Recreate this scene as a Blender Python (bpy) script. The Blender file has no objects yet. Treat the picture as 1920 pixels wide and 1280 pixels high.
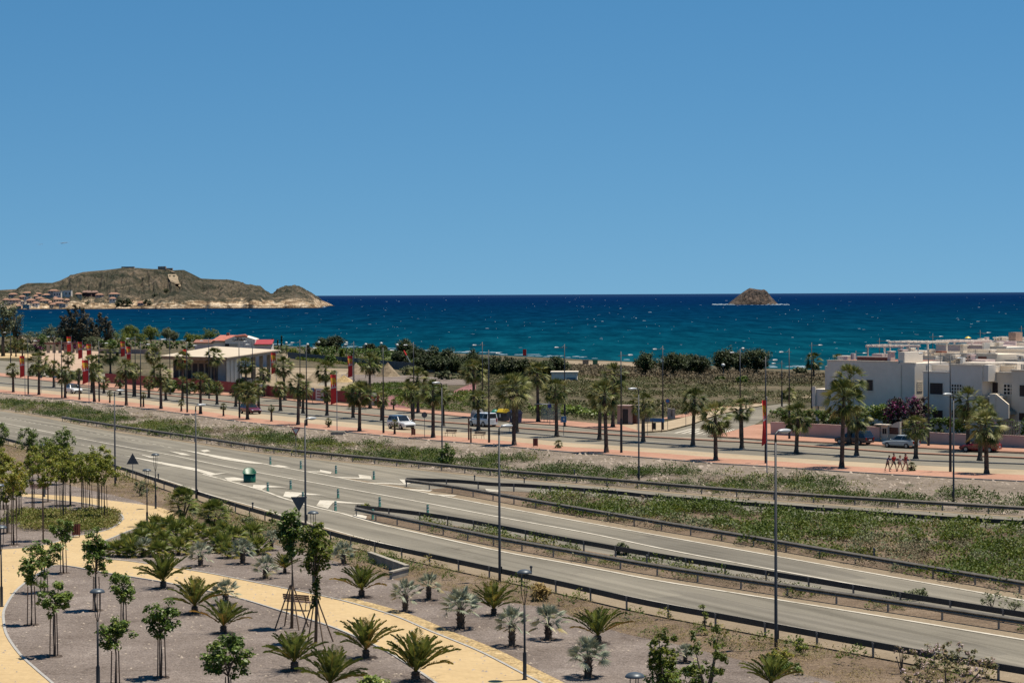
import bpy, bmesh, math, random
import numpy as np
from mathutils import Vector, Matrix, noise
rng = np.random.default_rng(11)
random.seed(11)
R = math.radians
scene = bpy.context.scene
COL = scene.collection
# ------------------------------------------------------------------ camera (about an 80 mm lens, 17 m above the park)
FPX, CX, CY = 4280.0, 960.0, 640.0
H = 17.3
HZ0, HSL = 552.2, -0.0048
PITCH = math.atan((CY - HZ0) / FPX)
ROLL = math.atan(HSL)
fw = Vector((0, math.cos(PITCH), -math.sin(PITCH)))
rt0 = Vector((1, 0, 0)); up0 = Vector((0, math.sin(PITCH), math.cos(PITCH)))
rt = rt0 * math.cos(ROLL) + up0 * math.sin(ROLL)
up = -rt0 * math.sin(ROLL) + up0 * math.cos(ROLL)
CAM = Vector((0, 0, H))
cd = bpy.data.cameras.new('camera'); cam = bpy.data.objects.new('camera', cd); COL.objects.link(cam)
cam.matrix_world = Matrix(((rt.x, up.x, -fw.x, 0), (rt.y, up.y, -fw.y, 0), (rt.z, up.z, -fw.z, H), (0, 0, 0, 1)))
cd.sensor_width = 36; cd.lens = FPX / 1920 * 36; cd.clip_start = 1; cd.clip_end = 400000
scene.camera = cam

def hz(px): return HZ0 + (px - 960) * HSL
def ray(px, py):
    return (fw + rt * ((px - CX) / FPX) + up * (-(py - CY) / FPX))
SEA = -6.0
_SH = [(-600, 1500), (60, 1340), (300, 1230), (560, 1050), (900, 900), (1100, 820), (1450, 712), (1920, 640), (2600, 560)]
def shore(px): return float(np.interp(px, [a for a, b in _SH], [b for a, b in _SH]))
def gz(x, y):
    if y < 120: return 0.0
    px = 960 + FPX * x / y
    ds = shore(px); t = (y / ds - 0.5) / 0.5
    if t <= 0: return 0.0
    return -6.15 * (t * t * 0.35 + t * 0.65)
def G(px, py, z=None):
    r = ray(px, py); zz = 0.0 if z is None else z
    p = CAM
    for _ in range(1 if z is not None else 40):
        t = (zz - H) / r.z
        p = CAM + r * t
        if z is None: zz = gz(p.x, p.y)
    return Vector((p.x, p.y, zz))
def zat(px, py, P):
    r = ray(px, py); return H + r.z * (P.y / r.y)
def at(px, py, Y):
    r = ray(px, py); return CAM + r * (Y / r.y)
def ppm(P): return FPX / P.y          # photo pixels per metre at P

# ------------------------------------------------------------------ tagging
def tag(o, label=None, cat=None, group=None, kind=None):
    if label: o['label'] = label
    if cat: o['category'] = cat
    if group: o['group'] = group
    if kind: o['kind'] = kind
    return o
def thing(name, label, cat, loc=(0, 0, 0), rz=0.0, group=None):
    o = bpy.data.objects.new(name, None); COL.objects.link(o)
    o.empty_display_size = 0.3
    o.location = loc; o.rotation_euler = (0, 0, rz)
    return tag(o, label, cat, group)
KIDS = {}
def link(name, me, parent=None, loc=None, scale=None, rot=None):
    o = bpy.data.objects.new(name, me); COL.objects.link(o)
    if parent is not None:
        o.parent = parent; KIDS.setdefault(parent.name, []).append(o)
    if loc is not None: o.location = loc
    if scale is not None: o.scale = scale
    if rot is not None: o.rotation_euler = rot
    return o
def dup(root, loc, rz=0.0, label=None, group=None, scale=None):
    r = root.copy(); COL.objects.link(r); r.location = loc; r.rotation_euler = (0, 0, rz)
    if scale is not None: r.scale = scale if hasattr(scale, '__len__') else (scale,) * 3
    if label: r['label'] = label
    if group: r['group'] = group
    _dupkids(root, r)
    return r
def _dupkids(a, b):
    for ch in KIDS.get(a.name, []):
        c = ch.copy(); COL.objects.link(c); c.parent = b
        KIDS.setdefault(b.name, []).append(c)
        _dupkids(ch, c)

# ------------------------------------------------------------------ mesh builder
class MB:
    def __init__(s): s.v = []; s.f = []; s.m = []; s.cur = 0
    def add(s, vs, fs):
        n = len(s.v); s.v += [tuple(v) for v in vs]
        for f in fs: s.f.append([n + i for i in f]); s.m.append(s.cur)
        return s
    def mat(s, i): s.cur = i; return s
    def box(s, x0, x1, y0, y1, z0, z1, M=None):
        vs = [(x0,y0,z0),(x1,y0,z0),(x1,y1,z0),(x0,y1,z0),(x0,y0,z1),(x1,y0,z1),(x1,y1,z1),(x0,y1,z1)]
        if M is not None: vs = [M @ Vector(v) for v in vs]
        return s.add(vs, [(0,3,2,1),(4,5,6,7),(0,1,5,4),(1,2,6,5),(2,3,7,6),(3,0,4,7)])
    def tube(s, pts, rad, n=8, cap=True):
        pts = [Vector(p) for p in pts]
        if not hasattr(rad, '__len__'): rad = [rad] * len(pts)
        rings = []
        for i, p in enumerate(pts):
            d = (pts[min(i+1, len(pts)-1)] - pts[max(i-1, 0)])
            d = d.normalized() if d.length > 1e-9 else Vector((0,0,1))
            a = d.cross(Vector((0,0,1)))
            if a.length < 1e-3: a = Vector((1,0,0))
            a.normalize(); b = a.cross(d)
            rings.append([p + (a*math.cos(2*math.pi*k/n) + b*math.sin(2*math.pi*k/n))*rad[i] for k in range(n)])
        vs = [v for r in rings for v in r]; fs = []
        for i in range(len(pts)-1):
            for k in range(n):
                fs.append((i*n+k, (i+1)*n+k, (i+1)*n+(k+1)%n, i*n+(k+1)%n))
        if cap:
            fs.append(tuple(range(n))); fs.append(tuple((len(pts)-1)*n + n-1-k for k in range(n)))
        return s.add(vs, fs)
    def lathe(s, prof, n=14, c=(0,0,0)):
        vs = []; fs = []
        for (r, z) in prof:
            for k in range(n):
                a = 2*math.pi*k/n; vs.append((c[0]+r*math.cos(a), c[1]+r*math.sin(a), c[2]+z))
        for i in range(len(prof)-1):
            for k in range(n):
                fs.append((i*n+k, i*n+(k+1)%n, (i+1)*n+(k+1)%n, (i+1)*n+k))
        fs.append(tuple(n-1-k for k in range(n))); fs.append(tuple((len(prof)-1)*n+k for k in range(n)))
        return s.add(vs, fs)
    def prism(s, poly, z0, z1):
        n = len(poly)
        a = sum(poly[i][0]*poly[(i+1)%n][1]-poly[(i+1)%n][0]*poly[i][1] for i in range(n))
        if a < 0: poly = list(poly)[::-1]
        vs = [(p[0],p[1],z0) for p in poly] + [(p[0],p[1],z1) for p in poly]
        fs = [tuple(n-1-i for i in range(n)), tuple(n+i for i in range(n))]
        fs += [(i,(i+1)%n,n+(i+1)%n,n+i) for i in range(n)]
        return s.add(vs, fs)
    def ell(s, c, r, n=10, m=7):
        vs = []; fs = []
        for i in range(m+1):
            t = math.pi*i/m
            for k in range(n):
                a = 2*math.pi*k/n
                vs.append((c[0]+r[0]*math.sin(t)*math.cos(a), c[1]+r[1]*math.sin(t)*math.sin(a), c[2]+r[2]*math.cos(t)))
        for i in range(m):
            for k in range(n):
                fs.append((i*n+k, (i+1)*n+k, (i+1)*n+(k+1)%n, i*n+(k+1)%n))
        return s.add(vs, fs)
    def mesh(s, name, mats, smooth=False):
        me = bpy.data.meshes.new(name); me.from_pydata(s.v, [], s.f)
        for m in (mats if isinstance(mats, (list, tuple)) else [mats]): me.materials.append(m)
        if len(me.materials) > 1: me.polygons.foreach_set('material_index', s.m)
        if smooth: me.polygons.foreach_set('use_smooth', [True]*len(me.polygons))
        me.update(); return me
    def build(s, name, mats, parent=None, smooth=False, loc=None):
        return link(name, s.mesh(name, mats, smooth), parent, loc)
def np_mesh(name, v, quads, mats, tint=None, k=4):
    """fast mesh from arrays: v (N,3), quads (F,k); tint: per-face float attribute"""
    v = np.asarray(v, np.float32); q = np.asarray(quads, np.int32)
    me = bpy.data.meshes.new(name)
    me.vertices.add(len(v)); me.vertices.foreach_set('co', v.ravel())
    me.loops.add(q.size); me.loops.foreach_set('vertex_index', q.ravel())
    me.polygons.add(len(q)); me.polygons.foreach_set('loop_start', np.arange(0, q.size, k, dtype=np.int32))
    for m in (mats if isinstance(mats, (list, tuple)) else [mats]): me.materials.append(m)
    if tint is not None:
        a = me.attributes.new('tint', 'FLOAT', 'FACE'); a.data.foreach_set('value', np.asarray(tint, np.float32))
    me.update(calc_edges=True); me.validate(); return me

# ------------------------------------------------------------------ materials
MATS = {}
def nodes(name):
    m = bpy.data.materials.new(name); m.use_nodes = True
    nt = m.node_tree; b = nt.nodes['Principled BSDF']; MATS[name] = m
    return m, nt, b
ALB = 0.72
def dk(c): return tuple(x*ALB for x in c)
def ramp(nt, fac, stops, k=1.0):
    r = nt.nodes.new('ShaderNodeValToRGB'); e = r.color_ramp.elements
    while len(e) < len(stops): e.new(0.5)
    for el, (p, c) in zip(e, stops): el.position = p; el.color = (*[x*k for x in c], 1)
    nt.links.new(fac, r.inputs[0]); return r.outputs[0]
def coord(nt, scale=(1,1,1), kind='Object'):
    tc = nt.nodes.new('ShaderNodeTexCoord'); mp = nt.nodes.new('ShaderNodeMapping')
    mp.inputs['Scale'].default_value = scale
    nt.links.new(tc.outputs[kind], mp.inputs[0]); return mp.outputs[0]
def wpos(nt, scale=(1,1,1), rz=0.0):
    g = nt.nodes.new('ShaderNodeNewGeometry'); mp = nt.nodes.new('ShaderNodeMapping')
    mp.vector_type = 'TEXTURE' if False else 'POINT'
    mp.inputs['Scale'].default_value = scale; mp.inputs['Rotation'].default_value = (0, 0, rz)
    nt.links.new(g.outputs['Position'], mp.inputs[0]); return mp.outputs[0]
def nz(nt, vec, scale, detail=4, rough=0.6):
    n = nt.nodes.new('ShaderNodeTexNoise'); n.inputs['Scale'].default_value = scale
    n.inputs['Detail'].default_value = detail; n.inputs['Roughness'].default_value = rough
    nt.links.new(vec, n.inputs['Vector']); return n.outputs[0]
def mix(nt, fac, a, b, mode='MIX'):
    n = nt.nodes.new('ShaderNodeMix'); n.data_type = 'RGBA'; n.blend_type = mode
    for i, x in ((0, fac), (6, a), (7, b)):
        if hasattr(x, 'is_output'): nt.links.new(x, n.inputs[i])
        elif i == 0: n.inputs[0].default_value = x
        else: n.inputs[i].default_value = (*x, 1)
    return n.outputs[2]
def math_(nt, op, a, b=0.0):
    n = nt.nodes.new('ShaderNodeMath'); n.operation = op
    for i, x in ((0, a), (1, b)):
        if hasattr(x, 'is_output'): nt.links.new(x, n.inputs[i])
        else: n.inputs[i].default_value = x
    return n.outputs[0]
def bump(nt, b, h, strength=0.4, dist=0.05):
    n = nt.nodes.new('ShaderNodeBump'); n.inputs['Strength'].default_value = strength; n.inputs['Distance'].default_value = dist
    nt.links.new(h, n.inputs['Height']); nt.links.new(n.outputs[0], b.inputs['Normal'])
def plain(name, c, rough=0.7, metal=0.0, var=0.0, sc=3.0, spec=0.5):
    m, nt, b = nodes(name); c = dk(c)
    b.inputs['Roughness'].default_value = rough; b.inputs['Metallic'].default_value = metal
    b.inputs['Specular IOR Level'].default_value = spec
    b.inputs['Base Color'].default_value = (*c, 1)
    if var > 0:
        f = nz(nt, coord(nt), sc, 5)
        col = ramp(nt, f, [(0.3, tuple(x*(1-var) for x in c)), (0.7, tuple(min(1, x*(1+var)) for x in c))])
        nt.links.new(col, b.inputs['Base Color'])
    return m
def ground(name, stops, big=0.05, small=1.2, bs=0.5, bd=0.08, rough=0.95, stretch=(1,1,1), rz=0.0, fine=None):
    """earth / gravel / asphalt in world space: broad patches and fine grain"""
    m, nt, b = nodes(name); p = wpos(nt, stretch, rz)
    f1 = nz(nt, p, big, 6, 0.65); f2 = nz(nt, wpos(nt), small, 6, 0.7)
    f = math_(nt, 'ADD', math_(nt, 'MULTIPLY', f1, 0.6), math_(nt, 'MULTIPLY', f2, 0.4))
    c = ramp(nt, f, [(.5+(p_-.5)*.6, c_) for p_, c_ in stops], ALB)
    if fine:
        f3 = nz(nt, wpos(nt), fine[0], 3, 0.6)
        c = mix(nt, 1.0, c, ramp(nt, f3, [(0.35, (1-fine[1],)*3), (0.65, (1+fine[1],)*3)]), 'MULTIPLY')
    nt.links.new(c, b.inputs['Base Color']); b.inputs['Roughness'].default_value = rough
    b.inputs['Specular IOR Level'].default_value = 0.2
    bump(nt, b, f2, bs, bd); return m
def leafy(name, stops, trans=0.25, rough=0.55, obj=0.15):
    """foliage: colour ramp over the per-face tint, a little per-object variation, light passing through"""
    m, nt, b = nodes(name)
    a = nt.nodes.new('ShaderNodeAttribute'); a.attribute_name = 'tint'
    oi = nt.nodes.new('ShaderNodeObjectInfo')
    f = math_(nt, 'ADD', a.outputs['Fac'], math_(nt, 'MULTIPLY', math_(nt, 'SUBTRACT', oi.outputs['Random'], 0.5), obj))
    c = ramp(nt, f, stops, .85)
    nt.links.new(c, b.inputs['Base Color']); b.inputs['Roughness'].default_value = rough
    b.inputs['Specular IOR Level'].default_value = 0.3
    t = nt.nodes.new('ShaderNodeBsdfTranslucent'); nt.links.new(c, t.inputs[0])
    ms = nt.nodes.new('ShaderNodeMixShader'); ms.inputs[0].default_value = trans
    out = nt.nodes['Material Output']
    nt.links.new(b.outputs[0], ms.inputs[1]); nt.links.new(t.outputs[0], ms.inputs[2]); nt.links.new(ms.outputs[0], out.inputs[0])
    return m

# ------------------------------------------------------------------ light
SUN_EL, SUN_AZ = R(74), R(17)          # azimuth measured from +X towards +Y
sdir = Vector((math.cos(SUN_EL)*math.cos(SUN_AZ), math.cos(SUN_EL)*math.sin(SUN_AZ), math.sin(SUN_EL)))
sl = bpy.data.lights.new('sun', 'SUN'); so = bpy.data.objects.new('sun', sl); COL.objects.link(so)
sl.energy = 5.0; sl.angle = R(0.53); sl.color = (1.0, 0.915, 0.775)
so.rotation_euler = sdir.to_track_quat('Z', 'Y').to_euler()
w = bpy.data.worlds.new('World'); scene.world = w; w.use_nodes = True
nt = w.node_tree; bg = nt.nodes['Background']
sk = nt.nodes.new('ShaderNodeTexSky'); sk.sky_type = 'NISHITA'; sk.sun_disc = False
sk.sun_elevation = SUN_EL; sk.sun_rotation = R(90) - SUN_AZ
sk.altitude = 700; sk.air_density = 1.0; sk.dust_density = 0.0; sk.ozone_density = 5.0
tcw = nt.nodes.new('ShaderNodeTexCoord'); mpw = nt.nodes.new('ShaderNodeMapping'); nmw = nt.nodes.new('ShaderNodeVectorMath'); nmw.operation = 'NORMALIZE'
mpw.inputs['Location'].default_value = (0, 0, 0.120); mpw.inputs['Scale'].default_value = (1, 1, 0.9)
nt.links.new(tcw.outputs['Generated'], mpw.inputs[0]); nt.links.new(mpw.outputs[0], nmw.inputs[0]); nt.links.new(nmw.outputs[0], sk.inputs[0])
hs = nt.nodes.new('ShaderNodeHueSaturation'); hs.inputs['Saturation'].default_value = 1.24; hs.inputs['Hue'].default_value = 0.490
nt.links.new(sk.outputs[0], hs.inputs['Color']); nt.links.new(hs.outputs[0], bg.inputs[0])
bg.inputs[1].default_value = 0.067
scene.view_settings.view_transform = 'Standard'; scene.view_settings.look = 'None'
scene.view_settings.exposure = 0.5; scene.view_settings.gamma = 1.0; scene.view_settings.use_curve_mapping = False
scene.cycles.max_bounces = 5; scene.cycles.diffuse_bounces = 2; scene.cycles.glossy_bounces = 2
scene.cycles.transparent_max_bounces = 6; scene.cycles.caustics_reflective = False; scene.cycles.caustics_refractive = False
# ------------------------------------------------------------------ curves on the ground
def catmull(P, n=8):
    P = [Vector((p[0], p[1])) for p in P]; Q = [P[0]*2-P[1]] + P + [P[-1]*2-P[-2]]; out = []
    for i in range(1, len(Q)-2):
        a, b, c, d = Q[i-1], Q[i], Q[i+1], Q[i+2]
        for k in range(n):
            t = k/n
            out.append(0.5*((2*b)+(c-a)*t+(2*a-5*b+4*c-d)*t*t+(3*b-a-3*c+d)*t**3))
    out.append(P[-1]); return out
def line(px, n=8, z=None):
    return catmull([G(x, y, z).to_2d() for x, y in px], n)
def offset(L, d):
    out = []
    for i, p in enumerate(L):
        t = (L[min(i+1, len(L)-1)] - L[max(i-1, 0)]).normalized()
        out.append(p + Vector((-t.y, t.x))*d)
    return out
def resample(L, step, start=0.0):
    out = []; acc = -start; prev = L[0]
    if start <= 0: out.append((L[0], (L[1]-L[0]).normalized())); acc = 0
    for p in L[1:]:
        seg = (p-prev).length
        if seg < 1e-9: continue
        t = (p-prev)/seg; pos = 0
        while acc + (seg-pos) >= step:
            pos += step-acc; acc = 0; out.append((prev+t*pos, t))
        acc += seg-pos; prev = p
    return out
def sheet(name, poly, z, m, kind='structure', label=None, cat=None, follow=False):
    me = bpy.data.meshes.new(name)
    bm = bmesh.new()
    vs = [bm.verts.new((p[0], p[1], z + (gz(p[0], p[1]) if follow else 0))) for p in poly]
    f = bm.faces.new(vs); f.normal_update()
    if f.normal.z < 0: f.normal_flip()
    bmesh.ops.triangulate(bm, faces=[f]); bm.to_mesh(me); bm.free(); me.materials.append(m)
    o = link(name, me); return tag(o, label, cat, None, kind)
def band_mb(mb, A, B, z, follow=False):
    """strip between two polylines resampled to the same count"""
    n = max(len(A), len(B), 40)
    def rs(L):
        d = [0]
        for i in range(1, len(L)): d.append(d[-1]+(L[i]-L[i-1]).length)
        ts = np.linspace(0, d[-1], n)
        return list(zip(np.interp(ts, d, [p.x for p in L]), np.interp(ts, d, [p.y for p in L])))
    a, b = rs(A), rs(B)
    hz_ = (lambda p: gz(p[0], p[1])) if follow else (lambda p: 0)
    vs = [(p[0], p[1], z+hz_(p)) for p in a] + [(p[0], p[1], z+hz_(p)) for p in b]
    mb.add(vs, [(i, i+1, n+i+1, n+i) for i in range(n-1)])
def up_normals(me):
    bm = bmesh.new(); bm.from_mesh(me)
    for f in bm.faces:
        if f.normal.z < 0: f.normal_flip()
    bm.to_mesh(me); bm.free()
def band(name, A, B, z, m, follow=False, kind='structure'):
    mb = MB(); band_mb(mb, A, B, z, follow); me = mb.mesh(name, m); up_normals(me)
    return tag(link(name, me), None, None, None, kind)
def wall_strip(name, L, w, z0, z1, m, kind='structure', label=None, cat=None, follow=False, parent=None):
    """a kerb or low wall of width w along polyline L"""
    A, B = offset(L, w/2), offset(L, -w/2); n = len(L); vs = []
    for i in range(n):
        g = gz(L[i].x, L[i].y) if follow else 0
        vs += [(A[i].x, A[i].y, g+z0), (B[i].x, B[i].y, g+z0), (B[i].x, B[i].y, g+z1), (A[i].x, A[i].y, g+z1)]
    fs = []
    for i in range(n-1):
        for k in range(4): fs.append((i*4+k, i*4+(k+1)%4, (i+1)*4+(k+1)%4, (i+1)*4+k))
    fs += [(3,2,1,0), tuple((n-1)*4+k for k in range(4))]
    me = MB().add(vs, fs).mesh(name, m)
    bm = bmesh.new(); bm.from_mesh(me); bmesh.ops.recalc_face_normals(bm, faces=bm.faces); bm.to_mesh(me); bm.free()
    o = link(name, me, parent)
    return tag(o, label, cat, None, kind)

# ------------------------------------------------------------------ ground materials
M_soil = ground('dry_soil', [(0.3,(.105,.074,.048)),(0.5,(.185,.133,.09)),(0.72,(.27,.205,.145))], 0.09, 2.2, 0.8, 0.12, fine=(9,.35))
M_verge = ground('verge_gravel', [(0.3,(.15,.12,.092)),(0.5,(.245,.20,.16)),(0.72,(.34,.28,.225))], 0.12, 1.5, 0.9, 0.25, fine=(5,.3))
M_gravel = ground('park_gravel', [(0.27,(.115,.088,.072)),(0.42,(.18,.145,.124)),(0.58,(.225,.185,.162)),(0.74,(.31,.262,.232))], 0.15, 2.6, 0.8, 0.08, fine=(11,.4))
M_asph = ground('old_asphalt', [(0.3,(.172,.153,.116)),(0.5,(.205,.182,.14)),(0.72,(.24,.215,.168))], 0.10, 3.0, 0.2, 0.02, stretch=(1,1,1), fine=(18,.12))
def road_mat(name, stops, ang):
    m, nt, b = nodes(name)
    def rp(sx, sy):
        g = nt.nodes.new('ShaderNodeNewGeometry'); mp = nt.nodes.new('ShaderNodeMapping'); mp.vector_type = 'TEXTURE'
        mp.inputs['Rotation'].default_value = (0, 0, ang); mp.inputs['Scale'].default_value = (sx, sy, 1)
        nt.links.new(g.outputs['Position'], mp.inputs[0]); return mp.outputs[0]
    f1 = nz(nt, rp(60, 1.1), 1.0, 4, .6); f2 = nz(nt, rp(9, 5), 1.0, 5, .65); f3 = nz(nt, wpos(nt), 14, 3, .6)
    f = math_(nt,'ADD', math_(nt,'MULTIPLY', f1, .68), math_(nt,'MULTIPLY', f2, .32)); c = ramp(nt, f, stops, ALB)
    c = mix(nt, 1.0, c, ramp(nt, f3, [(.3,(.86,)*3),(.7,(1.14,)*3)]), 'MULTIPLY')
    vo = nt.nodes.new('ShaderNodeTexVoronoi'); vo.feature = 'DISTANCE_TO_EDGE'; vo.inputs['Scale'].default_value = 1.0
    wv = nz(nt, wpos(nt), .8, 4); ad = nt.nodes.new('ShaderNodeVectorMath'); ad.operation = 'ADD'
    cr = nt.nodes.new('ShaderNodeCombineXYZ'); nt.links.new(wv, cr.inputs[0]); nt.links.new(wv, cr.inputs[1])
    nt.links.new(rp(7, 3.6), ad.inputs[0]); nt.links.new(cr.outputs[0], ad.inputs[1]); nt.links.new(ad.outputs[0], vo.inputs['Vector'])
    msk = ramp(nt, nz(nt, wpos(nt), .07, 3), [(.50,(0,0,0)),(.60,(1,1,1))])
    crack = ramp(nt, vo.outputs['Distance'], [(.0,(.55,.52,.48)),(.016,(1,1,1))])
    c = mix(nt, math_(nt,'MULTIPLY', msk, .8), c, mix(nt, 1.0, c, crack, 'MULTIPLY'))
    pa = nt.nodes.new('ShaderNodeTexVoronoi'); pa.feature = 'F1'; pa.distance = 'CHEBYCHEV'; pa.inputs['Scale'].default_value = 1.0; nt.links.new(rp(26, 5), pa.inputs['Vector'])
    sp_ = nt.nodes.new('ShaderNodeSeparateXYZ'); nt.links.new(pa.outputs['Color'], sp_.inputs[0])
    c = mix(nt, 1.0, c, ramp(nt, sp_.outputs[0], [(.0,(.83,.83,.84)),(.12,(.86,.86,.87)),(.14,(1,1,1)),(.90,(1,1,1)),(.92,(1.08,1.07,1.05))]), 'MULTIPLY')
    nt.links.new(c, b.inputs['Base Color']); b.inputs['Roughness'].default_value = .9; b.inputs['Specular IOR Level'].default_value = .2; return m
M_asph = road_mat('worn_highway_asphalt', [(0.40,(.158,.142,.112)),(0.47,(.208,.188,.150)),(0.54,(.232,.210,.168)),(0.61,(.280,.253,.203))], R(-63))
M_dust = ground('dusty_shoulder', [(0.3,(.22,.17,.115)),(0.5,(.275,.215,.145)),(0.72,(.32,.255,.175))], 0.12, 2.5, 0.3, 0.03, fine=(14,.18))
M_path = ground('sand_coloured_paving', [(0.3,(.50,.355,.185)),(0.5,(.55,.40,.21)),(0.72,(.60,.44,.24))], 0.2, 3.0, 0.1, 0.01)
def paver_mat(name, stops, ang):
    m, nt, b = nodes(name); g = nt.nodes.new('ShaderNodeNewGeometry'); mp = nt.nodes.new('ShaderNodeMapping'); mp.vector_type = 'TEXTURE'
    mp.inputs['Rotation'].default_value = (0,0,ang); nt.links.new(g.outputs['Position'], mp.inputs[0])
    br = nt.nodes.new('ShaderNodeTexBrick'); nt.links.new(mp.outputs[0], br.inputs[0]); br.inputs['Scale'].default_value = 1.0
    br.inputs['Brick Width'].default_value = .42; br.inputs['Row Height'].default_value = .21; br.inputs['Mortar Size'].default_value = .014
    br.inputs['Color1'].default_value = (.94,.94,.94,1); br.inputs['Color2'].default_value = (1.05,1.05,1.05,1); br.inputs['Mortar'].default_value = (.88,.87,.85,1)
    f1 = nz(nt, wpos(nt), .16, 6, .65); f2 = nz(nt, wpos(nt), 1.6, 5, .7); c = ramp(nt, math_(nt,'ADD',math_(nt,'MULTIPLY',f1,.6),math_(nt,'MULTIPLY',f2,.4)), stops, ALB)
    c = mix(nt, 1.0, c, br.outputs['Color'], 'MULTIPLY')
    st = ramp(nt, nz(nt, wpos(nt), .55, 6, .75), [(.60,(1,1,1)),(.70,(.86,.84,.80))]); c = mix(nt, 1.0, c, st, 'MULTIPLY')
    nt.links.new(c, b.inputs['Base Color']); b.inputs['Roughness'].default_value = .9; b.inputs['Specular IOR Level'].default_value = .2; return m
M_path = paver_mat('sand_coloured_pavers', [(0.3,(.50,.36,.19)),(0.5,(.58,.425,.23)),(0.72,(.63,.475,.27))], R(-40))
M_pink = ground('pink_paving', [(0.3,(.37,.20,.135)),(0.5,(.45,.245,.17)),(0.72,(.51,.29,.205))], 0.12, 2.0, 0.15, 0.02, fine=(6,.12))
M_tanpave = ground('tan_paving', [(0.3,(.36,.28,.185)),(0.5,(.44,.345,.235)),(0.72,(.50,.40,.275))], 0.12, 2.0, 0.2, 0.02)
M_sand = ground('building_sand', [(0.3,(.22,.165,.105)),(0.5,(.32,.25,.17)),(0.72,(.43,.345,.245))], 0.06, 0.8, 0.8, 0.3, fine=(2,.25))
M_scrub = ground('scrub_land', [(0.30,(.045,.042,.021)),(0.44,(.08,.07,.036)),(0.55,(.125,.10,.058)),(0.70,(.21,.165,.105))], 0.035, 0.35, 0.9, 0.4, stretch=(0.5,1.0,1), fine=(1.4,.4))
M_stone = ground('yellow_pebbles', [(0.3,(.30,.21,.10)),(0.5,(.50,.36,.18)),(0.72,(.66,.50,.28))], 0.8, 4.0, 1.0, 0.1, fine=(7,.4))
M_kerb = plain('kerb_concrete', (.34,.32,.29), 0.9, var=.2, sc=1.2)
M_kerbdark = plain('kerb_pink', (.42,.24,.17), 0.9, var=.2, sc=1.2)
M_white = ground('road_paint', [(0.30,(.38,.34,.26)),(0.45,(.58,.53,.44)),(0.7,(.72,.67,.57))], 0.6, 5.0, 0.05, 0.01, rough=0.8)
# ------------------------------------------------------------------ land: one sheet from below the camera to the shore
cols = [-700 + i*60 for i in range(62)]; rows = [0.0]*0 + [i/70 for i in range(71)]
vs = []; fs = []
for px in cols:
    ds = shore(px) + 25
    for t in rows:
        d = 55 + (ds-55)*t; X = (px-960)/FPX*d
        vs.append((X, d, gz(X, d) if t < 1 else -8.0))
nr = len(rows)
for i in range(len(cols)-1):
    for j in range(nr-1): fs.append((i*nr+j, (i+1)*nr+j, (i+1)*nr+j+1, i*nr+j+1))
land = MB().add([(-300,-120,0),(300,-120,0)], []).add(vs, fs)
land.add([(-160,-150,-0.01),(160,-150,-0.01),(160,56,-0.01),(-160,56,-0.01)], [(0,1,2,3)])
tag(land.build('ground', M_scrub), None, None, None, 'structure')
# ------------------------------------------------------------------ sea
m, nt, b = nodes('sea_water')
g = nt.nodes.new('ShaderNodeNewGeometry'); sx = nt.nodes.new('ShaderNodeSeparateXYZ'); nt.links.new(g.outputs['Position'], sx.inputs[0])
ld = math_(nt, 'LOGARITHM', math_(nt, 'MAXIMUM', sx.outputs['Y'], 10.0), 10.0)
wob = nz(nt, wpos(nt, (0.0012, 0.00028, 1)), 1.0, 3)
ld2 = math_(nt, 'ADD', ld, math_(nt, 'MULTIPLY', math_(nt, 'SUBTRACT', wob, 0.5), 0.35))
f = math_(nt, 'DIVIDE', math_(nt, 'SUBTRACT', ld2, 2.8), 1.7)
c = ramp(nt, f, [(0.0,(.010,.072,.095)),(0.10,(.002,.062,.100)),(0.22,(.0012,.044,.088)),(0.38,(.001,.029,.078)),(0.58,(.0015,.021,.076)),(0.8,(.003,.023,.085)),(1.0,(.012,.038,.105))], .66)
rip = nz(nt, wpos(nt, (0.055, 0.008, 1)), 1.0, 7, 0.76)
c = mix(nt, 1.0, c, ramp(nt, rip, [(0.38,(.60,.66,.72)),(0.50,(.98,.98,.98)),(0.61,(1.6,1.45,1.34))]), 'MULTIPLY')
nt.links.new(c, b.inputs['Base Color'])
b.inputs['Roughness'].default_value = 0.9; b.inputs['Specular IOR Level'].default_value = 0.0
sea = MB().add([(-60000,250,SEA),(60000,250,SEA),(150000,260000,SEA),(-150000,260000,SEA)], [(0,1,2,3)])
tag(sea.build('sea', m), None, None, None, 'structure')
# whitecaps: low foam crests on the waves
M_foam = plain('foam', (.26,.35,.42), 0.9)
v = []; q = []
def crest(x, y, wd, ht, z=SEA):
    n = 6; b0 = len(v); a = rng.uniform(-.3, .3)
    for i in range(n+1):
        t = i/n*2-1; s = math.sqrt(max(0, 1-t*t))*(0.6+0.5*rng.random())
        xx = x+t*wd/2; yy = y+t*wd*a
        v.append((xx, yy-0.5*s, z+0.02)); v.append((xx, yy, z+ht*s+0.04)); v.append((xx, yy+1.3*s, z+0.02))
    for i in range(n):
        for k in (0, 1): q.append((b0+i*3+k, b0+(i+1)*3+k, b0+(i+1)*3+k+1, b0+i*3+k+1))
for _ in range(430):
    px = rng.uniform(-60, 1980); sl_ = np.interp(px, [0, 600, 1920], [630, 640, 690])
    py = 557 + (sl_-557)*rng.random()**1.25
    if px < 600 and py < 579: continue
    P = G(px, py, SEA)
    if P.y < 300: continue
    wpx = 1.2 + 6.5*rng.random()**5.0; hp = 0.15 + 0.6*rng.random()**3
    crest(P.x, P.y, min(wpx/ppm(P), 10), min(hp/ppm(P), 1.5))
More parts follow.
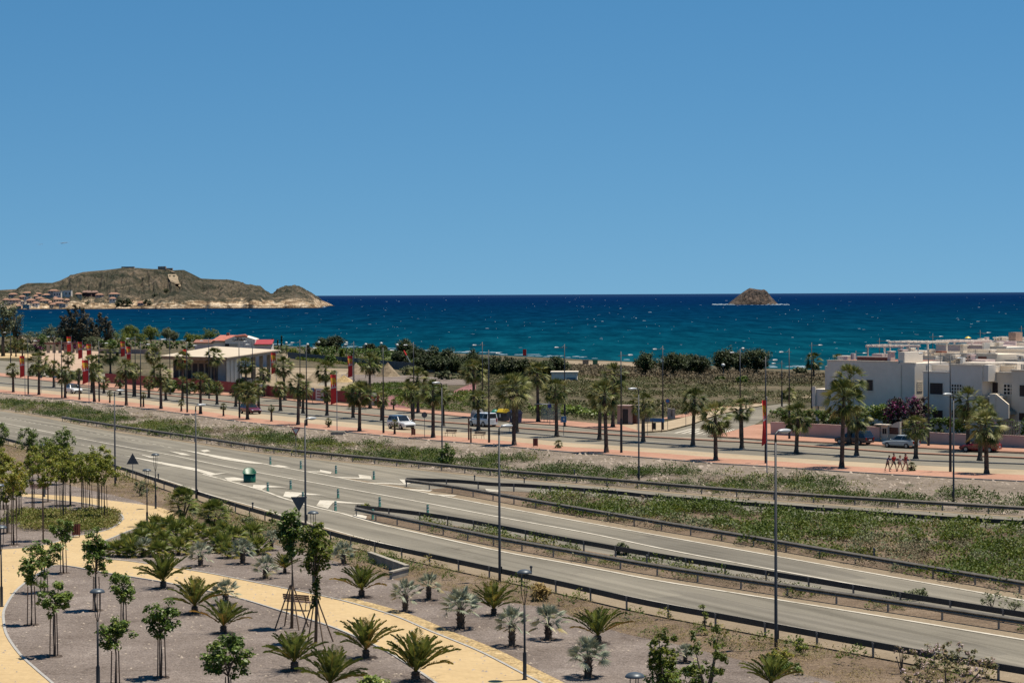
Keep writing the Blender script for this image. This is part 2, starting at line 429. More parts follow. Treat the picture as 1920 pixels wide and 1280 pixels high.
# surf along the beach
for px in np.arange(60, 1700, 5.0):
    if rng.random() < 0.62: continue
    d = shore(px) + rng.uniform(2, 34); crest((px-960)/FPX*d, d, rng.uniform(2, 6), rng.uniform(.08, .25))
# foam about the islet and the point
for px in np.arange(1338, 1480, 1.6):
    edge = 1.0 if (px < 1384 or px > 1440) else 0.25
    if rng.random() < edge*0.9:
        P = G(px, 571.2+rng.uniform(-.5, .7), SEA); crest(P.x, P.y, rng.uniform(4, 9), rng.uniform(.8, 2.2)*edge)
for px in np.arange(598, 612, 1.2):
    P = G(px, 575.5+rng.uniform(-.6, .6), SEA); crest(P.x, P.y, 4, rng.uniform(.5, 2.5))
tag(link('whitecaps', np_mesh('whitecaps', v, q, M_foam)), 'white foam crests scattered over the open sea', 'whitecaps', None, 'stuff')
# ------------------------------------------------------------------ highway lines (photo pixels traced, then laid on the ground)
R1 = line([(-160,780),(7,832),(96,853),(219,887),(319,921),(443,961),(536,989),(646,1023),(777,1053),(935,1088),(1062,1116),(1209,1150),(1382,1183),(1590,1223),(1840,1269),(2050,1306)])
R2 = line([(668,968),(717,979),(835,1004),(950,1028),(1070,1050),(1213,1076),(1359,1100),(1527,1126),(1729,1157),(1920,1187),(2080,1212)])
R3 = line([(668,964),(760,974),(842,986),(950,1006),(1010,1018),(1135,1041),(1235,1059),(1440,1093),(1700,1137),(1920,1174),(2080,1200)])
R4 = line([(762,913),(856,926),(945,942),(1044,960),(1152,979),(1260,998),(1408,1023),(1559,1050),(1730,1080),(1920,1113),(2080,1141)])
R5 = line([(762,911),(850,914),(921,920),(984,923),(1080,930),(1160,937),(1232,945),(1380,957),(1540,969),(1735,984),(1920,995),(2080,1004)])
R6 = line([(117,790),(215,806),(370,829),(480,846),(572,857),(715,871),(830,883),(920,892),(1120,909),(1360,930),(1600,947),(1920,967),(2080,977)])
FE = line([(-160,748),(0,768),(109,785),(214,806),(370,829),(480,846),(572,857),(715,871),(830,883),(920,892),(1120,909),(1360,930),(1600,947),(1920,967),(2080,977)])
VE = line([(-160,722),(0,737),(100,747),(175,755),(237,762),(300,770),(375,780),(462,792),(540,800),(665,812),(790,824),(915,834),(1055,847),(1130,852),(1255,862),(1355,870),(1441,875),(1620,887),(1795,897),(1920,903),(2080,912)])  # near edge of the pink pavement
def ext(L, a=0, b=0):
    if b: L = L + [L[-1]+(L[-1]-L[-5]).normalized()*b]
    if a: L = [L[0]+(L[0]-L[4]).normalized()*a] + L
    return L
R1, FE, VE = ext(R1,40,45), ext(FE,40,45), ext(VE,40,45)
R2, R3, R4, R5, R6 = ext(R2,0,45), ext(R3,0,45), ext(R4,0,45), ext(R5,0,45), ext(R6,0,45)
# verge soil between highway and boulevard, with its rough bank
band('verge', FE, VE, 0.012, M_verge)
# highway asphalt
road = sheet('highway', [p for p in R1] + [p for p in FE[::-1]], 0.02, M_asph)
# soil tongue between the roads' guardrails
sheet('median_strip', [p for p in offset(R2, -0.15)] + [p for p in offset(R3, 0.4)[::-1]], 0.035, M_soil)
sheet('median_verge', [p for p in offset(R4, -0.3)[3:]] + [p for p in offset(R5, 0.3)[::-1][:-8]], 0.035, M_soil)
# dusty shoulders
def xl(px): return line(px)
LNE = xl([(-160,772),(0,823),(96,843),(219,876),(306,899),(394,928),(474,949),(546,972),(593,985),(686,1011),(780,1033),(930,1067),(1080,1098),(1240,1131),(1454,1170),(1690,1214),(1920,1257),(2080,1287)])
LNL = xl([(380,889),(483,917),(531,934),(590,951),(642,963),(708,982),(800,1003),(940,1034),(1045,1053),(1135,1070),(1240,1090),(1454,1124),(1690,1162),(1920,1200),(2080,1226)])
LMC = xl([(-160,762),(0,792),(94,811),(219,835),(324,854),(420,874),(577,903),(760,936),(938,970),(1104,1000),(1257,1032),(1454,1069),(1690,1112),(1840,1140),(1920,1154),(2080,1182)])
LMF = xl([(339,843),(420,857),(489,869),(599,889),(686,905),(760,917),(940,951),(1110,982),(1217,1001),(1454,1043),(1690,1085),(1920,1126),(2080,1155)])
LMN = xl([(372,882),(485,903),(610,926),(697,944),(800,961),(900,979)])
LNE, LMC = ext(LNE,40,45), ext(LMC,40,45); LNL, LMF = ext(LNL,0,45), ext(LMF,0,45)
band('road_shoulder', R1, LNE, 0.030, M_dust)
band('road_shoulder', R4, offset(LMF, 0.1)[24:], 0.030, M_dust)
band('road_shoulder', R2, offset(LNL, 0.1)[44:], 0.030, M_dust)
band('road_shoulder', FE, offset(FE, -1.3), 0.030, M_dust)
# painted lines
mk = MB()
def stripe(L, w, a=0.0, b=1.0):
    i, j = int(a*(len(L)-1)), int(b*(len(L)-1))+1
    band_mb(mk, offset(L[i:j], w/2), offset(L[i:j], -w/2), 0.045)
stripe(LNE, .2); stripe(LNL, .28); stripe(LMC, .26); stripe(LMF, .28)
def dashes(L, w, on, gap):
    pts = resample(L, on+gap)
    for p, t in pts:
        nrm = Vector((-t.y, t.x))*w/2; q_ = p+t*on
        mk.add([(*(p+nrm), .045), (*(p-nrm), .045), (*(q_-nrm), .045), (*(q_+nrm), .045)], [(0,1,2,3)])
dashes(xl([(-160,763),(0,781),(74,795),(214,819),(319,839)]), .18, 1.4, 1.5)
dashes(xl([(-120,785),(0,805),(44,813),(153,834),(210,847)]), .18, 1.4, 1.5)
def poly(px):
    mk.add([(*G(x, y).to_2d(), .05) for x, y in px], [tuple(range(len(px)))])
poly([(227,853),(300,866),(366,878),(366,883),(300,870)]); poly([(366,878),(404,888),(430,886),(395,892),(368,883)])
poly([(339,843),(420,857),(470,865),(505,871),(470,869),(420,862)])
poly([(317,846),(345,850),(360,855),(340,853)]); poly([(375,845),(388,843),(395,846),(383,848)]); poly([(259,851),(282,856),(303,859),(280,858)])
# chevrons of the near island
for c_ in ([(420,896),(439,895),(457,898),(457,901),(438,902),(430,903)],
           [(475,909),(497,910),(538,914),(498,914),(490,919),(474,914)],
           [(535,922),(566,924),(610,929),(562,928),(552,935),(531,931)],
           [(600,938),(628,939),(698,946),(624,943),(615,954),(593,949)],
           [(667,963),(688,968),(686,974),(663,969)]): poly(c_)
for c_ in ([(505,874),(522,872),(544,876),(527,877)], [(575,884),(600,884),(600,881),(622,885),(620,889),(601,886),(574,885)],
           [(630,894),(674,896),(672,890),(695,893),(697,899),(674,898),(636,896)],
           [(690,905),(757,907),(748,899),(765,900),(775,905),(762,909),(700,907)],
           [(760,917),(811,919),(806,922),(770,919)], [(797,926),(857,929),(850,931),(806,928)],
           [(910,917),(935,919),(937,923),(912,921)]): poly(c_)
me = mk.mesh('road_markings', M_white); up_normals(me); tag(link('road_markings', me), None, None, None, 'structure')
# ------------------------------------------------------------------ boulevard
VEu = VE
PIN = line([(-160,717),(0,731),(100,740),(175,748),(237,754),(300,762),(375,771),(462,783),(540,791),(665,803),(790,815),(915,825),(1055,838),(1130,843),(1255,852),(1355,860),(1441,865),(1620,877),(1795,886),(1920,892),(2080,900)])
TAN = line([(-160,710),(0,724),(175,740),(300,753),(462,773),(665,793),(790,805),(915,815),(1055,829),(1130,834),(1255,843),(1355,850),(1441,856),(1620,867),(1795,876),(1920,881),(2080,889)])
K3 = line([(-160,705),(100,727),(212,737),(350,755),(490,771),(640,784),(765,796),(890,806),(955,811),(1105,823),(1255,834),(1370,842),(1511,851),(1620,858),(1720,864),(1920,871),(2080,878)])
K2 = line([(150,725),(325,743),(475,759),(540,763),(665,776),(790,789),(877,796),(980,804),(1105,813),(1230,821),(1355,828),(1417,831),(1620,845),(1695,850),(1920,860),(2080,867)])
KF = line([(-160,690),(0,706),(100,716),(200,727),(330,737),(490,746),(590,757),(720,768),(815,777),(877,783),(980,794),(1055,799),(1130,806),(1205,812)])
KF2 = line([(1328,819),(1440,826),(1565,832),(1645,836),(1745,842),(1920,851),(2080,859)])
PIN, TAN, K3 = ext(PIN,40,45), ext(TAN,40,45), ext(K3,40,45); K2, KF2 = ext(K2,0,45), ext(KF2,0,45); KF = ext(KF,40,0)
BK = line([(-160,684),(0,700),(100,709),(200,719),(330,728),(440,738),(520,747),(600,753),(715,763),(815,771),(900,778),(980,786),(1060,790),(1130,796),(1160,797)]); BK = ext(BK,40,0)
M_street = road_mat('worn_street_asphalt', [(0.40,(.165,.148,.115)),(0.47,(.215,.193,.152)),(0.54,(.24,.216,.17)),(0.61,(.295,.265,.21))], R(-50))
allf = KF + line([(1205,812),(1250,811),(1328,819)]) + KF2
sheet('boulevard', [p for p in offset(TAN, 0)] + [p for p in allf[::-1]], 0.02, M_street)
band('parking_strip', TAN, PIN, 0.03, M_tanpave)
band('pavement', PIN, VE, 0.10, M_pink)
wall_strip('kerb', offset(VE, -0.1), 0.2, -0.15, 0.12, M_kerb)
band('pavement', KF, BK, 0.14, M_pink)
wall_strip('kerb', KF, 0.25, 0.0, 0.16, M_kerbdark)
wall_strip('kerb', K2, 0.7, 0.0, 0.17, M_pink)
wall_strip('kerb', K3, 0.35, 0.0, 0.17, M_kerb)
# side street running up from the crossing
SSL = line([(1205,812),(1250,809),(1300,796),(1340,781),(1385,770),(1430,762),(1470,757)])
SSR = line([(1328,819),(1372,809),(1410,798),(1432,785),(1452,768),(1490,757)])
sheet('side_street', [p for p in SSL] + [p for p in SSR[::-1]], 0.026, M_street)
sheet('pavement', [G(x, y).to_2d() for x, y in [(1150,802),(1205,811),(1250,808),(1300,795),(1340,780),(1385,769),(1430,761),(1430,757),(1380,762),(1330,772),(1285,783),(1245,793),(1200,796),(1160,796)]], 0.12, M_tanpave)
sheet('pavement', [G(x, y).to_2d() for x, y in [(1285,783),(1330,772),(1380,762),(1430,757),(1430,755),(1375,758),(1320,768),(1270,780),(1215,790)]], 0.13, M_pink)
sheet('pavement', [G(x, y).to_2d() for x, y in [(1330,818),(1374,809),(1412,798),(1444,795),(1448,816),(1660,831),(1930,843),(2080,850),(2330,860),(2330,868),(2080,857),(1920,849),(1745,841),(1645,835),(1565,831),(1440,825)]], 0.12, M_pink)
wall_strip('kerb', KF2, 0.25, 0.0, 0.15, M_kerbdark)
zb = MB()
for k in range(7):
    a_, b_ = G(1266+13.5*k, 812.2+.55*k).to_2d(), G(1302+12.2*k, 803.2+.3*k).to_2d(); t_ = (b_-a_).normalized(); n_ = Vector((-t_.y, t_.x))*.24
    zb.add([(*(a_+n_), .045), (*(a_-n_), .045), (*(b_-n_), .045), (*(b_+n_), .045)], [(0,1,2,3)])
me = zb.mesh('crosswalk_markings', M_white); up_normals(me); tag(link('crosswalk_markings', me), None, None, None, 'structure')
# land beyond: plaza, building sand, gravel yards, coloured steps
def gsheet(name, px, z, m): return sheet(name, [G(x, y).to_2d() for x, y in px], z, m)
def gsheet_f(name, px, z, m):
    """a sheet that follows the falling ground: fan of small quads between its upper and lower edge"""
    n = len(px)//2; A = line(px[:n], 6); B = line(px[n:], 6)
    mb = MB(); K = 6
    for k in range(K):
        L0 = [a.lerp(b_, k/K) for a, b_ in zip(A, B)]; L1 = [a.lerp(b_, (k+1)/K) for a, b_ in zip(A, B)]
        band_mb(mb, L0, L1, z, True)
    me = mb.mesh(name, m); up_normals(me); return tag(link(name, me), None, None, None, 'structure')
M_plaza = ground('plaza_paving', [(0.3,(.40,.27,.19)),(0.5,(.50,.36,.26)),(0.72,(.58,.43,.33))], 0.05, 0.6, 0.1, 0.02)
M_mauve = ground('mauve_steps', [(0.3,(.19,.085,.085)),(0.5,(.27,.125,.12)),(0.72,(.34,.17,.16))], 0.1, 1.2, 0.3, 0.05, fine=(3,.3))
gsheet_f('access_road', [(-80,672),(60,680),(150,690),(215,706), (-80,706),(60,712),(150,718),(215,722)], .05, M_street)
gsheet_f('promenade', [(-80,662),(0,662),(60,663),(62,671),(0,671),(-80,671)][:3]+[(60,672),(0,671),(-80,671)][::1] if False else [(-80,662),(0,662),(60,664), (-80,671),(0,671),(60,671)], .06, M_path)
gsheet_f('plaza', [(78,658),(130,657),(185,659), (78,688),(130,694),(190,699)], .06, M_plaza)
gsheet_f('sand_yard', [(300,690),(450,690),(600,690),(720,694), (300,722),(450,733),(600,742),(720,752)], .05, M_sand)
gsheet_f('gravel_yard', [(640,702),(760,704),(890,714), (640,716),(760,722),(890,722)], .07, M_gravel)
gsheet_f('paved_slope', [(722,746),(742,741),(764,746), (716,762),(742,765),(768,768)], .08, M_mauve)
gsheet_f('paved_slope', [(842,738),(868,726),(892,717), (846,748),(872,740),(892,730)], .08, M_mauve)
gsheet_f('sand_track', [(1050,728),(1110,726),(1160,725), (1050,734),(1110,736),(1160,731)], .06, M_sand)
gsheet_f('sand_track', [(1490,740),(1520,738),(1560,738), (1490,745),(1520,747),(1560,748)], .06, M_sand)
gsheet_f('lawn', [(700,664),(790,670),(880,676), (700,672),(790,681),(880,684)], .06, ground('lawn_turf', [(0.3,(.05,.075,.015)),(0.5,(.09,.11,.03)),(0.72,(.15,.15,.06))], .05,.6,.4,.1))
gsheet_f('beach', [(1060,676),(1150,678),(1230,682), (1060,684),(1150,687),(1230,691)], .05, M_sand)
gsheet_f('beach', [(30,629),(120,632),(190,634), (30,640),(120,642),(190,642)], .05, M_sand)
gsheet_f('sand_yard', [(530,664),(580,666),(640,672), (530,672),(580,676),(640,680)], .05, M_sand)
# ------------------------------------------------------------------ park
PK = [(-250,790)] ; 
sheet('park_soil', [p for p in offset(R1, -0.2)] + [Vector((60, 40)), Vector((-60, 40))], 0.008, M_soil)
gravel_edge = line([(-250,850),(0,872),(60,888),(140,912),(219,930),(262,941),(300,960),(370,985),(440,1003),(520,1022),(620,1050),(760,1092),(860,1112),(940,1128),(1030,1140),(1090,1163),(1180,1190),(1260,1206),(1400,1240),(1500,1262),(1640,1300),(1800,1340)])
sheet('park_gravel', [p for p in gravel_edge] + [Vector((22, 40)), Vector((-60, 40))], 0.022, M_gravel)
outer = line([(-250,921),(0,925),(44,926),(140,931),(219,940),(291,950),(325,961),(336,971),(302,978),(250,993),(215,1007),(180,1022),(164,1034),(172,1043),(192,1048),(252,1054),(372,1072),(451,1087),(599,1117),(669,1134),(744,1157),(809,1185),(897,1221),(973,1260),(1030,1290),(1110,1340)], 6)
inner = line([(890,1340),(812,1278),(739,1230),(699,1209),(622,1176),(530,1147),(436,1119),(317,1094),(252,1083),(188,1073),(136,1063),(105,1061),(85,1068),(44,1096),(24,1116),(8,1144),(7,1166),(13,1192),(37,1227),(68,1256),(96,1280),(150,1330)], 6)
isl = line([(-250,1031),(0,1030),(87,1021),(135,1007),(186,998),(215,988),(230,974),(228,966),(219,960),(188,950),(140,942),(48,933),(0,930),(-250,926)], 6)
ppoly = outer + [Vector((0.0, 60)), Vector((0.0, 60.1))][:0] + inner + [G(-250, 1330).to_2d()] + isl
sheet('park_path', ppoly, 0.04, M_path)
M_kst = plain('kerb_stone', (.40,.385,.36), 0.9, var=.15, sc=1.5)
for L in (outer[6*8:], inner, isl[6:-6]):
    wall_strip('kerb', L, 0.14, 0.0, 0.075, M_kst)
peb = outer[6*20-60:]
band('pebble_edge', offset(outer[110:], 0.1), offset(outer[110:], 1.0), 0.045, M_stone)
# ------------------------------------------------------------------ foliage materials
L_wash = leafy('fan_palm_leaf', [(0.0,(.018,.030,.005)),(0.3,(.052,.074,.012)),(0.55,(.125,.145,.030)),(0.8,(.30,.285,.09)),(1.0,(.40,.36,.17))], .14, .55)
L_dead = leafy('dry_palm_leaf', [(0.0,(.045,.028,.014)),(0.5,(.13,.085,.045)),(1.0,(.26,.18,.10))], .1, .8)
L_phoenix = leafy('feather_palm_leaf', [(0.0,(.035,.054,.010)),(0.45,(.105,.135,.020)),(0.68,(.20,.215,.036)),(0.9,(.34,.22,.045)),(1.0,(.42,.22,.045))], .22, .45)
L_silver = leafy('silver_palm_leaf', [(0.0,(.09,.11,.075)),(0.5,(.23,.26,.185)),(0.8,(.38,.40,.29)),(1.0,(.42,.34,.16))], .15, .5)
L_broad = leafy('broad_leaf', [(0.0,(.030,.058,.008)),(0.4,(.092,.148,.022)),(0.75,(.185,.25,.042)),(1.0,(.30,.32,.06))], .25, .45)
L_yellow = leafy('yellow_green_leaf', [(0.0,(.07,.098,.014)),(0.45,(.185,.225,.028)),(0.75,(.29,.29,.042)),(1.0,(.38,.30,.06))], .38, .5)
L_dark = leafy('dark_pine_leaf', [(0.0,(.012,.022,.005)),(0.5,(.034,.054,.012)),(1.0,(.09,.115,.028))], .12, .6)
L_casu = leafy('grey_brown_needles', [(0.0,(.030,.027,.017)),(0.5,(.085,.072,.042)),(1.0,(.17,.14,.08))], .12, .7)
L_olive = leafy('olive_leaf', [(0.0,(.06,.075,.03)),(0.5,(.135,.155,.07)),(1.0,(.22,.23,.12))], .15, .6)
L_weed = leafy('weed_leaf', [(0.0,(.034,.060,.006)),(0.22,(.072,.112,.011)),(0.42,(.145,.170,.020)),(0.6,(.235,.19,.062)),(0.8,(.34,.25,.125)),(1.0,(.44,.32,.175))], .25, .65)
L_brush = leafy('dry_brush', [(0.0,(.04,.05,.02)),(0.3,(.085,.085,.04)),(0.6,(.16,.125,.075)),(1.0,(.27,.19,.12))], .1, .8)
L_boug = leafy('bougainvillea_leaf', [(0.0,(.012,.014,.008)),(0.55,(.03,.022,.018)),(0.62,(.12,.012,.07)),(1.0,(.26,.02,.15))], .2, .6)
L_flower = leafy('flowering_leaf', [(0.0,(.08,.09,.025)),(0.4,(.19,.175,.06)),(0.62,(.28,.21,.10)),(0.80,(.42,.28,.27)),(1.0,(.68,.54,.56))], .25, .6)
L_grass = leafy('golden_grass', [(0.0,(.24,.16,.05)),(1.0,(.50,.36,.14))], .2, .8)
M_trunk = ground('palm_trunk', [(0.3,(.06,.045,.035)),(0.5,(.13,.10,.08)),(0.72,(.22,.175,.14))], 1.5, 7, 1.0, .1, fine=(9,.4))
M_bark = plain('grey_brown_bark', (.15,.115,.085), .9, var=.35, sc=5)
M_stake = plain('stake_wood', (.20,.13,.085), .85, var=.35, sc=4)

def tri_fans(fans):
    """join lists of (verts, tris, tint) arrays"""
    V = []; T = []; C = []; n = 0
    for v, t, c in fans:
        V.append(v); T.append(t+n); C.append(c); n += len(v)
    return np.concatenate(V), np.concatenate(T), np.concatenate(C)
def fan_leaf(base, az, el, pet, rad, seg=11, droop=0.5, spread=R(150), tint=0.4, fold=0.25, roll=0.0):
    """one costapalmate leaf: petiole, pleated fan with free drooping tips; arrays of triangles"""
    d = np.array([math.cos(el)*math.cos(az), math.cos(el)*math.sin(az), math.sin(el)])
    side = np.array([-math.sin(az), math.cos(az), 0.0]); nrm = np.cross(d, side)
    side, nrm = side*math.cos(roll)+nrm*math.sin(roll), nrm*math.cos(roll)-side*math.sin(roll)
    p0 = np.array(base); p1 = p0 + d*pet + np.array([0,0,-0.12*droop*pet])
    v = [p0+side*.02, p0-side*.02, p1+side*.02, p1-side*.02]; t = [(0,1,2),(1,3,2)]; c = [tint*.8, tint*.8]
    for k in range(seg):
        a0 = (k/seg-.5)*spread; a1 = ((k+1)/seg-.5)*spread; am = (a0+a1)/2
        rr = rad*(0.72+.28*math.cos(am*.9))*rng.uniform(.88, 1.05)
        def pt(a, r, lift):
            return p1 + (d*math.cos(a)+side*math.sin(a))*r + nrm*lift + np.array([0,0,-1])*droop*(r/rad)**2*rad*.55
        b = len(v); w_ = 0.42
        v += [p1, pt(a0, rr*w_, -fold*.1*rad), pt(a1, rr*w_, fold*.1*rad), pt(am+rng.normal(0,.03), rr, -.05*rad)]
        t += [(b, b+1, b+2), (b+1, b+3, b+2)]
        tt = np.clip(tint + rng.normal(0, .09), 0, 1); c += [tt, np.clip(tt+.12, 0, 1)]
    return np.array(v), np.array(t), np.array(c)
def wash_crown(n=34, pet=.75, rad=.85, top=.25):
    fans = []
    for i in range(n):
        q_ = (i+.5)/n; el = R(88-150*q_**0.9); az = i*2.39996 + rng.normal(0,.15)
        s = 0.75+.3*min(1, q_*2.5)
        fans.append(fan_leaf((0,0,top*(1-q_)-.1), az, el+rng.normal(0,.1), pet*s*rng.uniform(.85,1.1), rad*s*rng.uniform(.85,1.1), 11, .12+.5*q_, R(140), np.clip(.38+.10*(1-q_)+rng.normal(0,.21)+(.12 if q_>.85 else 0),0,1), roll=rng.normal(0,.75)))
    return tri_fans(fans)
def dead_skirt(n=14, pet=.6, rad=.75):
    fans = []
    for i in range(n):
        az = i*2.39996+.5; el = R(rng.uniform(-78, -42))
        fans.append(fan_leaf((0,0,-.12-.5*rng.random()), az, el, pet*rng.uniform(.6,1), rad*rng.uniform(.7,1.05), 9, .5, R(110), np.clip(.45+rng.normal(0,.22),0,1), roll=rng.normal(0,.6)))
    return tri_fans(fans)
def palm_trunk_mesh(name, r0=.24, r1=.17, n=10):
    """unit-height trunk with flared foot, ringed leaf scars"""
    mb = MB(); prof = [(r0*1.5, 0), (r0*1.25, .03), (r0*1.02, .09)]
    for i in range(22):
        z = .1+.9*i/21; r = r0+(r1-r0)*z
        prof += [(r*(1.0+.07*rng.random()), z), (r*.93, z+.02)] if i < 21 else [(r*1.1, z)]
    prof = sorted(prof, key=lambda p: p[1]); mb.lathe(prof, n)
    return mb.mesh(name, M_trunk, True)
WASH = []
for k in range(6):
    v, t, c = wash_crown(n=[58,50,62,48,60,54][k], pet=[.85,.8,.95,.8,.9,.85][k], rad=.86)
    WASH.append(np_mesh('fan_palm_crown', v, t, L_wash, c, 3))
SKIRT = []
for k in range(3):
    v, t, c = dead_skirt([10,16,22][k]); SKIRT.append(np_mesh('fan_palm_dead_fronds', v, t, L_dead, c, 3))
TRUNK = [palm_trunk_mesh('fan_palm_trunk') for _ in range(3)]
def street_palm(bx, by, ty, label, row, cs=1.0, skirt=None, lean=0.0, k=None, z=0.0):
    P = G(bx, by); sc = ppm(P); h = (by-ty)/sc
    hc = max(.4, h-1.62*cs)                               # height of the crown's heart
    k = rng.integers(0, 6) if k is None else k
    o = thing('street_palm', label, 'palm tree', (P.x, P.y, P.z+z), rng.uniform(0, 6.28), row)
    o.rotation_euler = (rng.normal(0, .02), rng.normal(0, .02)+lean, rng.uniform(0, 6.28))
    link('trunk', TRUNK[rng.integers(0, 3)], o, scale=(1.0, 1.0, hc))
    link('crown', WASH[k], o, loc=(0, 0, hc), scale=(cs,)*3)
    sk_ = SKIRT[rng.integers(0, 2)] if skirt is None else (SKIRT[skirt] if skirt >= 0 else None)
    if sk_ is not None: link('dead_fronds', sk_, o, loc=(0, 0, hc-.05), scale=(cs*.95,)*3, rot=(0,0,rng.uniform(0,6)))
    return o
ORD = ['leftmost','second','third','fourth','fifth','sixth','seventh','eighth','ninth','tenth','eleventh','twelfth','thirteenth','fourteenth','fifteenth','sixteenth','seventeenth','eighteenth','nineteenth','twentieth','twenty-first','twenty-second','twenty-third','twenty-fourth','twenty-fifth','twenty-sixth','twenty-seventh','twenty-eighth','twenty-ninth','thirtieth']
def nth(i, n):
    return 'leftmost' if i == 0 else 'rightmost' if i == n-1 else ORD[i]+' from the left'
near = [  # base x, base y, top y, crown size, look
 (25,736,676,.95,'short'),(73,741,655,1.2,'full crowned'),(122,747,681,1.1,'bushy'),(177,754,675,1.1,'full crowned'),(237,761,667,1.15,'full crowned'),(302,767,677,1.15,'bushy'),
 (376,777,691,1.1,'full crowned'),(464,787,710,1.1,'yellowish'),(559,797,692,1.2,'dense'),(674,809,705,1.25,'full crowned'),(812,821,702,1.2,'narrow crowned'),(964,835,690,1.45,'large'),
 (1137,849,702,1.25,'tall'),(1342,864,742,1.3,'broad crowned'),(1578,878,702,1.38,'tall'),(1850,889,758,1.22,'broad crowned')]
nn = {1:'before the blue-grey lamp post', 7:'in front of the red car', 9:'right of the red flag', 10:'left of the green benches', 14:'before the dark blue car', 15:'before the parked red car', 11:'before the recycling containers', 13:'near the crossing'}
for i, (x, y, t, cs, d) in enumerate(near):
    street_palm(x, y, t, f"{d} fan palm {'standing ' + nn[i] if i in nn and False else ''}on the pink near pavement, {nth(i, len(near))}".replace('  ', ' '), 'fan palms on the near pavement', cs)
mid = [(172,737,662,1.15),(195,738,703,.8),(225,741,700,.8),(251,744,677,1.0),(279,747,702,.85),(311,751,702,.95),(342,753,702,.85),(407,759,712,.75),(442,763,718,.75),(485,767,710,.8),(526,771,711,.85),(568,776,712,.9),
 (613,780,722,.75),(662,785,716,.9),(716,790,730,.8),(774,793,716,.9),(831,800,722,.85),(897,807,728,.9),(969,812,692,1.2),(1044,819,703,1.15),(1124,826,718,1.0),(1206,830,732,1.0),(1299,837,719,1.15),(1391,843,742,.9),(1493,851,748,1.15),(1606,856,755,.98),(1717,862,773,.95),(1837,865,742,.95)]
for i, (x, y, t, cs) in enumerate(mid):
    d = 'small' if y-t < 50 else 'medium' if y-t < 85 else 'tall'
    street_palm(x, y, t, f"{d} fan palm on the kerb between the lanes, {nth(i, len(mid))}", 'fan palms between the boulevard lanes', cs, z=.1)
far = [(101,727,672,1.0),(147,732,690,.8),(289,727,647,1.15),(343,733,655,1.15),(402,739,647,1.2),(462,742,665,1.1),(494,745,686,.95),(534,751,665,1.2),(611,757,672,1.2),(694,766,655,1.3),(784,774,683,1.2),(889,783,668,1.25),(1009,792,673,1.25),(1149,802,672,1.4),(1592,834,677,1.35),(1815,846,715,1.35)]
for i, (x, y, t, cs) in enumerate(far):
    d = 'tall' if y-t > 85 else 'medium' if y-t > 60 else 'short'
    street_palm(x, y, t, f"{d} fan palm on the far side of the boulevard, {nth(i, len(far))}", 'fan palms on the far pavement', cs, skirt=2 if i == 14 else None, z=.12)
tiny = [(149,750,693),(206,756,735),(269,764,738),(340,772,752),(419,781,759),(509,791,762),(616,802,787),(740,815,790),(1047,841,829),(1709,884,871),(738,769,751),(667,761,742)]
for i, (x, y, t) in enumerate(tiny):
    P = G(x, y); h = (y-t)/ppm(P)
    w_ = 'on the far pavement' if i >= 10 else 'on the near pavement edge'
    lab = f"tiny young fan palm {w_}, {nth(i, 10) if i < 10 else ('under the right white panel' if i == 10 else 'at the middle of the red hoarding')}"
    o = thing('young_palm', lab, 'palm tree', (P.x, P.y, .1), rng.uniform(0, 6), 'young palms along the boulevard')
    link('trunk', TRUNK[i % 3], o, scale=(.62, .62, max(.3, h-.25))); link('crown', WASH[3], o, loc=(0,0,max(.3, h-.25)), scale=(.36,)*3)
# far palms behind the plaza and the houses
for x, y, t, cs, lab in [(21,667,626,1.2,'tall palm by the promenade hedge, leftmost of the three beyond the road'),(30,669,633,1.0,'slim palm by the promenade hedge, middle of the three beyond the road'),(42,668,632,1.2,'palm by the promenade hedge, rightmost of the three beyond the road'),
                    (128,690,655,1.2,'palm on the plaza before the pink pillars'),(207,700,640,1.6,'large shaggy palm behind the red hoarding end'),(185,700,660,1.2,'palm beside the plaza, left of the shaggy one'),
                    (1526,712,655,1.5,'lone palm behind the scrub land, left of the white houses'),(1572,712,660,1.0,'thin palm beyond the scrub, just left of the houses'),
                    (1480,752,722,.8,'low palm in the scrub beside the side street')]:
    street_palm(x, y, t, lab, None, cs)
# ------------------------------------------------------------------ feather palms and silver fan palms of the park
def frond(az, el, L, tint, nl=22, wid=.36, droop=.5):
    v = []; t = []; c = []
    d0 = np.array([math.cos(az), math.sin(az), 0]); side = np.array([-math.sin(az), math.cos(az), 0])
    pts = []; p = np.zeros(3); e = el
    for i in range(nl+1):
        pts.append(p.copy()); p = p + (d0*math.cos(e)+np.array([0,0,math.sin(e)]))*L/nl; e -= droop*1.5/nl*(0.4+1.2*i/nl)
    for i in range(nl):
        b = len(v); w_ = .022*(1-i/nl)+.004
        v += [pts[i]+side*w_, pts[i]-side*w_, pts[i+1]-side*w_, pts[i+1]+side*w_]; t += [(b,b+1,b+2),(b,b+2,b+3)]; c += [tint+.2]*2
        if i < 3: continue
        f = i/nl; ll = wid*(math.sin(math.pi*min(1,f*1.02))**.55)*rng.uniform(.85,1.1)
        tan = (pts[i+1]-pts[i])/np.linalg.norm(pts[i+1]-pts[i])
        nu = np.cross(tan, side)
        for s in (-1, 1):
            dr = side*s*.66+tan*.80+nu*rng.uniform(.1,.45)-np.array([0,0,.05]); dr /= np.linalg.norm(dr)
            b = len(v); a = pts[i]; m_ = a+dr*ll*.5; e_ = a+dr*ll+np.array([0,0,-.12*ll])
            wv = tan*.012+nu*.028
            v += [a, m_+wv, e_, m_-wv]; t += [(b,b+1,b+2),(b,b+2,b+3)]; cc = np.clip(tint+rng.normal(0,.07),0,1); c += [cc, cc]
    return np.array(v), np.array(t), np.clip(np.array(c),0,1)
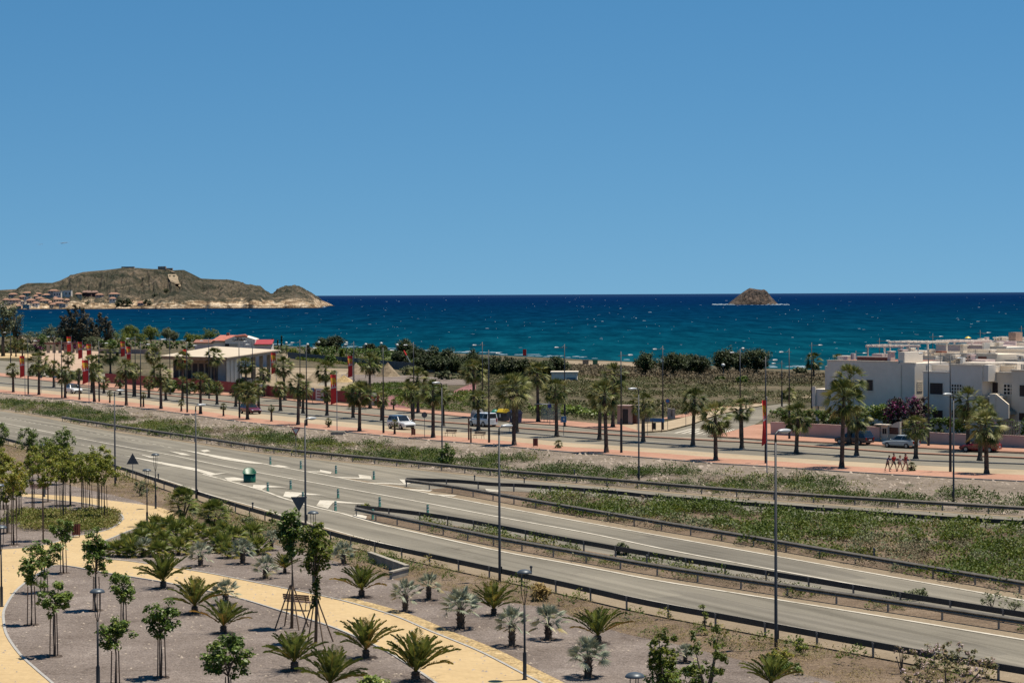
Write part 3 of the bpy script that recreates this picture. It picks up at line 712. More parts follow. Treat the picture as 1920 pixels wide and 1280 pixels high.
def phoenix_crown(n=30, L=1.7):
    fr = []
    for i in range(n):
        q_ = (i+.5)/n; az = i*2.39996; el = R(89-60*q_**1.25)+rng.normal(0,.09)
        fr.append(frond(az, el, L*(.75+.3*q_)*rng.uniform(.85,1.1), np.clip(.52+rng.normal(0,.11)+(.28 if q_ > .88 and rng.random()<.5 else 0),0,1)))
    v, t, c = tri_fans(fr); return np_mesh('feather_palm_crown', v, t, L_phoenix, c, 3)
def silver_crown(n=26, pet=.75, rad=.62, mat=None, dead=True):
    fr = []
    for i in range(n):
        q_ = (i+.5)/n; az = i*2.39996; el = R(86-96*q_)+rng.normal(0,.1)
        fr.append(fan_leaf((0,0,0), az, el, pet*rng.uniform(.8,1.1), rad*rng.uniform(.85,1.1), 13, .1+.35*q_, R(200), np.clip(.5+rng.normal(0,.14)+(.35 if dead and q_>.92 else 0),0,1), .5, rng.normal(0,.45)))
    v, t, c = tri_fans(fr); return np_mesh('silver_palm_crown', v, t, mat or L_silver, c, 3)
PHX = [phoenix_crown(n) for n in (32, 36, 28, 34)]
SLV = [silver_crown(n) for n in (26, 22, 30)]
def stub_mesh(r=.17):
    mb = MB(); mb.lathe([(r*1.25,0),(r*1.1,.1),(r,.3),(r*1.15,.45),(r*.95,.62),(r*1.1,.8),(r*.8,1.0)], 9)
    for i in range(26):
        a = i*2.4; z = .15+.8*i/26; p = Vector((math.cos(a)*r*.8, math.sin(a)*r*.8, z))
        mb.tube([p, p+Vector((math.cos(a)*.1, math.sin(a)*.1, .12))], [.035,.012], 4)
    return mb.mesh('palm_stub_trunk', M_trunk)
STUB = [stub_mesh(.16), stub_mesh(.2)]
phx = [(306,1103,105,'arching feather palm beside the path fork'),(365,1151,112,'green feather palm on gravel below the path'),(419,1188,112,'feather palm with drooping fronds left of the staked trees'),
 (552,1258,135,'large dark feather palm in front of the staked trees'),(686,1234,122,'upright feather palm at the lower path edge'),(618,1300,135,'feather palm cut by the bottom edge, before the dark one'),
 (678,1120,105,'feather palm with orange dead fronds by the concrete planter'),(534,1075,60,'small feather palm left of the tall staked trees'),(779,1278,150,'wide feather palm on the path at the bottom edge'),
 (926,1154,98,'dense feather palm near the guardrail lamp post'),(1121,1207,120,'yellowing feather palm behind a silver palm on the slope'),(1446,1296,115,'feather palm by the yellow bushes at the bottom edge')]
for i, (x, y, wpx, lab) in enumerate(phx):
    P = G(x, y); wd = wpx/ppm(P); s = wd/2.75; hh = .28*s+.1
    o = thing('feather_palm', lab, 'palm tree', (P.x, P.y, .02), rng.uniform(0, 6.28), 'low feather palms planted in the park')
    link('trunk', STUB[1], o, scale=(s*.72, s*.72, hh)); link('crown', PHX[i % 4], o, loc=(0,0,hh*.9), scale=(s, s, s*rng.uniform(.9,1.12)), rot=(rng.normal(0,.07), rng.normal(0,.07), 0))
slv = [(423,1134,66,50,'silver fan palm at the path edge, left of the staked trees'),(498,1085,62,46,'pale silver fan palm across the path from the bench'),(455,1057,60,50,'silver fan palm left of the small feather palm'),
 (376,1061,58,46,'silver fan palm at the end of the low green palms'),(269,1044,56,38,'silver fan palm nearest to the path fork'),(509,1032,46,40,'small silver fan palm below the guardrail'),
 (760,1147,66,62,'blue-silver fan palm beside the pebble edge'),(804,1125,60,52,'green-silver fan palm right of the concrete planter'),(864,1179,92,80,'large silver fan palm in the middle of the gravel bed'),
 (960,1212,78,76,'silver fan palm left of the black park lamp'),(1028,1199,84,68,'silver fan palm right of the black park lamp'),(1103,1270,96,80,'big silver fan palm with a thick trunk near the bottom edge'),(1285,1242,48,36,'small silver palm half hidden behind yellow-green trees'),(644,1058,54,44,'silver palm behind the staked trees')]
for i, (x, y, wpx, hpx, lab) in enumerate(slv):
    P = G(x, y); wd = wpx/ppm(P); s = wd/2.45; hh = max(.15, hpx/ppm(P)-1.15*s)
    o = thing('silver_palm', lab, 'palm tree', (P.x, P.y, .02), rng.uniform(0, 6.28), 'silver fan palms planted in the park')
    link('trunk', STUB[0], o, scale=(s*1.15, s*1.15, hh*1.1)); link('crown', SLV[i % 3], o, loc=(0,0,hh), scale=(s,)*3)
# low green fan palms massed by the path
L_cham = leafy('green_fan_leaf', [(0.0,(.05,.075,.014)),(0.45,(.135,.175,.034)),(0.75,(.25,.27,.06)),(1.0,(.40,.29,.08))], .25, .42)
CHA = [silver_crown(n, .5, .62, L_cham, True) for n in (30, 24)]
cha = [(222,1043),(240,1028),(262,1018),(285,1010),(303,1024),(330,1008),(352,1022),(374,1006),(398,1018),(418,1004),(298,1043),(335,1040),(318,997),(292,993),(268,1003),(352,998),(415,1035),(440,1018),(470,1010),(430,1046),(483,1040),(250,1044)]
cha_l = sorted(range(len(cha)), key=lambda i: cha[i][0])
for r_, i in enumerate(cha_l):
    x, y = cha[i]; P = G(x, y); s = rng.uniform(.9, 1.25)
    o = thing('dwarf_fan_palm', f"low green dwarf fan palm in the clump beside the path, {nth(r_, len(cha))}", 'palm shrub', (P.x, P.y, .02), rng.uniform(0,6.28), 'dwarf fan palms massed by the path')
    link('stem', STUB[0], o, scale=(.8,.8,.3)); link('crown', CHA[i % 2], o, loc=(0,0,.25), scale=(s,)*3)
M_basin = ground('dark_basin_soil', [(0.3,(.075,.055,.045)),(0.5,(.12,.092,.075)),(0.72,(.19,.15,.125))], .8, 4, .9, .08, fine=(12,.35))  # soil rings around the plants, darker than the surrounding gravel
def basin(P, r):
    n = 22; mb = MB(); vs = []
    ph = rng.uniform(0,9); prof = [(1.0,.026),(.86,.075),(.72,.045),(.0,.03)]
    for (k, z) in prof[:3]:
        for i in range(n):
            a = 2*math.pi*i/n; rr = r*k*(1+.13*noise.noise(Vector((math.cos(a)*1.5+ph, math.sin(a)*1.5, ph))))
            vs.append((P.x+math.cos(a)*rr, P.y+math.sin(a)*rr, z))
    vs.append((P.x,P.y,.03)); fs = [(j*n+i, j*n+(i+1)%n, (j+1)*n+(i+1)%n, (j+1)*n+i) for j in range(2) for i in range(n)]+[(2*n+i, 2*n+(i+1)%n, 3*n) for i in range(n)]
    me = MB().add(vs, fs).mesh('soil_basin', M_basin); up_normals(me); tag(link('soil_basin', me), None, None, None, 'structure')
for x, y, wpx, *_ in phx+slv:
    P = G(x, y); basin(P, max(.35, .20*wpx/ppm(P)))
# ------------------------------------------------------------------ leaf clouds
def leaf_cloud(cen, rad, n, size, tint0=.45, tv=.15, flat=.5, up_light=0.12, clump=True):
    """n leaf quads about each centre (k,3) with radius rad (k,); random facing"""
    cen = np.asarray(cen, float); k = len(cen); rad = np.broadcast_to(np.asarray(rad, float), (k,))
    ci = np.repeat(np.arange(k), n); N = len(ci)
    d = rng.normal(size=(N,3)); d /= np.linalg.norm(d, axis=1)[:,None]
    rr = rng.random(N)**.45
    p = cen[ci] + d*(rad[ci]*rr)[:,None]*np.array([1,1,.85])
    u = rng.normal(size=(N,3)); u /= np.linalg.norm(u,axis=1)[:,None]
    nn_ = d*.5 + rng.normal(size=(N,3))*.45 + np.array([0,0,.7]); nn_ /= np.linalg.norm(nn_,axis=1)[:,None]
    u = u - nn_*(u*nn_).sum(1)[:,None]; u /= np.linalg.norm(u,axis=1)[:,None]; w_ = np.cross(nn_, u)
    s = size*rng.uniform(.65,1.3,N)
    a = u*s[:,None]; b = w_*(s*flat)[:,None]
    v = np.stack([p-a, p-b*1.0, p+a, p+b], 1).reshape(-1,3)
    q = np.arange(N*4).reshape(N,4)
    ct = rng.normal(0, tv*.8, k)
    t = np.clip(tint0 + ct[ci] + rng.normal(0, tv, N), 0, 1)
    return v, q, t
def join_q(parts):
    V=[];Q=[];T=[];n=0
    for v,q,t in parts: V.append(v);Q.append(q+n);T.append(t);n+=len(v)
    return np.concatenate(V),np.concatenate(Q),np.concatenate(T)
def crown_points(n, rx, rz, bias=0.0, seed=None):
    """clump centres in an irregular rounded crown centred at 0"""
    out = []
    while len(out) < n:
        p = rng.uniform(-1, 1, 3)
        r_ = np.linalg.norm(p)
        if r_ > 1 or r_ < .25: continue
        if noise.noise(Vector(p*1.7)+Vector((seed or 0, 3.1, 7.7))) < -.22: continue
        out.append(p*np.array([rx, rx, rz]))
    return np.array(out)
def branch_mb(mb, base, pts, r0, n=6):
    for p in pts:
        p = Vector(p); b = Vector(base); m_ = b.lerp(p, .5)+Vector((0,0,.12*(p-b).length))
        mb.tube([b, m_, p], [r0, r0*.6, r0*.2], n)
def tree_meshes(name, h, trunk_h, rx, rz, leafmat, nclump, per, size, crad, tint0=.45, tr=.06, seed=0, tv=.14, bark=None):
    pts = crown_points(nclump, rx, rz, seed=seed); cz = h-rz
    ax = rng.uniform(.82,1.18); pts[:,0] *= ax; pts[:,1] /= ax; out_ = rng.random(nclump) < .14; pts[out_] *= rng.uniform(1.1,1.35,(out_.sum(),1))
    pts[:,2] += cz
    mb = MB(); mb.tube([(0,0,0),(rng.normal(0,.03),rng.normal(0,.03),trunk_h*.5),(0,0,trunk_h)], [tr*1.25, tr, tr*.85], 7)
    branch_mb(mb, (0,0,trunk_h*.98), pts[:: max(1, nclump//9)], tr*.6, 5)
    tm = mb.mesh(name+'_trunk', bark or M_bark, True)
    v,q,t = leaf_cloud(pts, crad*rng.uniform(.7,1.25,nclump), per, size, tint0, tv)
    return tm, np_mesh(name+'_crown', v, q, leafmat, t)
def put_tree(name, tm, cm, P, label, cat, group=None, s=1.0, rz=None, sxy=None):
    o = thing(name, label, cat, P, rng.uniform(0, 6.28) if rz is None else rz, group)
    o.scale = (s if sxy is None else sxy, s if sxy is None else sxy, s)
    link('trunk', tm, o); link('crown', cm, o); return o
# young park trees with stakes
def stakes(o, h, n=2, r=.03, d=.22):
    a0 = rng.uniform(0, 6)
    for k in range(n):
        a = a0 + k*2*math.pi/n
        mb = MB(); mb.tube([(math.cos(a)*d, math.sin(a)*d, 0), (math.cos(a)*d*.8, math.sin(a)*d*.8, h)], [r, r*.9], 6)
        mb.build('stake', M_stake, o)
def young(x, by, cx, cy, wpx, hpx, lab, mat=L_broad, tint=.52, n=2, group='young staked trees in the park', per=20):
    P = G(x, by); tint = np.clip(tint+rng.normal(0,.07),.2,.8); s = ppm(P); h = (by-(cy-hpx/2))/s; rx = wpx/2/s*.88; rz = hpx/2/s*.9
    th = max(.5, h-2*rz+.1)
    nc = int(34*max(.6, rx*rz/.6))
    tm, cm = tree_meshes('young_tree', h, th, rx, rz, mat, nc, int(per*2.4), .095, .25, tint, .045, seed=x*.13)
    o = put_tree('young_tree', tm, cm, (P.x, P.y, .02), lab, 'young tree', group, rz=0.0)
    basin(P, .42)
    stakes(o, th*.92, n); return o
young(59,1172,55,1072,54,60,'young green tree with two stakes beside the curved kerb',n=2)
young(83,1111,75,1040,64,52,'young leafy tree on gravel, close to the path at the frame edge')
young(119,1075,114,996,52,44,'round headed young tree standing in the path fork')
young(180,1145,177,1042,58,92,'tallest young dark tree on gravel right of the path fork',n=3)
young(102,1231,101,1122,74,62,'young tree with loose crown leaning over two stakes near the yellow kerb',n=3)
young(232,1183,230,1105,60,56,'young round tree right of the black park lamp head')
young(217,1284,214,1194,72,62,'young tree behind the black park lamp post, bottom of frame',n=3)
young(302,1271,295,1163,76,66,'young round tree with three stakes, right of the park lamp',n=3)
young(428,1300,424,1234,112,92,'wide leafy young tree cut by the bottom frame edge')
young(700,1330,702,1286,66,30,'low green bush tree at the bottom edge beside the path')
yl = [(26,1022,24,896,60,66),(81,1014,78,890,56,64),(119,977,116,878,56,66),(62,957,60,868,46,60),(107,961,100,862,50,60),(132,948,140,884,60,56),(156,957,150,876,58,62),(196,976,196,884,70,56),(186,965,184,862,52,60),(6,955,6,872,46,64),(13,1000,10,920,44,60),(90,941,84,858,46,60),(36,975,40,905,50,60),(168,952,212,890,36,40)]
order = sorted(range(len(yl)), key=lambda i: yl[i][0])
for r_, i in enumerate(order):
    x, by, cx, cy, wp, hp = yl[i]
    young(x, by, cx, cy, wp, hp, f"yellow-green staked tree in the path loop grove, {nth(r_, len(yl))}", L_yellow, .5+rng.normal(0,.06), 2 if i % 2 else 3, 'yellow-green young trees in the path loop', 13)
for x, by, cy, wp, hp, lab in [(55,905,826,44,52,'taller dark green young tree by the guardrail, left one of a pair'),(120,908,826,46,58,'taller dark green young tree by the guardrail, right one of a pair'),(2,880,815,36,50,'dark green tree at the frame edge by the guardrail'),(84,900,838,40,36,'small dark tree around the hidden park lamp')]:
    young(x, by, x, cy, wp, hp, lab, L_broad, .45, 2, 'dark young trees by the guardrail', 12)
# the two tall staked trees with tripods
def tall_tree(x, by, ctop, cbot, wpx, lab, mat, tint, low=None):
    P = G(x, by); s = ppm(P); h = (by-ctop)/s; zb = (by-cbot)/s; rz = (h-zb)/2; rx = wpx/2/s
    mb = MB(); mb.tube([(0,0,0),(.06,0,h*.35),(.02,.03,h*.7),(0,0,h*.92)], [.085,.07,.05,.02], 8)
    pts = crown_points(75, rx*.9, rz*.95, seed=x*.1); pts[:,2] += (h+zb)/2
    k = (pts[:,2]-zb)/(h-zb); pts[:,:2] *= (1.15-.55*k)[:,None]
    branch_mb(mb, (0,0,zb), pts[::9], .03, 5)
    parts = [leaf_cloud(pts, .26*rng.uniform(.7,1.2,len(pts)), 26, .11, tint, .14)]
    if low:
        lp = np.array([[rng.normal(0,.12), rng.normal(0,.12), z] for z in np.linspace(low[0], low[1], 12)]); parts.append(leaf_cloud(lp, .2, 26, .1, tint-.1, .1))
    v,q,t = join_q(parts)
    o = thing('tall_staked_tree', lab, 'tree', (P.x, P.y, .02), 0, 'tall trees held by pole tripods')
    mb.build('trunk', M_bark, o, True); link('crown', np_mesh('crown', v, q, mat, t), o)
    for k in range(4):
        a = k*math.pi/2+.5; top = 2.25
        m2 = MB(); m2.tube([(math.cos(a)*.95, math.sin(a)*.95, 0), (math.cos(a)*.08, math.sin(a)*.08, top)], [.04,.035], 6); m2.build('support_pole', M_stake, o)
    return o
tall_tree(547,1178,948,1054,62,'tall dense dark green tree held by four slanting poles at the bench',L_broad,.38)
tall_tree(592,1206,975,1082,86,'tall lighter green tree held by four slanting poles, right of the dense one',L_yellow,.28,(1.9,3.2))
# dark bushy palms (yucca-like) beside the path end
for x, y, wp, hp, lab in [(343,976,66,66,'dark green bushy shrub at the path end, left of two'),(400,990,68,52,'dark green bushy shrub below the guardrail, right of two')]:
    P = G(x, y); s = ppm(P); r_ = wp/2/s; hh = hp/s
    fans = []
    for k in range(110):
        th = rng.uniform(0,6.28); ph = rng.uniform(.1,2.1); b_ = (math.cos(th)*r_*.45*math.sin(ph), math.sin(th)*r_*.45*math.sin(ph), hh*.42+hh*.36*math.cos(ph))
        fans.append(fan_leaf(b_, th, R(90)-ph+rng.normal(0,.2), .2, .62, 11, .35, R(190), np.clip(.38+rng.normal(0,.2),0,1)))
    v,t,c = tri_fans(fans)
    o = thing('bushy_shrub', lab, 'shrub', (P.x,P.y,.02), 0, 'dark bushy shrubs at the path end')
    mb = MB()
    for k in range(5): mb.tube([(0,0,0),(math.cos(k*1.3)*r_*.4, math.sin(k*1.3)*r_*.4, hh*.5)],[.08,.05],6)
    mb.build('stem', M_trunk, o); link('foliage', np_mesh('foliage', v, t, L_cham, c, 3), o)
# bottom right shrubs
def shrub(x, y, wp, hp, lab, mat, tint=.45, n=60, per=24, size=.09, crad=.22, cat='shrub', group=None, name='shrub', tv=.15, stem=True):
    P = G(x, y); s = ppm(P); rx = wp/2/s; hh = hp/s
    pts = crown_points(n, rx*.92, hh*.5, seed=x*.07); pts[:,2] += hh*.5
    v,q,t = leaf_cloud(pts, crad*rng.uniform(.7,1.25,n), per, size, tint, tv); v[:,2] = np.maximum(v[:,2], .01)
    o = thing(name, lab, cat, (P.x,P.y,P.z), 0, group)
    if stem:
        mb = MB()
        for k in range(5): mb.tube([(0,0,0), Vector(pts[k*3 % n])*.95], [.05*s_, .012] if (s_ := max(.4, hh/2)) else 0, 5)
        mb.build('stem', M_bark, o)
    link('foliage', np_mesh('foliage', v, q, mat, t), o); return o
shrub(1246,1300,66,128,'yellow-green shrub at the bottom edge, left of the tall sparse one',L_yellow,.25,80,26,.09,.2)
shrub(1325,1310,96,150,'tall sparse shrub reaching up across the guardrail',L_yellow,.18,60,24,.085,.17)
shrub(1322,1190,24,66,'top shoot of slender sapling before the guardrail',L_yellow,.3,10,20,.08,.13)
shrub(1275,1300,150,56,'low spreading green shrub at the bottom edge',L_broad,.5,70,24,.09,.2)
shrub(1775,1325,205,128,'pink flowering bush in the bottom corner before the guardrail',L_flower,.45,150,34,.062,.15,tv=.28)
shrub(1690,1262,26,66,'lone flowering twig sticking up beside the pink bush',L_flower,.6,10,14,.05,.1,tv=.25)
shrub(1462,1246,56,28,'yellow bush at the foot of the lamp post',L_yellow,.62,40,24,.08,.2)
shrub(1503,1228,28,38,'bright green weed bush beside a guardrail post',L_broad,.75,16,22,.07,.15)
shrub(1480,1262,70,20,'dark green low bush below the yellow one',L_broad,.4,30,24,.07,.15)
shrub(1013,1126,46,32,'golden dry grass bush right of the park lamp',L_grass,.5,40,24,.09,.2)
shrub(263,930,34,30,'grey-green bush behind the park lamp by the guardrail',L_olive,.45,26,24,.08,.2)
shrub(836,876,30,46,'dark leafy bush at the foot of the verge lamp',L_broad,.35,24,22,.16,.35)
shrub(466,986,30,22,'grey-green bush below the guardrail near the shrubs',L_olive,.5,20,24,.08,.2)
shrub(511,980,20,26,'green weed bush against the guardrail',L_broad,.6,14,22,.08,.15)
shrub(685,958,26,14,'yellow-green tuft at the tip of the guardrail nose',L_yellow,.45,14,22,.09,.15)
shrub(1168,1040,40,24,'grey-green shrub between the two guardrails',L_olive,.5,26,24,.1,.2)
shrub(1718,1124,50,22,'thin green shrub behind the median guardrail',L_olive,.6,20,24,.1,.2)
shrub(1860,1140,40,36,'sparse wispy shrub behind the median guardrail',L_olive,.65,14,14,.08,.25)
shrub(1900,1146,46,36,'wispy shrub by the frame edge behind the median guardrail',L_olive,.65,14,14,.08,.25)
# ------------------------------------------------------------------ trees beyond the boulevard
def far_tree(x, by, wp, hp, lab, mat, name='pine_tree', group=None, tint=.4, tk=.25, n=60, per=22, cat='tree', tv=.2):
    P = G(x, by); s = ppm(P); h = hp/s; rx = wp/2/s; rz = h*(1-tk)/2
    crad = .40*min(rx, rz)
    tm, cm = tree_meshes(name, h, h*tk+.2*rz, rx*.85, rz*.9, mat, int(n*1.3), int(per*1.9), max(.085*min(rx,rz), .2), crad, tint, .03*h+.05, seed=x*.031, tv=tv)
    return put_tree(name, tm, cm, (P.x, P.y, P.z), lab, cat, group, rz=0.0)
pines = [(604,662,28,28),(628,664,36,34),(692,664,24,20),(717,668,28,20),(760,674,36,36),(750,686,44,26),(784,682,40,30),(812,688,44,36),(842,692,46,36),(797,698,52,30),(826,700,52,32),(858,703,48,32),(884,700,42,40),(910,703,40,32),(932,706,46,36),(955,708,40,36),(980,708,38,34),(1000,708,34,30),(1021,709,38,32),(1042,708,46,38)]
op = sorted(range(len(pines)), key=lambda i: pines[i][0])
for r_, i in enumerate(op):
    x, by, wp, hp = pines[i]
    far_tree(x, by, wp, hp, f"dark rounded pine in the belt before the sea, {nth(r_, len(pines))}", L_dark, 'pine_tree', 'dark pines before the sea', .42, .06, n=100)
rp = [(1210,708,50,44),(1262,710,54,48),(1288,706,46,40),(1311,708,46,40),(1357,706,52,50),(1385,703,40,42),(1418,706,54,50)]
for i, (x, by, wp, hp) in enumerate(rp):
    far_tree(x, by, wp, hp, f"dark round pine with a bare trunk beyond the scrub, {nth(i, len(rp))}", L_dark, 'pine_tree', 'dark pines beyond the scrub', .42, .2, n=110)
def plume_tree(x, by, lab, plumes):
    P = G(x, by); s = ppm(P); parts = []; mb = MB()
    for (dx, hp, wp) in plumes:
        h = hp/s; r_ = wp/2/s; n = 26; z = np.linspace(.16, .97, n)*h
        rr = r_*np.sin(np.clip((z/h-.05)/.95,0,1)*np.pi)**.6
        a = rng.uniform(0,6.28,n); k = np.sqrt(rng.random(n))*.75
        pts = np.stack([dx/s+rr*k*np.cos(a), rr*k*np.sin(a), z],1)
        parts.append(leaf_cloud(pts, np.maximum(rr*.62, r_*.3), 44, .42, .5, .17, .3)); mb.tube([(dx/s*.3,0,0),(dx/s,0,h*.5),(dx/s,0,h*.93)],[.3,.2,.05],6)
    v,q,t = join_q(parts); o = thing('casuarina_tree', lab, 'tree', P, 0); mb.build('trunk', M_bark, o, True); link('crown', np_mesh('crown', v, q, L_casu, t), o)
plume_tree(145,654,'huge grey-brown casuarina tree towering before the sea',[(-28,62,26),(-16,76,24),(-4,84,24),(8,80,26),(20,66,26),(-10,58,34),(10,56,36),(30,50,22)])
plume_tree(194,652,'smaller brown casuarina beside the huge one',[(-8,66,22),(4,58,22),(12,50,20),(-14,44,18)])
far_tree(6,668,44,100,'tall loose eucalyptus cut by the frame edge',L_olive,'eucalyptus_tree',None,.18,.3,60,18)
far_tree(27,660,34,88,'tall loose eucalyptus beside the one at the frame edge',L_olive,'eucalyptus_tree',None,.2,.25,50,18)
far_tree(36,660,22,46,'brownish low tree below the tall eucalyptus pair',L_casu,'eucalyptus_tree',None,.5,.1,36,18)
greens = [(243,642,28,28),(283,644,30,28),(312,640,22,22),(326,642,18,18),(354,644,20,16),(393,640,32,20),(222,646,50,22),(100,646,40,28),(133,646,46,26),(162,648,40,24),(262,646,28,18),(370,646,26,16)]
og = sorted(range(len(greens)), key=lambda i: greens[i][0])
for r_, i in enumerate(og):
    x, by, wp, hp = greens[i]; wp *= 1.2; hp *= 1.15; bright = i in (0, 1, 4, 5, 6, 10, 11)
    far_tree(x, by, wp, hp, f"{'bright green' if bright else 'olive green'} round tree in the row behind the hedge, {nth(r_, len(greens))}", L_yellow if bright else L_olive, 'leafy_tree', 'trees behind the long hedge', .2 if bright else .35, .12)
def cone_tree(x, by, wp, hp, lab, mat, group, tint=.4):
    P = G(x, by); s = ppm(P); h = hp/s; rx = wp/2/s; n = 46
    z = rng.random(n)**.8; a = rng.uniform(0,6.28,n); rr = rx*(1-z)*.85*np.sqrt(rng.random(n))
    pts = np.stack([rr*np.cos(a), rr*np.sin(a), .1*h+z*h*.85],1)
    v,q,t = leaf_cloud(pts, rx*.35, 20, rx*.25, tint, .15)
    mb = MB(); mb.tube([(0,0,0),(0,0,h*.8)],[.12,.03],6)
    o = thing('cone_tree', lab, 'conifer', P, 0, group); mb.build('trunk', M_bark, o); link('crown', np_mesh('crown', v,q,mat,t), o)
cone_tree(594,672,20,22,'yellow-green clipped cone bush in the lawn, left of two',L_yellow,'clipped cones'); cone_tree(641,678,16,24,'yellow-green clipped cone bush in the lawn, right of two',L_yellow,'clipped cones')
cy = [(497,660,8,24),(505,660,8,24),(511,660,10,26),(521,662,8,26),(528,660,8,32),(578,668,14,24)]
for i,(x,by,wp,hp) in enumerate(cy): cone_tree(x,by,wp,hp,f"slim dark cypress by the red-roofed annex, {nth(i,len(cy))}",L_dark,'cypresses by the annex',.5)
# hedges
for r_, (x, by, wp, hp, lab, mt) in enumerate([(58,648,34,26,'olive tree left of the huge casuarina',L_olive),(78,650,30,24,'green bushy tree below the casuarina, left one',L_broad),(118,652,34,20,'green bushy tree below the casuarina, middle one',L_broad),(176,655,38,24,'grey-green bush right under the casuarina pair',L_olive),(208,655,30,18,'green bush beyond the plaza wall',L_broad),
        (548,668,26,14,'yellow-green bush on the lawn beyond the cypresses',L_yellow),(620,682,30,16,'green bush by the dark yard fence, left one',L_broad),(668,684,26,14,'olive bush by the dark yard fence, middle one',L_olive),(700,688,34,16,'green bush by the dark yard fence, right one',L_broad),(770,704,40,18,'light green bush before the dark yard fence',L_olive),(838,712,44,16,'grey-green bush before the right fence end',L_olive),(1392,720,30,14,'rounded green bush in the scrub',L_broad),(1500,706,30,18,'reddish green bush left of the lone palm',L_olive),(1350,716,26,10,'low bush in the scrub below the pines',L_broad),(318,738,34,26,'dark bush before the left pavilion wall',L_broad),(352,740,36,22,'olive bush before the pavilion windows',L_olive),(392,741,36,28,'green bush before the pavilion corner',L_broad),(452,742,30,30,'tall green bush before the glazed hall',L_broad),(468,742,22,24,'dark bush right of the glazed hall',L_olive)]):
    far_tree(x, by, wp, hp, lab, mt, 'round_bush', 'bushes beyond the boulevard', .4, .06, n=40)
def hedge(pxs, w_, h0, lab, mat, tint=.35, step=.55, name='hedge', crad=.45, size=.22, group=None, per=16, z=0.0):
    L = line(pxs); pts = []
    for p, t in resample(L, step):
        for k in range(3):
            off = Vector((-t.y, t.x))*rng.uniform(-w_/2, w_/2); pts.append((p.x+off.x, p.y+off.y, gz(p.x,p.y)+z+rng.uniform(.15,1)**.7*h0*rng.uniform(.85,1.05)))
    c = L[len(L)//2]; pts = np.array(pts) - np.array([c.x, c.y, 0])
    v,q,t = leaf_cloud(pts, crad, per, size, tint, .14)
    o = link(name, np_mesh(name, v, q, mat, t), None, (c.x, c.y, 0)); return tag(o, lab, 'hedge', group)
hedge([(-40,666),(0,662),(60,660),(90,659)],3,2.2,'clipped dark hedge behind the promenade palms',L_dark,.6,1.1,crad=.7,size=.45)
hedge([(185,658),(270,658),(330,659),(372,660)],3,3.4,'long clipped green hedge in front of the leafy trees',L_broad,.3,1.1,crad=.7,size=.45)
hedge([(478,664),(530,666),(600,668),(700,674),(760,679)],4,3.0,'long dark green hedge before the sea between the pines',L_broad,.22,1.0,crad=.8,size=.34)
hedge([(60,706),(110,709),(150,712)],2,1.5,'dark hedge in the traffic island of the access road',L_dark,.7,1.0,crad=.5,size=.35)
hedge([(1000,772),(1060,776),(1130,782),(1150,784)],2.5,1.1,'green hedge bank behind the bus shelter',L_broad,.55,.8,crad=.5,size=.3)
# ------------------------------------------------------------------ weeds and scrub: stuff
def in_poly(P, poly):
    x, y = P[:,0], P[:,1]; c = np.zeros(len(P), bool); n = len(poly)
    for i in range(n):
        x0,y0 = poly[i]; x1,y1 = poly[(i+1)%n]
        if y0 == y1: continue
        k = ((y0 > y) != (y1 > y)) & (x < (x1-x0)*(y-y0)/(y1-y0)+x0); c ^= k
    return c
def scatter(poly, dens):
    poly = np.array([(p[0],p[1]) for p in poly]); lo, hi = poly.min(0), poly.max(0)
    n = int((hi-lo).prod()*dens); P = rng.uniform(lo, hi, (n,2)); return P[in_poly(P, poly)]
def pn(P, sc, off=0.0):
    return np.array([noise.noise(Vector((x*sc+off, y*sc-off, off*.37))) for x, y in P])
def weeds(name, P, h, tint, mat, lab, per=14, size=.16, follow=True, spread=.5):
    """clumps at P (n,2): upright leaf quads in a small dome of height h (n,)"""
    n = len(P)
    if n == 0: return None
    h = np.broadcast_to(h, (n,)); tint = np.broadcast_to(tint, (n,))
    z0 = np.array([gz(x,y) for x,y in P]) if follow else np.zeros(n)
    ci = np.repeat(np.arange(n), per); N = n*per
    a = rng.uniform(0,6.28,N); rr = np.sqrt(rng.random(N))
    hh = h[ci]; rc = (hh*spread*1.9); base = np.stack([P[ci,0]+np.cos(a)*rr*rc, P[ci,1]+np.sin(a)*rr*rc, z0[ci]+.02+hh*np.sqrt(np.maximum(0,1-rr**2))*rng.uniform(.35,1.0,N)],1)
    d = np.stack([np.cos(a)*rr*.9+rng.normal(0,.4,N), np.sin(a)*rr*.9+rng.normal(0,.4,N), rng.uniform(.1,.75,N)],1); d /= np.linalg.norm(d,axis=1)[:,None]
    sd = np.cross(d, rng.normal(size=(N,3))*.4+np.array([0,0,1.0])); sd /= np.linalg.norm(sd,axis=1)[:,None]
    s = size*rng.uniform(.6,1.3,N)*np.clip(hh/.5,.6,1.4)
    A = d*(s*1.25)[:,None]; B = sd*(s*.42)[:,None]
    v = np.stack([base, base+A*.5+B, base+A, base+A*.5-B],1).reshape(-1,3)
    q = np.arange(N*4).reshape(N,4); t = np.clip(tint[ci]+rng.normal(0,.07,N),0,1)
    return tag(link(name, np_mesh(name, v, q, mat, t)), lab, 'weeds', None, 'stuff')
def region(A, B): return [tuple(p) for p in A]+[tuple(p) for p in B[::-1]]
vis = lambda P: (np.abs(P[:,0]/P[:,1]) < 0.285)
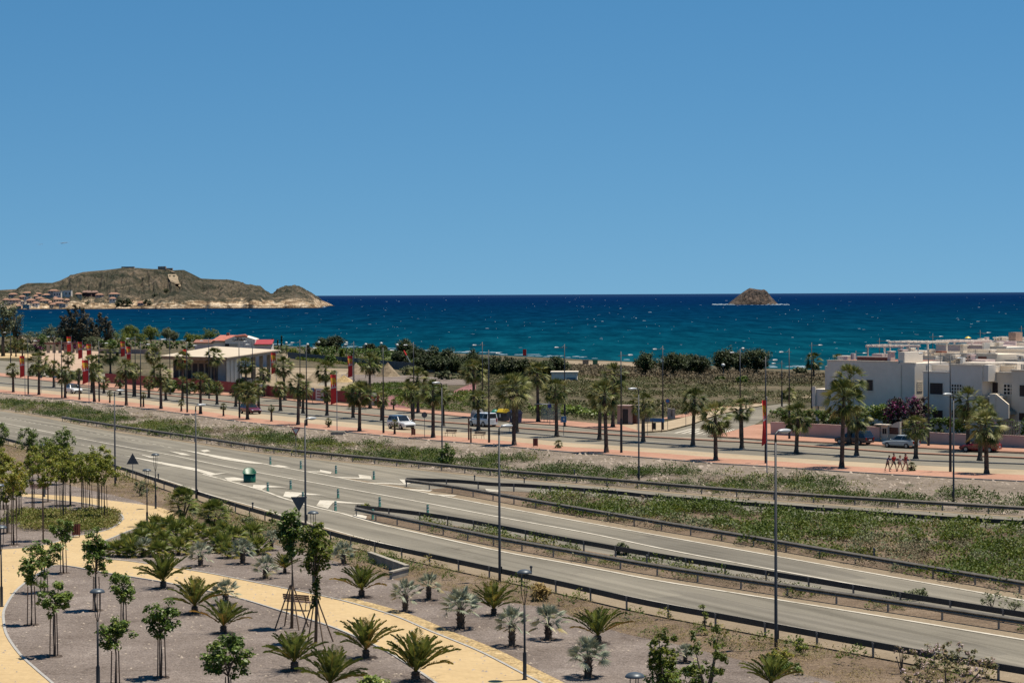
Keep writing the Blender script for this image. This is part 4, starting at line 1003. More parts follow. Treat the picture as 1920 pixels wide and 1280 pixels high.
def mounds(tagn, P, hlo, hhi, where, dry=None, per=100, size=.10, ph=0.0, wet=0.0):
    """bushy clumps in patches: deep green, yellow-green, straw and rust, some grey-green"""
    if len(P) == 0: return
    n1, n2 = pn(P,.085,5.9+ph), pn(P,.30,2.3+ph); val = n1*1.3+n2*.75+.16*rng.normal(size=len(P))+wet
    if dry is not None: val = val-dry
    h = hlo+(hhi-hlo)*rng.random(len(P))**1.6; grey = rng.random(len(P)) < .13
    rust = (val < -.22) & ~grey; straw = (val >= -.22) & (val < -.04) & ~grey; yg = (val >= -.04) & (val < .20) & ~grey; dg = (val >= .20) & ~grey
    sk_ = straw & (rng.random(len(P)) < .45); straw &= ~sk_
    weeds(tagn, P[dg], h[dg]*1.1, np.clip(.10+.12*rng.random(dg.sum()),0,1), L_weed, f'deep green bushy weeds {where}', per, size, spread=.62)
    weeds(tagn, P[yg], h[yg], np.clip(.30+.16*rng.random(yg.sum()),0,1), L_weed, f'yellow-green bushy weeds {where}', per, size, spread=.62)
    weeds(tagn, P[straw], h[straw]*.6, .66+.22*rng.random(straw.sum()), L_weed, f'straw-coloured dry grass {where}', per*2//3, size*.9, spread=.7)
    weeds(tagn, P[rust], h[rust]*.7, .35+.35*rng.random(rust.sum()), L_brush, f'rusty brown low brush {where}', per*2//3, size*.9, spread=.7)
    weeds(tagn, P[grey], h[grey], .3+.3*rng.random(grey.sum()), L_olive, f'grey-green bushes {where}', per, size*.9, spread=.6)
def verge_weeds():
    fe = np.array([tuple(p) for p in FE]); ve = np.array([tuple(p) for p in VE])
    def share(P):
        da = np.array([np.min(np.hypot(*(fe-p).T)) for p in P]); db = np.array([np.min(np.hypot(*(ve-p).T)) for p in P]); return da/(da+db), 960+FPX*P[:,0]/P[:,1]
    P = scatter(region(FE, VE), 1.15); P = P[vis(P)]; f, px = share(P)
    g = np.interp(f, [0,.1,.35,.52,.66,1.0], [.62,.62,.55,.22,-.45,-.75]) + np.interp(px, [0,150,900,1500,1920],[-.05,.1,.08,.0,-.06])
    k = g+pn(P,.13,3.3)*1.25+pn(P,.4,1.1)*.5 > .25*rng.random(len(P))+.12; P, f, px = P[k], f[k], px[k]
    dry = np.exp(-((px-430)/52)**2)*(f < .5)*.95
    mounds('verge_weeds', P, .28, .95, 'on the bank between highway and boulevard', dry, 95, .10, 0.0, .20)
    Q = scatter(region(FE, VE), 1.3); Q = Q[vis(Q)]; f, px = share(Q); Q = Q[(pn(Q,.2,6.6)+.3*rng.normal(size=len(Q)) > -.05)]
    weeds('dry_tufts', Q, .13, .62+.25*rng.random(len(Q)), L_weed, 'short dry tufts on the bare verge', 14, .07)
verge_weeds()
P = scatter(region(R4[2:], R5[:len(R4)]), 1.25); P = P[vis(P)]; px = 960+FPX*P[:,0]/P[:,1]; P = P[px > 985+30*rng.random(len(P))]; P = P[pn(P,.15,7.3) > -.30]
mounds('median_weeds', P, .32, 1.15, 'between the highway and the slip road', None, 110, .11, 3.0, .10)
P = scatter(region(R2, R3), 1.5); P = P[vis(P)]; px = 960+FPX*P[:,0]/P[:,1]; P = P[(px > 790) & (pn(P,.2,3.7) > -.22)]
mounds('median_weeds', P, .25, .85, 'between the two median guardrails', None, 85, .09, 7.0, -.02)
P = scatter(region(offset(R1,-.1), offset(R1,-4.5)), 2.6); P = P[vis(P)]; nA = pn(P,.3,4.5); k = nA > .12*rng.random(len(P))-.02; P, nA = P[k], nA[k]
weeds('roadside_weeds', P, np.clip(.2+.4*nA,.1,.6), np.clip(.55+.6*pn(P,.6,8.2),.15,.85), L_weed, 'scattered weeds on the soil along the near guardrail', 26, .08)
M = scatter(region(offset(R1,-.2), offset(R1,-2.6)), .22); M = M[vis(M)]
weeds('roadside_weeds', M, .3+.6*rng.random(len(M)), np.clip(.1+.5*rng.random(len(M)),0,.6), L_weed, 'taller green weeds at the posts of the near guardrail', 70, .09, spread=.35)
P = scatter([G(x,y).to_2d() for x,y in [(330,945),(420,965),(560,1003),(700,1040),(790,1062),(780,1082),(700,1066),(600,1046),(500,1016),(400,992),(330,962)]], 1.1); P = P[pn(P,.35,8.8) > -.2]
mounds('roadside_weeds', P, .22, .8, 'on the slope between the path planting and the guardrail', None, 80, .075, 11.0, -.05)
P = scatter([G(x,y).to_2d() for x,y in [(800,1075),(1000,1118),(1250,1172),(1500,1222),(1500,1258),(1250,1205),(1000,1140),(800,1092)]], .7); P = P[pn(P,.35,1.8) > -.15]
mounds('roadside_weeds', P, .18, .65, 'on the soil below the near guardrail', None, 70, .07, 13.0, -.12)
P = scatter(region(offset(R1,-.3), gravel_edge[::1]), 4.0); P = P[vis(P) & (P[:,1] > 90)]; nA = pn(P,.45,2.9); P, nA = P[nA > -.18], nA[nA > -.18]
weeds('slope_weeds', P, .10+.16*np.abs(nA), np.clip(.68+.35*pn(P,.7,1.2)+.06*rng.normal(size=len(P)),.2,1), L_weed, 'dry straw and low weeds on the soil slope above the park', 20, .06)
P = scatter([G(x,y).to_2d() for x,y in [(1060,1130),(1500,1230),(1920,1310),(1500,1285),(1330,1230),(1080,1165)]], 6); nA = pn(P,.5,4.9)
weeds('slope_weeds', P[nA>0], .16+.2*nA[nA>0], np.clip(.66+.3*pn(P[nA>0],.8,1.2),.3,.95), L_weed, 'dry brown weeds on the slope below the guardrail', 10, .1)
P = scatter([G(x,y).to_2d() for x,y in [(560,985),(700,1020),(780,1050),(760,1075),(640,1048),(520,1000)]], 7); nA = pn(P,.6,6.9)
weeds('slope_weeds', P[nA>-.1], .2+.25*np.abs(nA[nA>-.1]), np.clip(.45+.5*pn(P[nA>-.1],.9,2.2),.15,.9), L_weed, 'dry and green weeds below the guardrail by the planter', 12, .11)
P = scatter([p for p in isl[8:-8]], 3.0); yb = np.array([0]*len(P)); 
pp = np.array([552.2+ (17.3*FPX/p[1]) for p in P]); kx = 960+FPX*P[:,0]/P[:,1]
k = (pp > 958) & (pp < 992) & (kx < 215); weeds('ground_cover', P[k], .55, np.clip(.45+.15*rng.random(k.sum()),0,1), L_weed, 'band of yellow-green ground cover inside the path loop', 40, .11)
P = scatter([G(x,y).to_2d() for x,y in [(20,962),(210,966),(215,985),(150,1000),(90,990),(0,985)]], 3.5)
weeds('ground_cover', P, .5, np.clip(.34+.2*rng.random(len(P)),0,1), L_weed, 'yellow-green ground cover strip between the young trees', 40, .10)
# scrub land beyond the boulevard
L_scrub = leafy('scrub_leaf', [(0.0,(.038,.052,.016)),(0.3,(.075,.092,.028)),(0.5,(.115,.115,.042)),(0.7,(.17,.14,.075)),(1.0,(.27,.21,.13))], .15, .7)
def scrub(poly_px, dens, hmul, tint0, lab, size=.32, thr=0.0, sc=.03, tv=.25):
    P = scatter([G(x,y).to_2d() for x,y in poly_px], dens); nA = pn(P*np.array([.6,1]),sc,2.7); nB = pn(P,.12,6.1); k = nA+.6*nB > thr+.25*rng.normal(size=len(P)); P, nA, nB = P[k], nA[k], nB[k]
    weeds('scrub', P, np.clip(.55+.4*nB,.25,1.3)*hmul, np.clip(tint0+tv*nB+.12*nA+.08*rng.normal(size=len(P)),0,1), L_scrub if tint0 > .3 else L_weed, lab, 24, size*.62)
scrub([(900,716),(1030,716),(1180,714),(1330,722),(1430,745),(1430,758),(1330,770),(1160,792),(1060,786),(900,772)], .75, .85, .36, 'green scrub on the vacant land behind the boulevard', .34, -.05)
scrub([(1160,706),(1330,704),(1500,712),(1545,722),(1545,760),(1470,756),(1400,750),(1250,726)], .55, .8, .46, 'patchy scrub between the pines and the side street', .36, -.02)
scrub([(740,742),(800,732),(840,740),(900,736),(900,776),(800,768),(740,764)], .9, 1.0, .20, 'green scrub behind the pavement', .34, -.05)
scrub([(690,722),(780,720),(840,726),(780,738),(720,746),(640,745),(640,728)], 1.2, .9, .16, 'fresh green grass behind the red hoarding', .3, -.2)
scrub([(840,690),(1040,706),(1180,706),(1180,716),(1040,722),(860,712)], .5, .9, .44, 'scrub before the pine belt', .4, -.05)
scrub([(1040,690),(1150,696),(1200,704),(1040,706)], .5, 1.2, .45, 'coastal scrub behind the beach', .4, -.1)
P = scatter([G(x,y).to_2d() for x,y in [(1230,712),(1400,708),(1540,712),(1540,726),(1400,722),(1240,724)]], .55)
nb = pn(P*np.array([.3,1]),.12,4.4); P = P[nb > 0]
weeds('dry_scrub', P, .8, .5, L_brush, 'brown dry brush in dark bands beyond the scrub', 24, .22)
P = scatter([G(x,y).to_2d() for x,y in [(1060,688),(1150,690),(1230,696),(1400,700),(1545,706),(1545,714),(1300,714),(1060,706)]], .5)
weeds('dry_scrub', P, .9, .55, L_brush, 'brown brush at the foot of the pines', 24, .24)
P = scatter([G(x,y).to_2d() for x,y in [(560,668),(700,676),(860,690),(860,698),(700,690),(560,676)]], .35)
weeds('scrub', P, .8, np.clip(.3+.15*rng.normal(size=len(P)),0,1), L_weed, 'mixed low planting on the far side of the yard', 24, .26)

# loose stones on the gravel and the verge
def stones(poly, dens, r0, lab, m, name='loose_stones'):
    P = scatter(poly, dens); P = P[vis(P)]; V = []; T = []; n = 0
    for x, y in P:
        r_ = r0*rng.uniform(.5,1.5)**1.6; k = np.array([[1,0,0],[-.5,.87,0],[-.5,-.87,0],[.1,0,.75],[.0,.1,-.2]])*r_*rng.uniform(.7,1.3,(5,3)); a = rng.uniform(0,6.28); ca, sa = math.cos(a), math.sin(a)
        k = np.stack([k[:,0]*ca-k[:,1]*sa+x, k[:,0]*sa+k[:,1]*ca+y, k[:,2]+.035],1); V.append(k); T += [(n,n+1,n+3),(n+1,n+2,n+3),(n+2,n,n+3)]; n += 5
    return tag(link(name, np_mesh(name, np.concatenate(V), T, m, None, 3)), lab, 'stones', None, 'stuff')
M_rock = plain('pale_loose_rock', (.36,.30,.25), .95, 0, .3, 2)
stones([p for p in gravel_edge]+[Vector((22,60)),Vector((-60,60))], 1.1, .055, 'small loose stones strewn over the park gravel', M_rock)
stones(region(FE, VE), .35, .16, 'pale broken rocks strewn over the verge bank', M_rock)
# ------------------------------------------------------------------ metals and paints
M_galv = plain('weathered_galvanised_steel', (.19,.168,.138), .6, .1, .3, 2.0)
M_galvshade = plain('shaded_back_steel', (.050,.048,.046), .6, .1, .3, 2.0)  # shade on the rail backs put into the colour: darker copy of the steel
M_galvd = plain('galvanised_post', (.26,.25,.24), .5, .2, .2, 3.0)
M_pole = plain('grey_painted_pole', (.06,.062,.068), .5, .3, .12, 2.0)
M_poled = plain('dark_pole_foot', (.022,.024,.03), .5, .2)
M_lamphead = plain('pale_lamp_housing', (.55,.57,.58), .35, .1)
M_black = plain('black_iron', (.012,.013,.015), .45, .3)
M_hat = plain('slate_lamp_hat', (.085,.105,.125), .45, .3, .15, 4)
M_globe = plain('frosted_globe', (.75,.75,.72), .3)
M_green = plain('green_plastic', (.004,.115,.062), .45, 0, .12, 3)
M_teal = plain('teal_marker', (.006,.13,.10), .5)
M_refl = plain('white_reflective_band', (.62,.66,.64), .5)
M_grey = plain('grey_sign_back', (.115,.125,.135), .5, .3, .1, 3)
M_signw = plain('white_sign_face', (.72,.70,.66), .5)
M_red = plain('signal_red', (.42,.018,.018), .5, 0, .1, 2)
M_flag = plain('red_flag_cloth', (.80,.035,.03), .8, 0, .12, 1.5)
M_fyel = plain('yellow_flag_print', (.80,.42,.03), .8)
M_fwhite = plain('white_flag_print', (.66,.55,.52), .8)
M_hoard = plain('red_hoarding_board', (.30,.014,.012), .6, 0, .15, .7)
M_blue = plain('blue_sign_face', (.03,.16,.38), .5)
M_wood = plain('dark_bench_wood', (.11,.055,.035), .6, 0, .3, 6)
M_brown = plain('rust_brown_bin', (.14,.035,.022), .6, 0, .2, 4)
M_conc = plain('cast_concrete', (.36,.32,.26), .9, 0, .25, 1.5)
M_glass = plain('car_glass', (.015,.02,.024), .08, 0, 0, 1, .8)
M_tyre = plain('tyre_rubber', (.012,.012,.013), .85)
M_rim = plain('alloy_rim', (.42,.43,.45), .3, .8)
M_lightr = plain('red_lamp_glass', (.30,.008,.008), .2)
M_lightw = plain('clear_lamp_glass', (.62,.64,.66), .12)
M_plate = plain('number_plate', (.70,.70,.66), .5)
# ------------------------------------------------------------------ guardrails
def guardrail(label, L, step, side, post_from=1, ends=True, steel=None):
    """side +1: the beam is on the left of the direction of the line"""
    c = L[len(L)//2].copy(); L2 = [p-c for p in L]
    o = thing('guardrail', label, 'guardrail', (c.x, c.y, 0), 0, 'steel guardrails along the highway')
    prof = [(0,.44),(.085,.475),(.10,.51),(.085,.535),(.0,.60),(.085,.635),(.10,.67),(.085,.69),(-.01,.765),(-.035,.755),(-.035,.445)]
    n = len(prof); vs = []; fs = []
    for i, p in enumerate(L2):
        t = (L2[min(i+1,len(L2)-1)]-L2[max(i-1,0)]).normalized(); nrm = Vector((-t.y, t.x))*side
        e = 1.0
        for (a, z) in prof:
            q_ = p + nrm*(a+.06); vs.append((q_.x, q_.y, z))
    for i in range(len(L2)-1):
        for k in range(n): fs.append((i*n+k, i*n+(k+1)%n, (i+1)*n+(k+1)%n, (i+1)*n+k))
    fs.append(tuple(range(n))); fs.append(tuple((len(L2)-1)*n+k for k in range(n)))
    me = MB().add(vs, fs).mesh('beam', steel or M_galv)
    bm = bmesh.new(); bm.from_mesh(me); bmesh.ops.recalc_face_normals(bm, faces=bm.faces); bm.to_mesh(me); bm.free()
    link('beam', me, o)
    pm = MB(); pm.box(-.05,.05,-.035,.035,-.1,.70); pm.box(-.07,.07,.0,.075,.52,.68); pm.box(-.05,.05,-.06,-.035,.72-.06,.74)
    pme = pm.mesh('post', M_galvd)
    pts = resample(L2, step)
    pts = [x for x in pts if abs((x[0].x+c.x)/(x[0].y+c.y)) < .29][:99]
    for p, t in pts:
        a = math.atan2(t.y, t.x) + (0 if side > 0 else math.pi)
        link('post', pme, o, (p.x, p.y, 0), rot=(0,0,a))
    return o, c
def marker(o, c, px, py, col=M_refl):
    P = G(px, py); mb = MB(); mb.box(-.05,.05,-.02,.02,.74,1.12); mb.ell((0,0,1.16),(.09,.03,.09),8,6)
    mb.build('reflector', M_grey, o, loc=(P.x-c.x, P.y-c.y, 0))
o,c = guardrail('long dark guardrail between the park slope and the near lane', R1, 4.0, 1, steel=M_galvshade)
marker(o,c,996,1099); marker(o,c,474,971); marker(o,c,156,870); marker(o,c,297,913)
o,c = guardrail('guardrail on the near edge of the weedy median, starting at the white chevrons', R2, 4.0, -1); marker(o,c,1213,1077)
o,c = guardrail('guardrail on the far edge of the weedy median, its back to the park', R3, 4.0, 1, steel=M_galvshade)
o,c = guardrail('guardrail along the far edge of the main carriageway', R4, 4.0, -1); marker(o,c,1639,1063)
o,c = guardrail('dark guardrail on the near edge of the slip road', R5, 4.0, 1, steel=M_galvshade); marker(o,c,890,916); marker(o,c,983,921)
o,c = guardrail('long guardrail below the green verge on the far side of the slip road', R6, 4.0, -1); marker(o,c,1077,905)
# ------------------------------------------------------------------ lamps
def frame(P, Q):
    d = (Q-P); return math.atan2(d.y, d.x)
def road_lamp(bx, by, ty, label, ang, L=.55):
    P = G(bx, by); h = zat(bx, ty, P)
    o = thing('highway_lamp', label, 'street lamp', (P.x, P.y, 0), ang, 'single-arm lamps along the highway')
    mb = MB(); mb.tube([(0,0,0),(0,0,.5),(0,0,h-.55)], [.092,.085,.055], 10); mb.build('pole', M_pole, o, True)
    mb = MB(); mb.box(-.18,.18,-.18,.18,0,.06); mb.box(.10,.135,-.08,.08,.5,.95); mb.build('base_plate', M_poled, o)
    mb = MB(); mb.tube([(0,0,h-.56),(0,0,h-.2),(.12,0,h-.1),(.3,0,h-.06)], [.065,.052,.045,.04], 8); mb.build('arm', M_pole, o, True)
    mb = MB(); mb.ell((.62,0,h-.06),(.46,.17,.11),14,8); mb.build('lamp_head', M_lamphead, o, True)
    mb = MB(); mb.ell((.66,0,h-.12),(.3,.12,.07),10,6); mb.build('lamp_glass', M_globe, o, True)
    return o
for x, by, ty, lab, a in [(216,911,731,'tall grey lamp post behind the yellow-green grove',R(42)),(368,938,758,'tall grey lamp post beside the dark shrub and guardrail',R(42)),
        (573,988,783,'tall grey lamp post behind the tall staked trees',R(42)),(937,1091,797,'tall grey lamp post in mid picture on the park side of the guardrail',R(40)),
        (1455,1217,806,'tallest grey lamp post, by the yellow bush near the bottom edge',R(40))]: road_lamp(x, by, ty, lab, a)
for x, by, ty, lab in [(829,872,716,'grey lamp post on the verge near the green benches'),(1198,906,727,'grey lamp post on the verge left of the pink kiosk'),(1788,942,737,'grey lamp post on the verge before the white houses')]: road_lamp(x, by, ty, lab, R(205))
def tee_mesh(h, arm):
    a = MB(); a.tube([(0,0,h*.34),(0,0,h)], [.085,.05], 9); A = a.mesh('pole', M_pole, True)
    b = MB(); b.tube([(0,0,0),(0,0,h*.34)], [.14,.125], 9); b.box(-.2,.2,-.2,.2,0,.05); B = b.mesh('foot', M_poled)
    c = MB(); c.tube([(-.45,0,h-.45),(arm,0,h-.42)], [.035,.035], 6); c.tube([(-.05,0,h-.1),(.5,0,h-.42)],[.012,.012],4); C = c.mesh('arm', M_pole)
    d = MB(); d.ell((arm+.2,0,h-.40),(.42,.16,.09),12,6); D = d.mesh('lamp_head', M_lamphead, True)
    return [('pole',A),('foot',B),('arm',C),('lamp_head',D)]
def tee_lamp(bx, by, ty, lab, ang, arm=1.3, grp='tall arm lamps along the boulevard'):
    P = G(bx, by); h = zat(bx, ty, P)-P.z
    o = thing('boulevard_lamp', lab, 'street lamp', (P.x, P.y, P.z), ang, grp)
    for n_, me in tee_mesh(h, arm): link(n_, me, o)
    return o
nl = [(53,740,635),(116,747,637),(186,754,639),(264,764,641),(351,774,643),(449,785,641),(575,799,647),(719,813,651),(917,831,656),(1165,850,659),(1436,870,668),(1782,886,664)]
for i, (x, b_, t) in enumerate(nl): tee_lamp(x, b_, t, f"tall slim lamp post on the near pavement, {nth(i, len(nl))}", R(45))
fl = [(254,744,630),(319,740,632),(392,748,634),(474,756,635),(563,764,637),(664,775,640),(776,786,641),(905,788,641),(1059,800,645),(1243,807,648),(1388,822,654),(1480,824,653),(1741,837,655)]
for i, (x, b_, t) in enumerate(fl): tee_lamp(x, b_, t, f"tall slim lamp post across the boulevard, {nth(i, len(fl))}", R(225) if x < 1380 else R(225), 1.3)
for x, b_, t, lab in [(1466,762,676,'short lamp post in the scrub beside the side street'),(1522,770,642,'lamp post behind the hedge left of the white houses'),(1605,775,657,'lamp post behind the flat roof of the first white house'),
                      (1649,770,634,'lamp post above the white pergola roof'),(1749,765,626,'lamp post above the pergola terraces'),(1838,765,619,'lamp post above the chimneys'),(1915,765,611,'lamp post behind the tall tan chimney'),(20,690,620,'lamp post by the promenade palms'),(102,694,628,'lamp post beside the plaza pillars')]:
    tee_lamp(x, b_, t, lab, R(20) if x > 1500 else R(200), 1.2, 'lamp posts far behind')
gl = [(537,668,641),(577,670,644),(598,672,640),(650,672,641),(686,674,644),(715,676,642),(745,680,645),(1356,712,682),(1393,704,652),(1365,704,662)]
for i, (x, b_, t) in enumerate(gl):
    P = G(x, b_); h = zat(x, t, P)-P.z
    o = thing('globe_lamp', f"thin promenade lamp with a white globe, {nth(i, len(gl))}", 'lamp', P, 0, 'globe lamps on the sea promenade')
    mb = MB(); mb.tube([(0,0,0),(0,0,h-.3)],[.09,.06],6); mb.build('pole', M_pole, o)
    mb = MB(); mb.ell((0,0,h-.25),(.42,.42,.36),10,7); mb.build('globe', M_globe, o, True)
def park_lamp(bx, by, ty, lab):
    P = G(bx, by); h = zat(bx, ty, P)
    o = thing('park_lamp', lab, 'park lamp', (P.x, P.y, .03), .4, 'black park lamps with domed hats')
    mb = MB(); mb.lathe([(.12,0),(.12,.04),(.085,.06),(.085,h*.24),(.06,h*.25),(.05,h*.26),(.045,h*.68)], 12); mb.build('post', M_black, o, True)
    for k in range(3):
        a = k*2.094+.3; ca, sa = math.cos(a), math.sin(a)
        mb = MB(); mb.tube([(0,0,h*.66),(ca*.05,sa*.05,h*.70),(ca*.14,sa*.14,h*.78),(ca*.165,sa*.165,h-.16)], .016, 6); mb.build('fork_rod', M_black, o, True)
    mb = MB(); mb.lathe([(.05,h-.22),(.05,h-.17),(.16,h-.17),(.33,h-.175),(.335,h-.15),(.30,h-.09),(.22,h-.035),(.10,h-.005),(.02,h)], 20); mb.build('hat', M_hat, o, True)
for x, by, ty, lab in [(984,1275,1068,'black park lamp standing at the pebble edge of the path'),(184,1297,1104,'black park lamp among the young staked trees'),(276,987,879,'black park lamp before the curve of the sandy path'),(292,954,850,'black park lamp between the grove and the guardrail'),
        (588,1102,958,'park lamp hidden behind the tall staked trees'),(1191,1509,1261,'park lamp whose hat just rises over the bottom edge'),(0,1040,907,'upper park lamp cut by the frame edge'),(3,1138,985,'lower park lamp cut by the frame edge'),(83,932,832,'park lamp inside the leafy dark trees')]: park_lamp(x, by, ty, lab)
# ------------------------------------------------------------------ banners on poles
def banner(px, pole_base, ty, by, wpx, poleoff, lab, wave=1.0):
    P = G(px+poleoff, pole_base); s = ppm(P); ztop = zat(px, ty, P)-P.z; zb = zat(px, by, P)-P.z; wd = wpx/s
    o = thing('banner_flag', lab, 'flag', P, R(8), 'red and yellow banner flags')
    mb = MB(); mb.tube([(0,0,0),(0,0,ztop+.25)], [.06,.035], 7); mb.ell((0,0,ztop+.28),(.06,.06,.06),6,5); mb.build('pole', plain_pole, o)
    nx, nzz = 8, 26; mb = MB(); vs = []
    for j in range(nzz+1):
        for i in range(nx+1):
            u = i/nx; v_ = j/nzz; z = ztop-(ztop-zb)*v_
            x = -u*wd*(1-.12*v_*wave*math.sin(3*v_)); y = .14*wave*math.sin(5*v_+3*u)*u
            vs.append((x-.06, y, z - .25*u*v_*wave))
    def m_of(u, v_):
        if v_ < .10: return 0
        if v_ < .36:
            r_ = math.hypot((u-.45)/.42, (v_-.24)/.11); a = math.atan2(v_-.24, u-.45)
            return 1 if (r_ < .98 and not (.35 < r_ < .6 and a > .3)) or u > .2 and v_ < .2 else 0
        if v_ < .46: return 2 if (int(u*9) % 2 == 0 and .1 < u < .9) or .41 < v_ < .45 else 0
        return 0
    for j in range(nzz):
        for i in range(nx):
            mb.cur = m_of((i+.5)/nx, (j+.5)/nzz); a = j*(nx+1)+i
            n0 = len(mb.v)
            mb.f.append([a, a+1, a+nx+2, a+nx+1]); mb.m.append(mb.cur)
    mb.v = vs; mb.build('banner', [M_flag, M_fyel, M_fwhite], o)
plain_pole = plain('pale_flag_pole', (.42,.42,.42), .4, .2)
for a in [(42,742,667,705,9,5,'banner flag beside the first palms at the frame edge'),(129,685,631,660,8,5,'highest banner flag before the casuarina tree'),(150,702,641,671,8,5,'banner flag over the plaza, left of the wider one'),
          (167,709,645,668,9,5,'wide banner flag over the plaza beside a dark palm'),(159,757,675,716,12,8,'large drooping banner flag before the white car'),(230,700,640,667,8,5,'left one of two overlapping banner flags behind the palms'),(241,717,650,678,8,5,'right one of two overlapping banner flags behind the palms'),
          (347,727,655,688,7,4,'narrow banner flag before the pavilion roof end'),(512,736,661,699,9,6,'banner flag at the open corner of the white pavilion'),(668,747,667,705,9,-6,'banner flag half hidden by a palm at the sand heaps'),
          (627,813,702,755,11,5,'near banner flag curling on its pole, left of mid picture'),(1442,893,750,829,8,-4,'narrow furled banner flag right of the side street')]:
    banner(*a[:6], a[6], 1.6 if a[0] in (159, 1442) else 1.0)
P = G(987,690); o = thing('beach_flag','small pink-red feather flag on the beach before the surf','flag',P,0)
mb = MB(); mb.tube([(0,0,0),(0,0,4.8)],.06,6); mb.build('pole', plain_pole, o); mb = MB(); mb.box(-.9,.0,-.02,.02,3.2,4.9); mb.build('cloth', M_flag, o)
P = G(776,692); o = thing('barrier_boom','raised striped boom leaning above the pines','barrier',P,0)
h_ = zat(757,657,P)-P.z; dx = (757-776)/ppm(P)
mb = MB(); mb.tube([(0,0,0),(dx*.75,0,h_*.75)],[.16,.12],6); mb.build('boom', plain_pole, o)
mb = MB(); mb.tube([(dx*.75,0,h_*.75),(dx,0,h_)],[.28,.22],6); mb.build('tip', M_flag, o)
# ------------------------------------------------------------------ traffic signs
def sign(px, by, ty, lab, kind, face, ang=-1.57, wpx=None, name='road_sign', cat='road sign', w_m=.9):
    """ang: direction the face looks at (radians in plan)"""
    P = G(px, by); h = zat(px, ty, P)-P.z; o = thing(name, lab, cat, P, ang+1.5708)
    mb = MB(); mb.tube([(0,.03,0),(0,.03,h-.05)], .035, 7); mb.build('post', M_galvd, o)
    mb = MB(); w_ = w_m/2
    def plate(pts, y0, y1, m):
        k = MB(); n = len(pts); vs = [(x,y0,z) for x,z in pts]+[(x,y1,z) for x,z in pts]
        k.add(vs, [tuple(range(n)), tuple(n+n-1-i for i in range(n))]+[(i,n+i,n+(i+1)%n,(i+1)%n) for i in range(n)])
        me = k.mesh('p', m); bm = bmesh.new(); bm.from_mesh(me); bmesh.ops.recalc_face_normals(bm, faces=bm.faces); bm.to_mesh(me); bm.free(); return me
    hh = w_m*.9
    if kind == 'tri': pts = [(-w_,h-hh),(w_,h-hh),(0,h)]
    elif kind == 'inv': pts = [(-w_,h),(w_,h),(0,h-hh)]
    elif kind == 'round': pts = [(w_*math.cos(a),h-w_+w_*math.sin(a)) for a in np.linspace(0,2*math.pi,20,endpoint=False)]
    else: pts = [(-w_,h-w_m),(w_,h-w_m),(w_,h),(-w_,h)]
    cx_, cz_ = sum(p[0] for p in pts)/len(pts), sum(p[1] for p in pts)/len(pts)
    sh = lambda k: [(cx_+(x-cx_)*k, cz_+(z-cz_)*k) for x, z in pts]
    if face == 'back': link('plate', plate(pts, -.02, .01, M_grey), o)
    elif face == 'yield':
        link('border', plate(pts, -.02, .01, M_red), o); link('panel', plate(sh(.66), -.028, -.02, M_signw), o)
    elif face == 'blue': 
        link('border', plate(pts, -.02, .01, M_signw), o); link('panel', plate(sh(.92), -.028, -.02, M_blue), o)
        k2 = sh(.3); link('symbol', plate([(x*.9,z) for x,z in k2], -.036, -.028, M_signw), o)
    elif face == 'noparking':
        link('border', plate(pts, -.02, .01, M_red), o); link('panel', plate(sh(.78), -.028, -.02, M_blue), o)
    return o
toc = R(-90)
sign(249,904,849,'grey back of a triangular road sign by the guardrail','tri','back',toc,w_m=1.15)
sign(561,1002,931,'grey back of a give-way sign beside the tall staked tree','inv','back',toc,w_m=1.2)
sign(555,857,802,'give-way sign with a red border on the verge','inv','yield',R(-80),w_m=.95)
sign(796,821,772,'round sign seen from behind on the near pavement','round','back',toc,w_m=.7)
sign(1057,817,780,'blue square sign on the kerb between the lanes','sq','blue',R(-70),w_m=.75)
sign(955,810,771,'grey round sign beside the recycling containers','round','back',toc,w_m=.7)
sign(1195,808,767,'blue square sign at the pavement corner before the kiosk','sq','blue',R(-70),w_m=.7)
sign(1252,807,747,'round no-parking sign at the corner of the side street','round','noparking',R(-80),w_m=.6)
sign(1286,800,770,'small grey sign post at the crossing','sq','back',toc,w_m=.45)
sign(586,757,727,'blue sign before the red hoarding','sq','blue',R(-70),w_m=.6)
sign(77,738,703,'round grey sign seen from behind at the access road','round','back',toc,w_m=.55)
sign(104,729,703,'blue round sign at the access road','round','blue',R(-60),w_m=.55)
sign(1214,818,776,'plain steel sign post at the kiosk corner','sq','back',toc,w_m=.3)
P = G(1232,810); o = thing('direction_board','low blue direction board on two posts at the corner','sign',P,R(-40))
for k in (-1,1):
    mb = MB(); mb.tube([(k*.7,0,0),(k*.7,0,1.6)],.05,6); mb.build('post', M_brown, o)
mb = MB(); mb.box(-1.1,1.1,-.04,.04,1.3,1.75); mb.build('board', M_blue, o)
